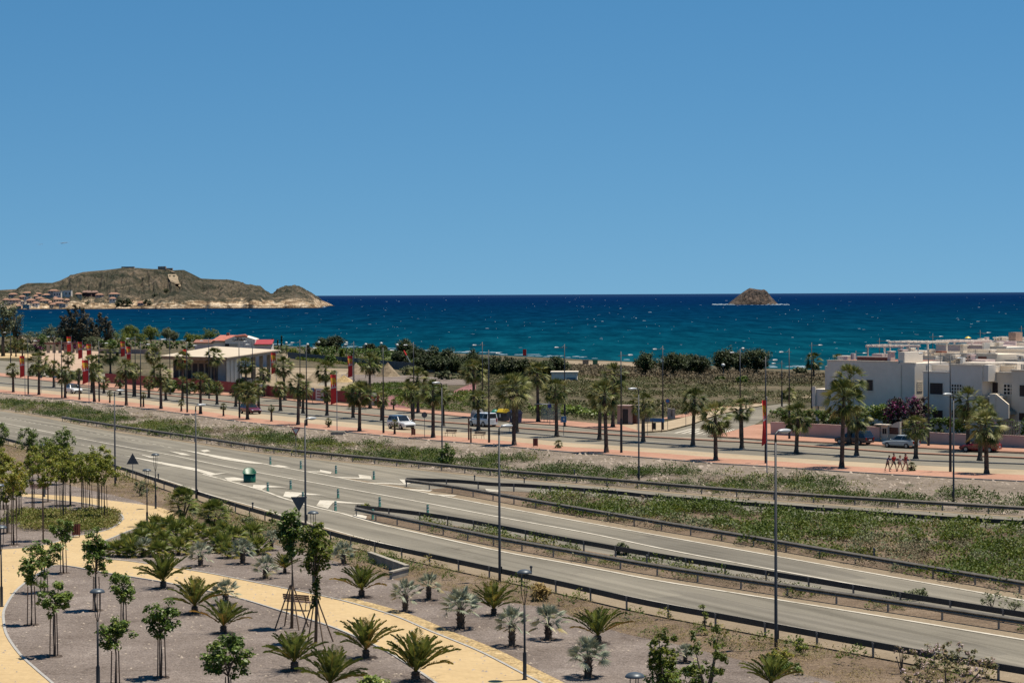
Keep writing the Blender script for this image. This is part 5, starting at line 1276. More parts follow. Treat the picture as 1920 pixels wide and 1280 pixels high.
# ------------------------------------------------------------------ flexible bollards on the islands
bo = [(507,871),(564,879),(630,888),(701,899),(502,921),(545,917),(568,940),(634,934),(629,958),(712,950),(699,974),(802,965)]
bme = MB(); bme.lathe([(.14,0),(.14,.03),(.10,.05),(.10,.74),(.085,.78),(.02,.80)], 12); BME = bme.mesh('tube', M_teal, True)
bnd = []
for z in (.36,.58):
    k = MB(); k.lathe([(.104,z),(.106,z+.01),(.106,z+.09),(.104,z+.1)], 12); bnd.append(k.mesh('reflective_band', M_refl, True))
bl = {0:'far row first',1:'far row second',2:'far row third',3:'far row fourth'}
for i, (x, y) in enumerate(bo):
    P = G(x, y)
    row = ['left one in the far line of four','second in the far line of four','third in the far line of four','rightmost in the far line of four','just right of the big green bin, nearer one','just right of the big green bin, farther one','partly hidden by the lamp post','standing alone in mid chevrons','before the broadest white chevron','upper one of the pair by the median nose','lower one of the pair by the median nose','last one beside the median guardrail'][i]
    o = thing('bollard', f"green traffic bollard with white bands, {row}", 'bollard', (P.x, P.y, .03), 0, 'green bollards on the painted islands')
    link('tube', BME, o)
    for b_ in bnd: link('reflective_band', b_, o)
# big green open bin with a scooped rim
P = G(468,904); s = ppm(P); r_ = 11.5/s; hb = 26/s
o = thing('green_bin','large green plastic drum with a scooped open top on the road island','bin',(P.x,P.y,.03),0)
n = 28; vs = []; fs = []
for k in range(n):
    a = 2*math.pi*k/n; ca, sa = math.cos(a), math.sin(a)
    top = hb*(.66+.34*max(0, sa)**.8) if sa > 0 else hb*(.66-.06*abs(sa))
    top -= .06*hb*math.cos(a)*(sa > 0)
    vs += [(r_*ca,r_*sa,0),(r_*1.02*ca,r_*1.02*sa,top),(r_*.9*ca,r_*.9*sa,top),(r_*.88*ca,r_*.88*sa,.1)]
for k in range(n):
    j = (k+1)%n
    for q_ in range(3): fs.append((k*4+q_, j*4+q_, j*4+q_+1, k*4+q_+1))
fs.append(tuple(k*4+3 for k in range(n)))
MB().add(vs, fs).build('drum', M_green, o, True)
vs2 = []; fs2 = []
for k in range(n):
    v_ = vs[k*4+1]; 
    for (dr, dz) in ((.03,-.04),(.06,0),(.03,.04),(-.03,.02)): vs2.append((v_[0]*(1+dr/r_), v_[1]*(1+dr/r_), v_[2]+dz))
for k in range(n):
    j = (k+1)%n
    for q_ in range(4): fs2.append((k*4+q_, j*4+q_, j*4+(q_+1)%4, k*4+(q_+1)%4))
MB().add(vs2, fs2).build('rim', M_green, o, True)
# ------------------------------------------------------------------ benches, bins, small things
def bench(P, rz, lab, back=True, cat='bench', wood=M_wood, L=1.7):
    o = thing('park_bench', lab, cat, (P.x, P.y, P.z+.05), rz)
    for k in (-1,1):
        mb = MB(); x = k*(L/2-.25); mb.tube([(x,-.25,0),(x,-.2,.42),(x,.18,.42),(x,.26,0)],.025,6)
        if back: mb.tube([(x,.18,.42),(x,.28,.85)],.025,6)
        mb.build('leg', M_black, o)
    mb = MB()
    for k in range(4): mb.box(-L/2,L/2,-.22+k*.11,-.13+k*.11,.44,.475)
    mb.build('seat', wood, o)
    if back:
        mb = MB()
        for k in range(3): mb.box(-L/2,L/2,.20+k*.03,.235+k*.03,.56+k*.11,.65+k*.11)
        mb.build('backrest', wood, o)
bench(G(844,819), R(-38), 'dark bench on the near pavement, left of two'); bench(G(898,823), R(-38), 'dark bench on the near pavement, right of two beside the lamp')
bench(G(560,1144), R(152), 'slatted wooden bench on the path between the tripod poles'); bench(G(75,926), R(170), 'reddish bench at the edge of the grove path', True, 'bench', M_brown)
def slat_bin(P, lab, m=M_brown, h=.9, r=.24):
    o = thing('litter_bin', lab, 'litter bin', (P.x,P.y,P.z+.05), .3)
    mb = MB()
    for k in range(12):
        a = k*math.pi/6; M_ = Matrix.Translation((math.cos(a)*r, math.sin(a)*r, 0)) @ Matrix.Rotation(a,4,'Z'); mb.box(-.015,.015,-.055,.055,.18,h,M_)
    mb.lathe([(r*.95,.2),(r*.95,.24)],12); mb.build('basket', m, o)
    for k in range(2):
        mb = MB(); x = (k*2-1)*r*.8; mb.tube([(x,0,0),(x,0,.35)],.03,6); mb.build('leg', m, o)
slat_bin(G(775,818),'brown litter bin on the near pavement left of the benches'); slat_bin(G(1004,839),'brown litter bin on the near pavement below the recycling containers',h=1.0,r=.26)
slat_bin(G(1351,815),'dark litter bin at the crossing',M_black); slat_bin(G(143,1008),'rust brown bin with three legs on the path bend',M_brown,.95,.28)
slat_bin(G(1226,808),'black litter bin at the corner by the lamp',M_black,1.0,.25)
# wooden posts on the near pavement
for x, by, ty, lab in [(883,831,803,'thin dark post beside the right bench'),(879,826,785,'thin grey post behind the dark one by the bench')]:
    P = G(x,by); h = zat(x,ty,P); mb = MB(); mb.tube([(0,0,0),(0,0,h-.08)],[.10,.09],8); mb.lathe([(.12,h-.08),(.12,h-.03),(.05,h)],8)
    tag(mb.build('wooden_post', M_wood, loc=(P.x,P.y,.08)), lab, 'post')
# stone foot of the near flag
P = G(634,815); mb = MB(); mb.box(-.9,.9,-.5,.5,0,.35); mb.box(-.8,.8,-.4,.4,.35,.42); tag(mb.build('flag_plinth', M_conc, loc=(P.x,P.y,.02)),'low concrete plinth under the near flag pole','plinth')
# concrete culvert head in the park slope
A, B, C_ = G(693,1052), G(763,1078), G(733,1086)
def wall_seg(name, A, B, h, th, m, lab, cat='wall', z=0.0, cap=None):
    d = B-A; L_ = math.hypot(d.x, d.y); o = thing(name, lab, cat, (A.x, A.y, A.z+z), math.atan2(d.y, d.x))
    mb = MB(); mb.box(0, L_, -th/2, th/2, -.2, h); mb.build('wall', m, o)
    if cap is not None: mb = MB(); mb.box(-.04, L_+.04, -th/2-.05, th/2+.05, h+.001, h+.09); mb.build('coping', cap, o)
    return o
wall_seg('culvert_wall', A, B, .55, .22, M_conc, 'low concrete culvert wall on the slope below the guardrail', cap=M_conc)
wall_seg('culvert_wing', Vector((B.x,B.y,0)), Vector((C_.x,C_.y,0)), .42, .2, M_conc, 'short slanting concrete wing of the culvert', cap=M_conc)
# red hoarding with white printed panels
HB = line([(197,719),(330,729),(440,738),(520,747),(600,753),(715,763)]); c = HB[len(HB)//2].copy(); 
o = thing('hoarding','long red hoarding with white printed panels behind the boulevard','hoarding',(c.x,c.y,.1))
L2 = [p-c for p in HB]
pts = resample(L2, 2.44)
for i in range(len(pts)-1):
    (p, t), (q_, _) = pts[i], pts[i+1]
    a = math.atan2((q_-p).y, (q_-p).x); mb = MB(); mb.box(0.01,2.42,-.02,.02,.1,1.95,Matrix.Translation((p.x,p.y,0)) @ Matrix.Rotation(a,4,'Z')); mb.build('board', M_hoard, o)
def on_line(L, px):
    best = min(L, key=lambda p: abs(960+FPX*p.x/p.y-px)); i = L.index(best); t = (L[min(i+1,len(L)-1)]-L[max(i-1,0)]).normalized(); return best, t
for px in (489, 600, 703):
    p, t = on_line(HB, px); a = math.atan2(t.y, t.x); 
    if t.x < 0: a += math.pi
    M_ = Matrix.Translation((p.x-c.x, p.y-c.y, 0)) @ Matrix.Rotation(a,4,'Z')
    k = MB(); k.box(-1.35,1.35,-.09,-.05,.15,2.05,M_); pn_ = k.build('printed_panel', M_signw, o)
    k = MB()
    if px == 600:
        for z in (1.45,1.0,.55): k.box(-.9,.7-z*.2,-.10,-.092,z,z+.22,M_)
        k.build('print', M_hoard, pn_)
    else:
        k.box(-.9,.2,-.10,-.092,1.1,1.5,M_); k.box(-.2,.8,-.10,-.092,.75,1.0,M_); k.build('print', M_red, pn_)
        k = MB(); k.box(.0,.9,-.102,-.093,1.1,1.4,M_); k.box(-.7,-.25,-.102,-.093,.75,1.0,M_); k.build('print', M_fyel, pn_)
# dark fence behind the yard
FN = line([(540,672),(620,680),(720,690),(800,697),(872,703)]); c = FN[len(FN)//2].copy()
M_fence = plain('dark_fence_sheet', (.075,.08,.09), .7, .2, .15, .4)
o = thing('yard_fence','long dark sheet fence behind the sand yard','fence',(c.x,c.y,gz(c.x,c.y)))
pts = resample([p-c for p in FN], 6.0)
for i in range(len(pts)-1):
    (p,t),(q_,_) = pts[i],pts[i+1]; a = math.atan2((q_-p).y,(q_-p).x); zz = gz(p.x+c.x,p.y+c.y)-gz(c.x,c.y)
    M_ = Matrix.Translation((p.x,p.y,zz)) @ Matrix.Rotation(a,4,'Z')
    mb = MB(); mb.box(.06,5.94,-.03,.03,-.6,1.9,M_); mb.build('panel', M_fence, o)
    mb = MB(); mb.box(-.06,.06,-.06,.06,-.6,2.0,M_); mb.build('post', M_galvd, o)
# heaps of building sand
for x,by,wp,hp,lab,m in [(727,706,52,27,'pointed heap of brown sand in the yard',M_sand),(668,702,46,22,'heap of brown sand left of the pointed one',M_sand),(645,716,46,14,'low heap of yellow sand and rubble',M_stone),(590,716,44,20,'pale heap of stone blocks and rubble',M_sand),(612,722,40,14,'pale rubble bank right of the stone heap',M_conc)]:
    P = G(x,by); s = ppm(P); r_ = wp/2/s; h = hp/s; n = 22; vs = []; fs = []
    for j in range(9):
        for k in range(n):
            a = 2*math.pi*k/n; rr = r_*(1-j/8.2)*(1+.12*noise.noise(Vector((math.cos(a)*2,math.sin(a)*2,x+j*.4)))); z = h*(j/8)**1.1*(1+.08*noise.noise(Vector((math.cos(a)*3,math.sin(a)*3,j+x))))
            vs.append((rr*math.cos(a), rr*math.sin(a), z-.1))
    for j in range(8):
        for k in range(n): fs.append((j*n+k, j*n+(k+1)%n, (j+1)*n+(k+1)%n, (j+1)*n+k))
    fs.append(tuple(8*n+k for k in range(n)))
    tag(MB().add(vs,fs).build('sand_heap', m, None, True, P), lab, 'heap', 'heaps in the yard')
# ------------------------------------------------------------------ recycling containers and bus stop
def dome_bin(px, by, wpx, hpx, lab, m):
    P = G(px,by); s = ppm(P); r_ = wpx/2/s; h = hpx/s; o = thing('bottle_bank', lab, 'recycling bin', (P.x,P.y,.15), 0)
    mb = MB(); mb.lathe([(r_*.92,0),(r_,.1),(r_*1.02,h*.45),(r_*.94,h*.65),(r_*.72,h*.86),(r_*.35,h*.97),(.05,h)],18); mb.build('shell', m, o, True)
    mb = MB(); mb.tube([(r_*.3,-r_*.86,h*.72),(r_*.3,-r_*.97,h*.71)],[.16,.17],10); mb.build('slot', M_black, o)
    mb = MB(); mb.tube([(0,0,h-.02),(0,0,h+.12)],.05,6); mb.build('lifting_eye', M_black, o)
M_igrey = plain('grey_container', (.30,.29,.29), .5); M_igreen = plain('green_container', (.008,.20,.13), .5); M_iblue = plain('navy_container', (.012,.025,.09), .5); M_iyel = plain('yellow_lid', (.70,.48,.02), .45); M_dk = plain('dark_container', (.03,.035,.045), .55)
dome_bin(896,794,27,29,'grey domed bottle bank behind the white van',M_igrey); dome_bin(928,791,17,22,'green domed bottle bank right of the white van',M_igreen)
def lid_bin(px, by, wpx, hpx, lab, mb_, ml):
    P = G(px,by); s = ppm(P); w_ = wpx/s/1.3; h = hpx/s; o = thing('recycling_container', lab, 'recycling bin', (P.x,P.y,.15), R(-42))
    k = MB(); k.add([(-w_/2*.92,-.55,.1),(w_/2*.92,-.55,.1),(w_/2*.92,.55,.1),(-w_/2*.92,.55,.1),(-w_/2,-.62,h*.72),(w_/2,-.62,h*.72),(w_/2,.62,h*.72),(-w_/2,.62,h*.72)],[(0,3,2,1),(4,5,6,7),(0,1,5,4),(1,2,6,5),(2,3,7,6),(3,0,4,7)]); k.build('bin_body', mb_, o)
    k = MB(); pr = [(-.68,h*.70),(-.68,h*.76),(-.3,h),(.3,h),(.68,h*.76),(.68,h*.70)]
    k.add([(-w_/2-.05,y,z) for y,z in pr]+[(w_/2+.05,y,z) for y,z in pr],[tuple(range(6)),tuple(11-i for i in range(6))]+[(i,6+i,6+(i+1)%6,(i+1)%6) for i in range(6)]); k.build('lid', ml, o)
    k = MB(); k.box(-.14,.14,-.70,-.66,h*.35,h*.6); k.build('sticker', M_plate, o)
lid_bin(944,792,21,24,'dark container with a bright yellow lid',M_dk,M_iyel); lid_bin(967,795,22,25,'navy blue container with a blue lid behind a palm',M_iblue,M_iblue)
P = G(1026,793); o = thing('bus_shelter','glass bus shelter behind two palms on the far pavement','bus shelter',(P.x,P.y,.14),R(-42))
mg = bpy.data.materials.new('shelter_glass'); mg.use_nodes = True; gb = mg.node_tree.nodes['Principled BSDF']; gb.inputs['Base Color'].default_value = (.35,.45,.42,1); gb.inputs['Roughness'].default_value = .1; gb.inputs['Alpha'].default_value = .38
for k in range(3): mb = MB(); mb.box(-1.7+k*1.15,-.6+k*1.15,.7,.72,.25,2.2); mb.build('glass_pane', mg, o)
for k in range(4): mb = MB(); mb.tube([(-1.73+k*1.15,.71,0),(-1.73+k*1.15,.71,2.35)],.035,6); mb.build('post', M_galvd, o)
mb = MB(); mb.box(-1.85,1.85,-.5,.85,2.35,2.43); mb.build('roof', M_galvd, o)
mb = MB(); mb.box(-1.2,1.2,.35,.62,.42,.47); mb.tube([(-1,.5,0),(-1,.5,.42)],.03,6); mb.tube([(1,.5,0),(1,.5,.42)],.03,6); mb.build('bench', M_galvd, o)
P = G(1031,798); h = zat(1031,753,P); o = thing('bus_stop_sign','white and blue bus stop sign above the glass shelter','sign',(P.x,P.y,.12),R(-20))
mb = MB(); mb.tube([(0,0,0),(0,0,h-.1)],.04,6); mb.build('post', M_galvd, o)
mb = MB(); mb.box(-.22,.22,-.05,-.01,h-.42,h-.1); mb.build('upper_panel', M_signw, o)
mb = MB(); mb.box(-.24,.24,-.05,-.01,h-.92,h-.44); mb.build('lower_panel', plain('deep_blue_panel',(.01,.03,.30),.5), o)
# pink kiosk and ruined white blocks
M_kio = plain('pink_render', (.42,.30,.27), .9, 0, .12, .8)
P = G(1160,796); o = thing('utility_kiosk','pinkish masonry kiosk with a tall dark door at the street corner','kiosk',(P.x,P.y,.14),R(-14))
s = ppm(P); W_ = 38/s; hk = 33/s
mb = MB(); mb.box(0,W_*.26,-1.0,.9,0,hk); mb.box(W_*.55,W_*.7,-1.0,.9,0,hk); mb.box(W_*.26,W_*.55,-.95,.9,hk*.86,hk); mb.box(W_*.26,W_*.55,.5,.9,0,hk*.86); mb.box(W_*.7,W_,.4,.9,0,hk); mb.build('wall', M_kio, o)
mb = MB(); mb.box(W_*.265,W_*.545,-.85,-.8,.05,hk*.85); mb.build('door', M_poled, o)
mb = MB(); mb.box(W_*.705,W_*.98,.1,.39,.0,hk*.88); mb.build('shutter', M_brown, o)
mb = MB(); mb.box(-.12,W_*1.02,-1.1,1.0,hk+.001,hk+.14); mb.build('roof', M_kio, o)
for x,by,wp,hp,lab in [(1259,787,13,20,'small broken white pillar block beside the no-parking sign'),(1213,792,9,18,'pale pillar block with a niche by the kiosk palm')]:
    P = G(x,by); s = ppm(P); mb = MB(); w_ = wp/s; hh = hp/s; mb.box(-w_/2,-.1,-.3,.3,0,hh); mb.box(.12,w_/2,-.3,.3,0,hh*.97); mb.box(-.1,.12,.1,.3,0,hh*.9); mb.box(-w_/2-.02,w_/2+.02,-.32,.32,0,hh*.28)
    tag(mb.build('pillar_block', plain('pale_render_'+str(x),(.42,.37,.35),.9,0,.1,1), None, False, (P.x,P.y,.13)), lab, 'pillar')
# ------------------------------------------------------------------ cars
def bdir(px):
    """direction of the boulevard at photo column px, towards increasing px"""
    p, t = on_line(K3, px); return t if t.x > 0 else -t
def car(px, by, fwd, paint, L, W, Ht, style, lab, roofmat=None, name='car', cat='car'):
    P = G(px, by); d = bdir(px)*fwd; a = math.atan2(d.y, d.x)
    P = P + Vector((0, W*.35, 0))
    o = thing(name, lab, cat, (P.x, P.y, .03), a)
    h2, w2 = L/2, W/2
    if style == 'suv': belt = Ht*.60; st = [(-h2,.42,belt*.86,.86),(-h2+.12,.30,belt,.96),(-h2*.5,.26,belt+.02,1),(h2*.30,.26,belt,1),(h2*.62,.26,belt-.06,.99),(h2-.14,.30,belt-.16,.93),(h2,.42,belt-.34,.82)]; cab = [(-h2+.10,h2*.40),(-h2+.34,h2*.10)]; zr = Ht
    elif style == 'van': belt = Ht*.56; st = [(-h2,.34,belt,.92),(-h2+.08,.28,belt+.02,.98),(0,.24,belt+.02,1),(h2*.42,.24,belt-.02,1),(h2*.72,.26,belt-.14,.97),(h2-.08,.30,belt-.30,.9),(h2,.40,belt-.46,.8)]; cab = [(-h2+.02,h2*.66),(-h2+.12,h2*.22)]; zr = Ht
    elif style == 'wagon': belt = Ht*.60; st = [(-h2,.40,belt*.92,.86),(-h2+.10,.28,belt,.95),(-h2*.4,.24,belt,1),(h2*.35,.24,belt-.02,1),(h2*.7,.25,belt-.12,.97),(h2-.1,.28,belt-.24,.9),(h2,.40,belt-.38,.78)]; cab = [(-h2+.06,h2*.45),(-h2+.45,h2*.08)]; zr = Ht
    else: belt = Ht*.61; st = [(-h2,.38,belt*.90,.84),(-h2+.12,.27,belt,.95),(-h2*.4,.23,belt,1),(h2*.30,.23,belt-.03,1),(h2*.68,.24,belt-.13,.97),(h2-.1,.28,belt-.26,.9),(h2,.38,belt-.40,.78)]; cab = [(-h2+.10,h2*.42),(-h2+.55,h2*.02)]; zr = Ht
    mb = MB(); ring = []
    for (x, zl, zt, k) in st:
        w_ = w2*k; ring.append([(x,-w_*.86,zl),(x,-w_,zl+.14),(x,-w_,zt-.10),(x,-w_*.93,zt),(x,w_*.93,zt),(x,w_,zt-.10),(x,w_,zl+.14),(x,w_*.86,zl)])
    vs = [v for r_ in ring for v in r_]; fs = []
    for i in range(len(ring)-1):
        for k in range(8): fs.append((i*8+k, (i+1)*8+k, (i+1)*8+(k+1)%8, i*8+(k+1)%8))
    fs += [tuple(range(8)), tuple((len(ring)-1)*8+7-k for k in range(8))]
    me = mb.add(vs, fs).mesh('body', paint, False); bm = bmesh.new(); bm.from_mesh(me); bmesh.ops.recalc_face_normals(bm, faces=bm.faces); bm.to_mesh(me); bm.free(); link('body', me, o)
    (xb0, xb1), (xt0, xt1) = cab; wb, wt = w2*.93, w2*.76; zb = belt-.04
    C8 = [(xb0,-wb,zb),(xb1,-wb,zb),(xb1,wb,zb),(xb0,wb,zb),(xt0,-wt,zr-.05),(xt1,-wt,zr-.05),(xt1,wt,zr-.05),(xt0,wt,zr-.05)]
    mb = MB(); mb.add(C8, [(0,1,5,4),(1,2,6,5),(2,3,7,6),(3,0,4,7)]); mb.build('cabin_frame', paint, o)
    mb = MB(); mb.add([(xt0-.03,-wt-.01,zr-.055),(xt1+.05,-wt-.01,zr-.055),(xt1+.05,wt+.01,zr-.055),(xt0-.03,wt+.01,zr-.055),(xt0+.08,-wt*.86,zr),(xt1-.1,-wt*.86,zr),(xt1-.1,wt*.86,zr),(xt0+.08,wt*.86,zr)], [(0,3,2,1),(4,5,6,7),(0,1,5,4),(1,2,6,5),(2,3,7,6),(3,0,4,7)]); mb.build('roof', roofmat or paint, o)
    def pane(nm, a_, b_, c_, d_, u0, u1, v0, v1, off):
        a_,b_,c_,d_ = map(Vector,(a_,b_,c_,d_)); f = lambda u,v: (a_.lerp(b_,u)).lerp(d_.lerp(c_,u), v)
        nrm = (b_-a_).cross(d_-a_).normalized()*off; q_ = [f(u0,v0),f(u1,v0),f(u1,v1),f(u0,v1)]
        k = MB(); k.add([p+nrm for p in q_]+[p-nrm*.5 for p in q_],[(0,1,2,3),(7,6,5,4),(0,4,5,1),(1,5,6,2),(2,6,7,3),(3,7,4,0)]); k.build(nm, M_glass, o)
    pane('windscreen', C8[1],C8[2],C8[6],C8[5], .06,.94,.06,.93,.015); pane('rear_window', C8[3],C8[0],C8[4],C8[7], .08,.92,.22,.92,.015)
    sp = (0.03,.36,.66,.97) if style in ('suv','wagon') else (.04,.50,.52,.96)
    if style == 'van': sp = (.03,.30,.66,.97)
    for A_, B_, C_, D_ in ((C8[0],C8[1],C8[5],C8[4]),(C8[2],C8[3],C8[7],C8[6])):
        flip = A_[1] > 0
        for u0,u1 in ((sp[0],sp[1]),(sp[1]+.03,sp[2]-.015),(sp[2]+.015,sp[3])):
            if u1-u0 < .05: continue
            if flip: u0,u1 = 1-u1,1-u0
            pane('side_window', A_,B_,C_,D_, u0,u1,.16,.90,.015)
    wr = Ht*.205
    for x in (-h2*.60, h2*.62):
        for y in (-1,1):
            k = MB(); k.tube([(x,y*(w2-.22),wr),(x,y*(w2-.2),wr),(x,y*(w2+.012),wr)],[wr*.9,wr,wr*.96],18); wh = k.build('wheel', M_tyre, o)
            k = MB(); k.tube([(x,y*(w2-.05),wr),(x,y*(w2+.02),wr)],[wr*.62,wr*.58],14); k.build('rim', M_rim, wh)
    for y in (-1,1):
        k = MB(); k.ell((h2-.10,y*w2*.66,belt-.36),(.10,w2*.19,.085),10,6); k.build('headlight', M_lightw, o, True)
        k = MB(); k.box(-h2-.012,-h2+.1,y*w2*.74-.10,y*w2*.74+.10,belt-.36,belt-.06 if style!='van' else belt+.1); k.build('tail_light', M_lightr, o)
        k = MB(); k.ell((h2*.36,y*(w2+.09),belt+.06),(.07,.10,.07),8,6); k.build('mirror', paint, o, True)
    k = MB(); k.box(-h2-.03,-h2+.12,-w2*.8,w2*.8,.32,.52); k.build('rear_bumper', M_poled if style=='suv' else paint, o)
    k = MB(); k.box(h2-.16,h2+.02,-w2*.62,w2*.62,.34,.56); k.build('grille', M_black, o)
    k = MB(); k.box(-h2-.036,-h2-.03,-.26,.26,.56,.67); k.build('number_plate', M_plate, o)
    for y in (-1,1):
        k = MB(); k.tube([(h2*.05,y*(w2+.012),belt-.14),(h2*.05-.18,y*(w2+.012),belt-.14)],.014,5); k.build('door_handle', M_black, o)
    return o
def paint(name, c, r=.25): 
    m, nt, b = nodes(name); b.inputs['Base Color'].default_value = (*c,1); b.inputs['Roughness'].default_value = r; b.inputs['Coat Weight'].default_value = .6; b.inputs['Coat Roughness'].default_value = .08; return m
pw, pr_, pb, ps = paint('white_paint',(.62,.64,.66)), paint('red_paint',(.20,.010,.016)), paint('dark_blue_paint',(.008,.011,.022)), paint('silver_paint',(.36,.40,.42),.35)
pm = paint('maroon_paint',(.11,.008,.016)); pbk = paint('black_roof_paint',(.010,.012,.016))
car(752,805,1,pw,4.6,1.9,1.75,'suv','white SUV with a black roof on the boulevard in mid picture',pbk)
car(136,738,1,pw,4.5,1.9,1.7,'suv','white car at the far left end of the boulevard',pbk)
car(469,776,1,pm,4.4,1.85,1.55,'hatch','dark red car driving behind a palm on the boulevard')
car(905,800,-1,pw,4.4,1.82,1.84,'van','white van with tinted windows before the recycling containers',None,'van','van')
car(1603,834,-1,pb,4.6,1.8,1.6,'wagon','dark blue car parked before the pink wall')
car(1691,840,-1,ps,4.15,1.72,1.45,'hatch','silver hatchback parked right of the entrance wall')
car(1840,848,-1,pr_,4.3,1.78,1.48,'hatch','bright red car parked behind two palms')
# ------------------------------------------------------------------ people
M_skin = plain('tanned_skin', (.36,.20,.135), .6); M_skin2 = plain('fair_skin', (.50,.29,.21), .6)
M_hair = plain('dark_hair', (.020,.013,.010), .6); M_hair2 = plain('brown_hair', (.09,.05,.028), .6)
M_shoe = plain('shoe', (.05,.03,.03), .7)
def skin_mesh(name, verts, edges, radii, m, parent, sub=1):
    me = bpy.data.meshes.new(name); me.from_pydata(verts, edges, [])
    ob = bpy.data.objects.new(name+'_tmp', me); COL.objects.link(ob)
    mod = ob.modifiers.new('s','SKIN'); mod.use_smooth_shade = True
    sv = me.skin_vertices[0].data if me.skin_vertices else None
    if sv is None:
        bm = bmesh.new(); bm.from_mesh(me); bm.verts.layers.skin.verify(); bm.to_mesh(me); bm.free(); sv = me.skin_vertices[0].data
    for i, r_ in enumerate(radii): sv[i].radius = (r_, r_); sv[i].use_root = (i == 0)
    md = ob.modifiers.new('d','SUBSURF'); md.levels = sub; md.render_levels = sub
    dg = bpy.context.evaluated_depsgraph_get(); ev = ob.evaluated_get(dg); out = bpy.data.meshes.new_from_object(ev)
    bpy.data.objects.remove(ob); out.materials.clear(); out.materials.append(m)
    return link(name, out, parent)
def person(px, by, hpx, lab, top, bottom, skin, hair, stride, lean=0.0, arm=(.3,-.3), bend=(.3,.3), longhair=False, sleeves=True, short=.30, bag=None):
    P = G(px, by); P.z = .1; d = bdir(px); H_ = hpx/ppm(P); k = H_/1.75
    o = thing('person', lab, 'person', (P.x,P.y,P.z), math.atan2(d.y,d.x)-.15, 'four people walking together'); o.scale = (k,k,k)
    la = lean
    def up_(z, y=0, x=0): return (x + (z-.95)*math.sin(la), y, .95+(z-.95)*math.cos(la))
    hip, ch, nk, hd = up_(.97), up_(1.30), up_(1.47), up_(1.60,0,.02)
    V = [hip, up_(1.12), ch, up_(1.42), nk, up_(1.56,0,.02), up_(1.66,0,.025), up_(1.74,0,.01)]; Rr = [.135,.115,.14,.10,.052,.085,.092,.055]
    E = [(0,1),(1,2),(2,3),(3,4),(4,5),(5,6),(6,7)]
    nose = up_(1.60,0,.125); V.append(nose); Rr.append(.016); E.append((5,8))
    legs = []
    for s in (-1,1):
        st = stride*s; b = len(V)
        kn = (math.sin(st)*.42+.03, s*.09, .95-.43*math.cos(st)); an = (kn[0]+math.sin(st-.25)*.40, s*.085, max(.085, kn[2]-.41*math.cos(st-.2)))
        if st > 0: an = (kn[0]+math.sin(st*.7)*.38, s*.085, .085)
        V += [(.0,s*.085,.90), kn, an, (an[0]+.14,s*.09,max(.035,an[2]-.05))]; Rr += [.095,.062,.043,.036]
        E += [(0,b),(b,b+1),(b+1,b+2),(b+2,b+3)]; legs.append((V[b],kn,an,V[b+3]))
    arms = []
    for s, sw, bd in ((-1,arm[0],bend[0]),(1,arm[1],bend[1])):
        b = len(V); sh = up_(1.40,s*.175); el_ = (sh[0]+math.sin(sw)*.28, s*.21, sh[2]-.28*math.cos(sw)); wr_ = (el_[0]+math.sin(sw+bd)*.25, s*.20, el_[2]-.25*math.cos(sw+bd)); hd_ = (wr_[0]+math.sin(sw+bd)*.08, s*.20, wr_[2]-.08*math.cos(sw+bd))
        V += [sh, el_, wr_, hd_]; Rr += [.055,.042,.030,.034]; E += [(3,b),(b,b+1),(b+1,b+2),(b+2,b+3)]
        for f in range(5):
            fx = (f-1.5)*.018; ln = [.06,.085,.09,.085,.065][f] if f < 4 else .06
            if f == 4: tip = (hd_[0]+.03, hd_[1]-s*.05, hd_[2]-.03)
            else: tip = (hd_[0]+math.sin(sw+bd+.3)*ln+fx*.3, hd_[1]+fx, hd_[2]-math.cos(sw+bd+.3)*ln)
            V.append(tip); Rr.append(.009); E.append((b+3, len(V)-1))
        arms.append((sh, el_, wr_))
    skin_mesh('body', V, E, Rr, skin, o)
    tv = [up_(.95), up_(1.12), ch, up_(1.40)]; te = [(0,1),(1,2),(2,3)]; tr_ = [.155,.14,.165,.10]
    for (sh, el_, wr_) in arms:
        b = len(tv); mid_ = tuple(Vector(sh).lerp(Vector(el_), .75 if sleeves else .15)); tv += [sh, mid_]; te += [(3,b),(b,b+1)]; tr_ += [.075,.066]
    skin_mesh('shirt', tv, te, tr_, top, o)
    bv = [up_(1.0,0,0), (0,0,.93)]; be = [(0,1)]; br = [.14,.145]
    for (hp_, kn, an, ft) in legs:
        b = len(bv); q_ = tuple(Vector(hp_).lerp(Vector(kn), short*2.2 if short*2.2 < 1 else 1)); bv += [hp_, q_]; be += [(1,b),(b,b+1)]; br += [.115,.088]
    skin_mesh('shorts', bv, be, br, bottom, o)
    mb = MB(); hx = up_(1.68,0,-.005); mb.ell((hx[0]-.012,0,hx[2]),(.108,.098,.105),12,8)
    if longhair: z_ = up_(1.52,0,-.07); mb.ell((z_[0],0,z_[2]),(.06,.085,.15),10,6)
    mb.build('hair', hair, o, True)
    for (hp_,kn,an,ft) in legs:
        mb = MB(); mb.ell((an[0]+.06,an[1],max(.04,an[2]-.045)),(.14,.05,.045),10,6); mb.build('shoe', M_shoe, o, True)
    for s in (-1,1):
        e_ = up_(1.645,s*.034,.103); mb = MB(); mb.ell(e_,(.010,.013,.009),6,5); mb.build('eye', M_hair, o)
    if bag is not None:
        mb = MB(); mb.ell((-.10,-.2,.95),(.10,.05,.13),10,7); mb.build('bag', bag, o, True)
    return o
C = lambda n,c: plain(n,c,.85,0,.1,6)
person(1664,885.5,32,'person in a navy shirt and khaki shorts bending forward, leftmost walker',C('navy_cotton',(.022,.03,.11)),C('khaki_cotton',(.13,.095,.06)),M_skin,M_hair,.30,.42,(.75,.4),(.2,.3),short=.36)
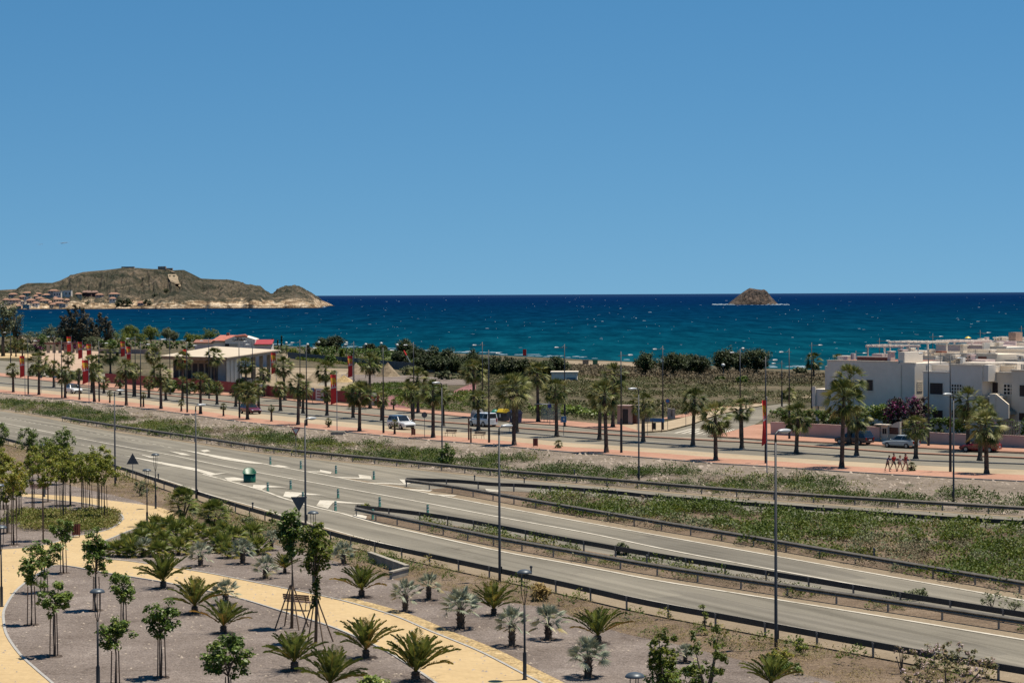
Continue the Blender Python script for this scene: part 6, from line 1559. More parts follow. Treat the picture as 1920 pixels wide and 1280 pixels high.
person(1675.5,884.5,33,'person in a bright red shirt and dark shorts holding something up',C('red_cotton',(.50,.022,.02)),C('charcoal_cotton',(.022,.025,.03)),M_skin,M_hair,.42,.05,(-.2,.35),(.6,1.5),short=.40)
person(1687.5,885,30,'shorter person in a white top with a dark bag and hair tied up',C('white_cotton',(.55,.53,.52)),C('brown_cotton',(.20,.11,.085)),M_skin2,M_hair2,.34,.05,(-.3,.4),(.3,.6),True,False,.22,M_black)
person(1698,884.5,33.5,'person in a dark red top and short dark shorts, rightmost walker',C('wine_cotton',(.27,.025,.03)),C('dark_denim',(.045,.03,.06)),M_skin2,M_hair,.30,.03,(-.25,.6),(.2,.5),True,False,.12)
# ------------------------------------------------------------------ white terrace houses on the right
M_wall = ground('white_render', [(0.25,(.82,.73,.62)),(0.5,(.93,.83,.71)),(0.75,(1.0,.90,.78))], .15, .9, .12, .03)
M_wall2 = ground('cream_render', [(0.25,(.78,.66,.52)),(0.5,(.88,.76,.61)),(0.75,(.95,.83,.68))], .15, .9, .12, .03)
M_mau = ground('mauve_render', [(0.25,(.66,.52,.48)),(0.5,(.76,.61,.57)),(0.75,(.84,.69,.64))], .15, .9, .12, .03)
M_garden = ground('pink_garden_wall', [(0.25,(.62,.44,.38)),(0.5,(.72,.52,.46)),(0.75,(.78,.58,.52))], .2, 1.0, .15, .03)
M_cop = plain('cream_coping', (.84,.74,.60), .85, 0, .12, 1.5)
M_win = plain('dark_brown_shutter', (.028,.012,.012), .6, 0, .2, 6)
M_terra = plain('terracotta_tiles', (.30,.13,.09), .9, 0, .2, 2)
M_pinkroof = plain('salmon_roof_tiles', (.50,.17,.12), .9, 0, .2, 1.2)
M_void = plain('dark_opening', (.02,.02,.02), .9)
Q0, Q1 = G(1445,816), G(1920,841)
U = (Q1-Q0).to_2d().normalized(); NV = Vector((-U.y, U.x));
if NV.y < 0: NV = -NV
UA = math.atan2(U.y, U.x)
def onp(px, py, v):
    """point of the photo ray on the vertical plane v metres behind the garden wall -> (u, z)"""
    r = ray(px, py); o2 = Q0.to_2d() + NV*v; t = (o2-CAM.to_2d()).dot(NV)/Vector((r.x, r.y)).dot(NV)
    p = CAM + r*t; return (p.to_2d()-Q0.to_2d()).dot(U), p.z
def uv(u, v, z=0.0): q_ = Q0.to_2d()+U*u+NV*v; return Vector((q_.x, q_.y, z))
def uz(px, py, v): return onp(px, py, v)
class House:
    """a building with its axes along the street; u, v, z measured from the garden wall corner"""
    def __init__(s, name, label, cat='house', group=None, v0=0, u0=0):
        s.u0, s.v0 = u0, v0; s.o = thing(name, label, cat, uv(u0, v0), UA, group)
        s.flip = 1 if Vector((-U.y,U.x)).dot(NV) > 0 else -1
    def box(s, part, u0, u1, v0, v1, z0, z1, m, parent=None, bev=0):
        mb = MB(); a, b = sorted(((v0-s.v0)*s.flip, (v1-s.v0)*s.flip)); mb.box(u0-s.u0, u1-s.u0, a, b, z0, z1)
        return mb.build(part, m, parent or s.o)
    def poly(s, part, pts, m, parent=None):
        """pts: list of (u,v,z) quads list"""
        mb = MB()
        for q_ in pts: mb.add([(u-s.u0, (v-s.v0)*s.flip, z) for u,v,z in q_], [tuple(range(len(q_)))])
        return mb.build(part, m, parent or s.o)
def win(h, pxl, pxr, pyt, pyb, v, m=None, lattice=False, par=None, part='window'):
    u0, z1 = onp(pxl, pyt, v); u1, _ = onp(pxr, pyt, v); _, z0 = onp((pxl+pxr)/2, pyb, v); z1 = onp((pxl+pxr)/2, pyt, v)[1]
    if not lattice:
        f = h.box(part, u0, u1, v-.03, v+.12, z0, z1, m or M_win)
        if part == 'window':
            for k in range(1, 6): zz_ = z0+(z1-z0)*k/6; h.box('slat', u0+.05, u1-.05, v-.048, v-.031, zz_-.025, zz_+.025, M_wood, f)
            for a_, b_, c_, d_ in ((u0-.07,u0-.001,z0,z1+.07),(u1+.001,u1+.07,z0,z1+.07),(u0,u1,z1+.001,z1+.07)): h.box('frame', a_, b_, v-.055, v-.004, c_, d_, M_cop, f)
        h.box('sill', u0-.08, u1+.08, v-.12, v-.031, z0-.10, z0-.003, M_wall, f)
        n = 3; 
        for k in range(n-1): h.box('mullion', u0+(u1-u0)*(k+1)/n-.03, u0+(u1-u0)*(k+1)/n+.03, v-.05, v-.031, z0, z1, m or M_win, f)
        return f
    f = h.box('lattice', u0, u1, v-.012, v+.05, z0, z1, M_void)
    nu = max(3, round((u1-u0)/.42)); nv = max(3, round((z1-z0)/.42)); mb = MB()
    for i in range(nu+1):
        u = u0+(u1-u0)*i/nu; mb.box(u-h.u0-.05, u-h.u0+.05, *sorted(((v-.07-h.v0)*h.flip, (v-.013-h.v0)*h.flip)), z0, z1)
    for j in range(nv+1):
        z = z0+(z1-z0)*j/nv; mb.box(u0-h.u0, u1-h.u0, *sorted(((v-.066-h.v0)*h.flip, (v-.0135-h.v0)*h.flip)), z-.05, z+.05)
    mb.build('lattice_bar', M_wall, f)
def ub(px, py, v): return onp(px, py, v)[0]
def zb_(px, py, v): return onp(px, py, v)[1]
def chimney(h, pxl, pxr, pyt, v, zbase, m=M_wall, cap=True, d=.9):
    u0, u1, z1 = ub(pxl,pyt,v), ub(pxr,pyt,v), zb_((pxl+pxr)/2,pyt,v)
    if cap:
        c_ = h.box('chimney', u0+.08, u1-.08, v, v+d, zbase, z1-.45, m); h.box('cap', u0, u1, v-.08, v+d+.08, z1-.16, z1, m, c_)
        for k in (0,1): h.box('cap_pier', u0+.1 if k == 0 else u1-.28, u0+.28 if k == 0 else u1-.1, v+.02, v+d-.02, z1-.449, z1-.161, m, c_)
    else: h.box('chimney', u0, u1, v, v+d, zbase, z1, m)
# garden wall, in three runs
GW = lambda a, b, pt, lab: (lambda h: (h.box('wall', ub(a,816,0), ub(b,830,0), 0, .22, -.2, pt, M_garden), h.box('coping', ub(a,816,0)-.02, ub(b,830,0)+.02, -.04, .26, pt+.001, pt+.07, M_garden)))(House('garden_wall', lab, 'wall', 'pink garden walls', 0, ub(a,816,0)))
zw = zb_(1520,795,0)
GW(1445,1649,zw,'long pink garden wall behind the dark blue car'); GW(1722,1811,zb_(1760,812,0),'pink garden wall below the clipped dark hedge'); GW(1872,2010,zb_(1900,817,0),'pink garden wall behind the bright red car')
# entrance wall with the residence name
h = House('entrance_wall','cream entrance wall with a curved top and a reddish name plaque','wall',None,.6,ub(1664,830,.6))
u0, u1 = ub(1664,830,.6), ub(1687,830,.6); zt0, zt1 = zb_(1664,798,.6), zb_(1684,790,.6)
prof = [(u0,0),(u1,0),(u1,zt1)]+[(u1-(u1-u0)*t, zt1-(zt1-zt0)*(3*t*t-2*t*t*t)) for t in np.linspace(.15,1,10)]
mb = MB(); n = len(prof); f_ = h.flip
mb.add([(u-h.u0,0,z) for u,z in prof]+[(u-h.u0,.35*f_,z) for u,z in prof],[tuple(range(n)),tuple(2*n-1-i for i in range(n))]+[(i,n+i,n+(i+1)%n,(i+1)%n) for i in range(n)])
me = mb.mesh('wall', M_cop); bm = bmesh.new(); bm.from_mesh(me); bmesh.ops.recalc_face_normals(bm, faces=bm.faces); bm.to_mesh(me); bm.free(); link('wall', me, h.o)
pa, pb_, pz0, pz1 = ub(1667.5,810,.6), ub(1684.5,810,.6), zb_(1676,813.5,.6), zb_(1676,801,.6)
pq = h.box('plaque', pa, pb_, .575, .598, pz0, pz1, plain('brick_red_plaque',(.24,.115,.085),.8,0,.2,5))
M_letter = plain('dark_letters',(.09,.02,.014),.8); mb = MB()
for row, zt in enumerate((.86,.52,.16)):
    ww = [(.04,.16),(.19,.28),(.31,.44),(.47,.58),(.62,.72),(.75,.84)] if row == 0 else [(.05,.20),(.26,.38),(.42,.52),(.60,.78)] if row == 1 else [(.03,.12),(.15,.30),(.34,.46),(.50,.62),(.66,.80),(.84,.94)]
    for a_, b_ in ww:
        y0, y1 = sorted((-.045*f_, -.026*f_)); zc = pz0+(pz1-pz0)*zt; hh = (pz1-pz0)*.10
        mb.box(pa-h.u0+(pb_-pa)*a_, pa-h.u0+(pb_-pa)*b_, y0, y1, zc-hh, zc+hh*.6)
mb.build('lettering', M_letter, pq)
h = House('gate_pillar','cream gate pillar with letterboxes under a small roof slab','pillar',None,.2,ub(1643,830,.2))
a_, b_ = ub(1652,830,.2), ub(1664,830,.2); zt = zb_(1655,797,.2)
h.box('pillar', a_, b_, .2, .75, 0, zt, M_cop); h.box('roof_slab', ub(1643,830,.2), b_+.15, -.25, .95, zt+.001, zt+.13, M_cop)
h.box('letterbox', ub(1655,812,.2), ub(1658,812,.2), .165, .198, zb_(1656,813,.2), zb_(1656,803,.2), M_void); h.box('letterbox', ub(1659,812,.2), ub(1662,812,.2), .165, .198, zb_(1660,813,.2), zb_(1660,803,.2), M_void)
# house one
VA = 8.0
h = House('terrace_house','large white flat-roofed house with a blank front and a single brown window','house','white terrace houses',VA,ub(1544,700,VA))
uA0, uA1, uAt, zA = ub(1551,676,VA), ub(1715,676,VA), ub(1684,676,VA), zb_(1600,677,VA); zA2 = zb_(1700,681,VA); zst = zb_(1546,686,VA)
h.box('wall', uA0, uAt, VA, VA+9, 0, zA, M_wall); h.box('wall', uAt, uA1, VA, VA+7, 0, zA2, M_wall); h.box('wall', ub(1543,690,VA), uA0, VA+.4, VA+9, 0, zst, M_wall)
h.box('balcony', ub(1512,735,VA), ub(1543,735,VA)-.002, VA+1.2, VA+4.5, zb_(1530,761,VA+1.2), zb_(1530,729,VA+1.2), M_wall); h.box('balcony_pier', ub(1513,735,VA), ub(1519,735,VA), VA+1.0, VA+1.198, zb_(1516,761,VA+1.2), zb_(1516,724,VA+1.2), M_wall)
h.box('balcony_post', ub(1514,770,VA), ub(1518,770,VA), VA+1.6, VA+1.9, 0, zb_(1530,761,VA+1.2)-.002, M_wall)
h.box('coping', uA0-.05, uAt+.02, VA-.07, VA+.25, zA+.001, zA+.10, M_cop); h.box('coping', uAt+.35, uA1+.05, VA-.07, VA+.25, zA2+.001, zA2+.10, M_cop)
h.box('roof', uA0+.1, uAt-.1, VA+.3, VA+8.9, zA+.001, zA+.03, M_terra)
h.box('parapet', ub(1607,672,VA+2.5), ub(1664,672,VA+2.5), VA+2.5, VA+2.75, zA+.03, zb_(1640,670,VA+2.5), M_terra); h.box('coping', ub(1607,672,VA+2.5)-.1, ub(1664,672,VA+2.5)+.1, VA+2.4, VA+2.85, zb_(1640,670,VA+2.5)+.001, zb_(1640,670,VA+2.5)+.12, M_cop)
win(h,1625,1637,712,732,VA)
chimney(h,1570,1589,667,VA+3,zA,cap=False,d=1.4); chimney(h,1663,1671,658,VA+2,zA); chimney(h,1635,1654,663,VA+5,zA,cap=False,d=1.2)
h.box('stair_tower', ub(1684,660,VA+.3), ub(1696,660,VA+.3), VA+.3, VA+4, zA2, zb_(1690,660,VA+.3), M_wall); chimney(h,1683,1694,655,VA+1.2,zb_(1690,660,VA+.3),M_mau)
zg0, zg1 = zb_(1727,733,VA+1.2), zb_(1727,714,VA+1.2)
for k in range(5):
    zc = zg0+(zg1-zg0)*(k+.5)/5; mb = MB(); y0, y1 = sorted(((.45)*h.flip, (1.55)*h.flip)); mb.box(uA1-h.u0+.002, uA1-h.u0+.05, y0, y1, zc-.10, zc+.06); mb.build('vent_slot', M_cop, h.o)
h1_ = h
# pergolas on the roof of house one: white posts and beams
def pergola(lab, pxl, pxr, py_t, py_b, v, depth=3.5, nb=7):
    h = House('pergola', lab, 'pergola', 'white roof pergolas', v, ub(pxl,py_t,v)); u0,u1 = ub(pxl,py_t,v), ub(pxr,py_t,v); z1, z0 = zb_(pxl,py_t,v), zb_(pxl,py_b,v)
    for u in (u0, (u0+u1)/2, u1):
        for vv in (v, v+depth): h.box('post', u-.07, u+.07, vv-.07, vv+.07, z0-1.2, z1-.181, M_wall)
    for vv in (v, v+depth): h.box('beam', u0-.3, u1+.3, vv-.08, vv+.08, z1-.18, z1, M_wall)
    for k in range(nb): u = u0+(u1-u0)*k/(nb-1); h.box('rafter', u-.05, u+.05, v-.35, v+depth+.35, z1+.001, z1+.13, M_wall)
pergola('long white pergola on the roof of the blank-fronted house',1627,1690,648,669,VA+6,3.5); pergola('white pergola behind the first one, its beams higher',1669,1740,641,662,VA+12,4)
pergola('white pergola at the top of the mauve terrace',1757,1822,639,660,VA+22,4)
# house two
VB = 7.0
h = House('terrace_house','white house with two brown windows above the clipped hedge','house','white terrace houses',VB,ub(1731,700,VB))
u0,u1,u2 = ub(1731,697,VB), ub(1780,697,VB), ub(1841,690,VB); z1 = zb_(1755,698,VB); z2 = zb_(1810,685,VB)
h.box('wall', u0, u1, VB, VB+8, 0, z1, M_wall); h.box('wall', u1, u2, VB-.002, VB+8, 0, z2, M_wall)
h.box('coping', u0-.08, u1-.002, VB-.10, VB+.2, z1+.001, z1+.12, M_wall); h.box('coping', u1-.03, u2+.05, VB-.10, VB+.25, z2+.001, z2+.12, M_cop)
zt = zb_(1755,685,VB+1.6); h.box('terrace_wall', u0+.1, u1-.002, VB+1.6, VB+1.85, z1, zt, M_wall); h.box('coping', u0, u1-.003, VB+1.5, VB+1.95, zt+.001, zt+.12, M_wall)
for a in ((1744,1768,718,739),(1749,1768,769,783)): win(h,*a,VB)
win(h,1785,1803,769,783,VB); win(h,1784,1804,720,738,VB,lattice=True); win(h,1804.5,1811,774,784,VB,lattice=True)
h.box('roof_slab', u1+.5, u1+4.5, VB+2, VB+4.5, z2+.12, z2+.32, M_wall); chimney(h,1785,1793,665,VB+3,z2,M_wall); chimney(h,1812,1822,664,VB+4,z2,M_mau)
h.box('terrace_block', ub(1793,675,VB+4), ub(1848,675,VB+4), VB+4, VB+6, z2-.5, zb_(1820,674,VB+4), M_mau)
def aerial(h, px, pyt, v, zb):
    u, z1 = onp(px, pyt, v); f_ = h.box('aerial', u-.025, u+.025, v, v+.05, zb, z1, M_galvd)
    for k in range(5): h.box('aerial_rod', u-.35+.03*k, u+.35-.03*k, v+.01, v+.04, z1-.12-.14*k, z1-.09-.14*k, M_galvd, f_)
def cooler(h, pxl, pxr, pyt, v, zb):
    u0_, u1_ = ub(pxl,pyt,v), ub(pxr,pyt,v); z1_ = zb+.85; c_ = h.box('air_conditioner', u0_, u1_, v, v+.45, zb+.1, z1_, M_signw)
    h.box('fan_grille', u0_+.12, u1_-.3, v-.02, v-.001, zb+.22, z1_-.12, M_galv, c_)
aerial(h, 1763, 662, VB+4, z1); aerial(h, 1829, 655, VB+5, z2); cooler(h, 1800, 1806, 676, VB+2.2, z2); cooler(h, 1736, 1742, 690, VB+.8, z1)
# sloping white roof panel
zz = zb_(1760,678,VB+3); h.poly('roof_panel', [[(u0+1.4,VB+2.4,zz-.1),(u0+3.6,VB+2.4,zz+.55),(u0+3.6,VB+4.8,zz+.6),(u0+1.4,VB+4.8,zz)]], M_wall)
HA = h1_
aerial(HA, 1626, 652, VA+4, zA); aerial(HA, 1702, 650, VA+5, zA2); cooler(HA, 1595, 1601, 668, VA+3.2, zA)
for k, (px_, py0, py1) in enumerate(((1600,690,722),(1668,684,716),(1690,684,722))):
    u_ = ub(px_, 700, VA); HA.box('drain_pipe', u_-.045, u_+.045, VA-.10, VA-.004, 1.0, zA-.35, M_cop) if k != 1 else None
# house three
VC = 8.8
h = House('terrace_house','cream house with an outside stair and a lattice of square openings','house','white terrace houses',VC,ub(1841,700,VC))
u0,u1,u2 = ub(1842,699,VC), ub(1902,699,VC), ub(2010,699,VC-.6); z1 = zb_(1870,699,VC); z2 = zb_(1912,695,VC-.6)
h.box('wall', u0-1.5, u1, VC, VC+8, 0, z1, M_wall2); h.box('wall', u1, u2, VC-.6, VC+8, 0, z2, M_wall2)
h.box('coping', u0, u1-.002, VC-.12, VC+.2, z1+.001, z1+.13, M_cop); h.box('coping', u1-.02, u2, VC-.72, VC-.3, z2+.001, z2+.13, M_cop)
zt = zb_(1870,687,VC+2); h.box('terrace_wall', u0-.5, ub(1902,687,VC+2), VC+2, VC+2.25, z1, zt, M_wall2); h.box('coping', u0-.5, ub(1902,687,VC+2)+.05, VC+1.9, VC+2.35, zt+.001, zt+.14, M_cop)
h.box('roof_slab', ub(1856,681,VC+3), ub(1907,678,VC+3), VC+3, VC+5.5, zt+.25, zt+.45, M_wall)
zo = zb_(1847,715,VC-1.6); uo0, uo1 = ub(1842,700,VC-1.6), ub(1853,700,VC-1.6)
h.box('overhang', uo0, uo1, VC-1.6, VC-.002, zo, zb_(1847,684,VC-1.6), M_wall)
win(h,1861,1871,717,741,VC,M_win,part='door'); win(h,1882,1901,720,740,VC,lattice=True); win(h,1912,1930,722,743,VC-.6); win(h,1911,1930,774,788,VC-.6)
h.box('wall_lamp', ub(1846,725,VC), ub(1848,725,VC), VC-.12, VC-.002, zb_(1847,727,VC), zb_(1847,723,VC), M_black)
# stair with solid parapet going down to the right
vS = VC-2.4
us0, us1, us2 = ub(1855,737,vS), ub(1866,737,vS), ub(1890,757,vS); zs = zb_(1860,738,vS); zsr = zb_(1890,758,vS); zbt = zb_(1866,766,vS)
h.box('stair_pier', us0, us1, vS, vS+.9, zbt-1.5, zs, M_cop)
h.poly('stair_parapet', [[(us1+.001,vS+.1,zbt-1.5),(us2,vS+.1,zsr-1.6),(us2,vS+.1,zsr),(us1+.001,vS+.1,zs)],[(us1+.001,vS+.3,zbt-1.5),(us1+.001,vS+.3,zs),(us2,vS+.3,zsr),(us2,vS+.3,zsr-1.6)],[(us1+.001,vS+.1,zs),(us2,vS+.1,zsr),(us2,vS+.3,zsr),(us1+.001,vS+.3,zs)],[(us2,vS+.1,zsr-1.6),(us2,vS+.3,zsr-1.6),(us2,vS+.3,zsr),(us2,vS+.1,zsr)]], M_wall2)
for k in range(8):
    t = (k+.5)/8; u_ = us1+(us2-us1)*t; z_ = zs-.9-(zs-zsr)*t; h.box('step', u_-(us2-us1)/16, u_+(us2-us1)/16, vS+.32, VC-.7, z_-.35, z_, M_conc)
h.box('stair_landing', us0-1.0, us1, vS+.901, VC-.003, zb_(1866,741,VC)-.25, zb_(1866,741,VC)-.02, M_wall2)
# rows of roofs behind
def row_house(lab, pxl, pxr, pyt, v, m, extra=None, dv=7):
    h = House('terrace_house', lab, 'house', 'white terrace houses', v, ub(pxl,pyt,v)); u0,u1 = ub(pxl,pyt,v), ub(pxr,pyt,v); z = zb_((pxl+pxr)/2,pyt,v)
    h.box('wall', u0, u1, v, v+dv, 0, z, m); h.box('coping', u0-.06, u1+.06, v-.08, v+.22, z+.001, z+.12, M_cop); h.box('parapet', u0, u1, v+dv-.25, v+dv-.002, z, z+.5, m)
    if extra: extra(h, z)
    return h
def ex1(h, z): chimney(h,1700,1709,652,h.v0+1,z,M_wall); chimney(h,1740,1747,655,h.v0+2,z,M_wall2); h.box('terrace_block', ub(1686,660,h.v0+3), ub(1735,660,h.v0+3), h.v0+3, h.v0+5, z, zb_(1710,657,h.v0+3), M_wall)
row_house('flat white roof with pergola posts behind the blank-fronted house',1690,1752,668,VA+11,M_wall,ex1)
def ex2(h, z): chimney(h,1799,1807,645,h.v0+1,z,M_wall2); h.box('skylight', ub(1754,661,h.v0+.5), ub(1766,661,h.v0+.5), h.v0+.5, h.v0+1.6, z, z+.35, M_terra); chimney(h,1789,1797,668,h.v0+1,z,M_wall)
row_house('cream roof terrace in the middle of the white houses',1752,1820,664,VA+13,M_wall2,ex2)
row_house('white arched terrace house behind the stair house',1808,1868,664,VA+11,M_wall2,lambda h,z: (h.box('arch_opening', ub(1834,671,h.v0), ub(1850,671,h.v0), h.v0-.03, h.v0+.3, zb_(1842,676,h.v0), zb_(1842,668,h.v0), M_terra), chimney(h,1850,1860,655,h.v0+2,z)))
row_house('mauve rooftop terrace behind the pergola beams',1755,1802,647,VA+20,M_mau,lambda h,z: chimney(h,1801,1808,647,h.v0-.5,z-1.5,M_wall2))
row_house('long mauve and white rooftop below the row of chimneys',1811,1848,648,VA+21,M_mau,lambda h,z: (h.box('screen_wall', ub(1846,640,h.v0), ub(1849,640,h.v0), h.v0-.5, h.v0+3, z-1, zb_(1847,642,h.v0), M_wall),))
row_house('white flat roof beside the tall tan chimney',1848,1885,651,VA+22,M_wall,lambda h,z: chimney(h,1867,1875,641,h.v0+1,z))
row_house('farthest white roof with three capped chimneys',1815,1925,640.5,VA+36,M_wall,lambda h,z: (chimney(h,1834,1843,634.5,h.v0+1,z), chimney(h,1845,1850,632,h.v0+1.5,z,M_mau,False,.6), chimney(h,1862,1870,632,h.v0+2,z), chimney(h,1872,1881,631,h.v0+2,z), chimney(h,1891,1904.5,623,h.v0+1,z,plain('tan_render',(.50,.33,.25),.9,0,.1,1),False,1.6)))
row_house('white house wall behind the roof palm',1885,1990,676,VA+12,M_wall,lambda h,z: chimney(h,1907,1918,666,h.v0-.5,z-2,M_wall))
P = uv(ub(1815,632,VA+30), VA+30, 0); zp = zb_(1815,631,VA+30); mb = MB(); mb.lathe([(.45,zp-.2),(.25,zp-.05),(.03,zp+.05)],10); o = thing('parasol','small yellow parasol above the far roofs','parasol',(P.x,P.y,0)); mb.build('canopy', M_iyel, o)
mb = MB(); mb.tube([(0,0,0),(0,0,zp)],.03,6); mb.build('pole', M_wood, o)
# palms and plants about the houses
street_palm(1900, 700, 640, 'bushy palm rising behind the stair house roof', None, 1.9, skirt=-1)
def green_wall(pxl, pxr, pyt, v, lab, mat, tint, th=1.4, name='hedge', cat='hedge', rough=.25, zb=1.0, dens=9, crad=.42, size=.16, per=20, tv=.14):
    u0,u1,z1 = ub(pxl,pyt,v), ub(pxr,pyt,v), zb_((pxl+pxr)/2,pyt,v); n = int((u1-u0)*th*dens*(z1-zb)/2)
    uu = rng.uniform(0,u1-u0,n); vv = rng.uniform(-th/2,th/2,n); zz = zb+(z1-zb-crad*.5)*rng.random(n)**.7; zz += rough*np.array([noise.noise(Vector((a*.9,pxl,0))) for a in uu])*(zz-zb)/max(.1,(z1-zb))
    c = uv(u0, v, 0); pts = np.stack([U.x*uu+NV.x*vv, U.y*uu+NV.y*vv, zz],1)
    v_,q_,t_ = leaf_cloud(pts, crad*rng.uniform(.7,1.2,n), per, size, tint, tv)
    return tag(link(name, np_mesh(name, v_,q_,mat,t_), None, c), lab, cat)
green_wall(1449,1540,766,1.6,'dark tall hedge behind the pink wall, left of the big palm',L_broad,.28,1.6,rough=1.2)
green_wall(1540,1600,768,2.4,'dark green garden trees below the blank house front',L_broad,.30,2.2,rough=1.6)
green_wall(1600,1668,757,3.0,'tall green bamboo-like bushes right of the brown window',L_broad,.42,2.0,rough=2.0)
green_wall(1668,1733,745,2.6,'purple flowering bougainvillea against the white house wall',L_boug,.42,2.6,'bougainvillea','climbing plant',1.4,.8,7,.5,.15,22,.26)
green_wall(1731,1749,757,4,'slender green shrub between the two white houses',L_broad,.4,1.0,'garden_shrub','shrub',.8)
green_wall(1742,1814,782,1.2,'flat clipped dark hedge on the pink wall',L_broad,.22,1.2,rough=.1,dens=14,crad=.3)
green_wall(1876,1990,786,1.6,'dark plants behind the railing at the frame edge',L_broad,.25,1.4,rough=.8)
green_wall(1840,1905,768,5.2,'bare purple climber at the foot of the outside stair',L_boug,.5,.5,'creeper_foliage','climbing plant',.9,1.5,4,.35,.12,10,.25)
h = House('garden_railing','dark vertical railing above the garden wall at the frame edge','railing',None,.3,ub(1880,817,.3)); u0,u1 = ub(1880,817,.3), ub(1914,817,.3); z0, z1 = zb_(1890,817,.3), zb_(1890,789,.3)
for k in range(12): u_ = u0+(u1-u0)*k/11; h.box('bar', u_-.035, u_+.035, .05, .12, zb_(1900,817,0)-.1, z1, M_galvd)
h.box('rail', u0-.05, u1+.05, .06, .11, z1+.001, z1+.06, M_galvd)
h = House('garden_gate','terracotta stepped gate between the pink walls behind the red car','gate',None,.3,ub(1812,820,.3)); u0,u1 = ub(1812,820,.3), ub(1818,820,.3)
h.box('post', u0-.1, u1, .1, .5, 0, zb_(1815,814,.3), M_void); 
for k in range(5): h.box('step', ub(1822,830,.3)+k*.12, ub(1833,830,.3)+k*.1, .5+k*.35, 1.0+k*.35, .1+k*.22, .3+k*.22, M_terra if k % 2 else M_tanpave)
# ------------------------------------------------------------------ pavilion with a white wing roof
def zpt(px, py, z): return G(px, py, z)
M_roofw = ground('cream_roof_membrane', [(0.3,(.56,.47,.36)),(0.5,(.62,.53,.41)),(0.75,(.68,.59,.47))], .08, .6, .05, .02)
ZR = 6.0
Fp, Rp, Bp, Lp = zpt(426,671,ZR), zpt(526,657,ZR), zpt(404,650,ZR), zpt(300,668,ZR)
c = (Fp+Rp+Bp+Lp)/4; c.z = 0; o = thing('pavilion','open pavilion with a wide cream flat roof and glazed walls','building',c)
rel = lambda p, z=0: Vector((p.x-c.x, p.y-c.y, z))
poly_ = [rel(Fp), rel(Rp), rel(Bp), rel(Lp)]
mb = MB(); mb.prism([(p.x,p.y) for p in poly_], ZR-.001, ZR+.12); mb.build('roof', M_roofw, o)
ins = [p*.965 for p in poly_]; mb = MB(); mb.prism([(p.x,p.y) for p in ins], ZR-.55, ZR-.002); mb.build('roof_beam', M_conc, o)
mb = MB(); a_, b_ = poly_[0]*.6+poly_[1]*.4, poly_[1]
mb.add([(a_.x,a_.y,ZR+.121),(b_.x*.97,b_.y*.97,ZR+.121),(b_.x*.96,b_.y*.96+.6,ZR+.16),(a_.x,a_.y+.8,ZR+.16)],[(0,1,2,3)]); mb.build('roof_seam', M_terra, o)
M_gl2 = plain('grey_glazing', (.52,.52,.50), .35, 0, .2, .4); M_stn = plain('stone_cladding', (.55,.43,.31), .95, 0, .3, .4)
wi = [p*.80 for p in poly_]
f2 = wi[0].lerp(wi[1],.34)
mb = MB(); mb.prism([(wi[0].x,wi[0].y),(f2.x,f2.y),(wi[0].lerp(wi[3],.15).lerp(f2,.8).x, wi[0].lerp(wi[3],.15).lerp(f2,.8).y+3),(wi[0].lerp(wi[3],.15).x,wi[0].lerp(wi[3],.15).y)], -.2, ZR-.56); mb.build('glazed_hall', M_gl2, o)
mb = MB()
for k in range(5):
    p = wi[0].lerp(f2, k/4); mb.box(p.x-.06,p.x+.06,p.y-.14,p.y-.02,0,ZR-.57)
mb.build('glazing_bar', M_galv, o)
wl = [wi[0].lerp(wi[3],.16), wi[3], wi[2].lerp(wi[3],.3), wi[0].lerp(wi[2],.35)]
mb = MB(); mb.prism([(p.x,p.y) for p in wl], -.3, ZR-.56); mb.build('wall', M_stn, o)
mb = MB()
a_, b_ = wl[0], wl[1]
for k in range(7):
    p, q_ = a_.lerp(b_, (k+.15)/7), a_.lerp(b_, (k+.85)/7); d = (q_-p); n_ = Vector((-d.y, d.x, 0)).normalized()
    if n_.y > 0: n_ = -n_
    P4 = [p+n_*.05, q_+n_*.05]; w_ = MB(); w_.add([(*P4[0].to_2d(),1.0),(*P4[1].to_2d(),1.0),(*P4[1].to_2d(),4.6),(*P4[0].to_2d(),4.6),(*(P4[0]-n_*.15).to_2d(),1.0),(*(P4[1]-n_*.15).to_2d(),1.0),(*(P4[1]-n_*.15).to_2d(),4.6),(*(P4[0]-n_*.15).to_2d(),4.6)],[(0,1,2,3),(0,4,5,1),(3,2,6,7),(0,3,7,4),(1,5,6,2)]); w_.build('window', M_win, o)
for t in (.62,.80,.985):
    p = wi[0].lerp(wi[1],t); mb = MB(); mb.box(p.x-.35,p.x+.35,p.y-.35,p.y+.35,-.3,ZR-.56); mb.build('column', M_conc, o)
p = wi[1].lerp(wi[2],.3); mb = MB(); mb.box(p.x-.35,p.x+.35,p.y-.35,p.y+.35,-.3,ZR-.56); mb.build('column', M_conc, o)
mb = MB(); a_, b_ = wi[0].lerp(wi[1],.45), wi[1]; mb.prism([(a_.x,a_.y-1),(b_.x,b_.y-1),(b_.x,b_.y+3),(a_.x,a_.y+3)],-.3,1.0); mb.build('plinth', M_conc, o)
# pale low wall in front of the pavilion
wall_seg('yard_wall', G(430,737), G(505,738), 1.7, .3, M_conc, 'pale low wall below the pavilion behind the red hoarding', z=-.1)
wall_seg('yard_wall', G(505,738), G(560,742), 1.5, .3, M_stn, 'stone yard wall right of the pavilion', z=-.1)
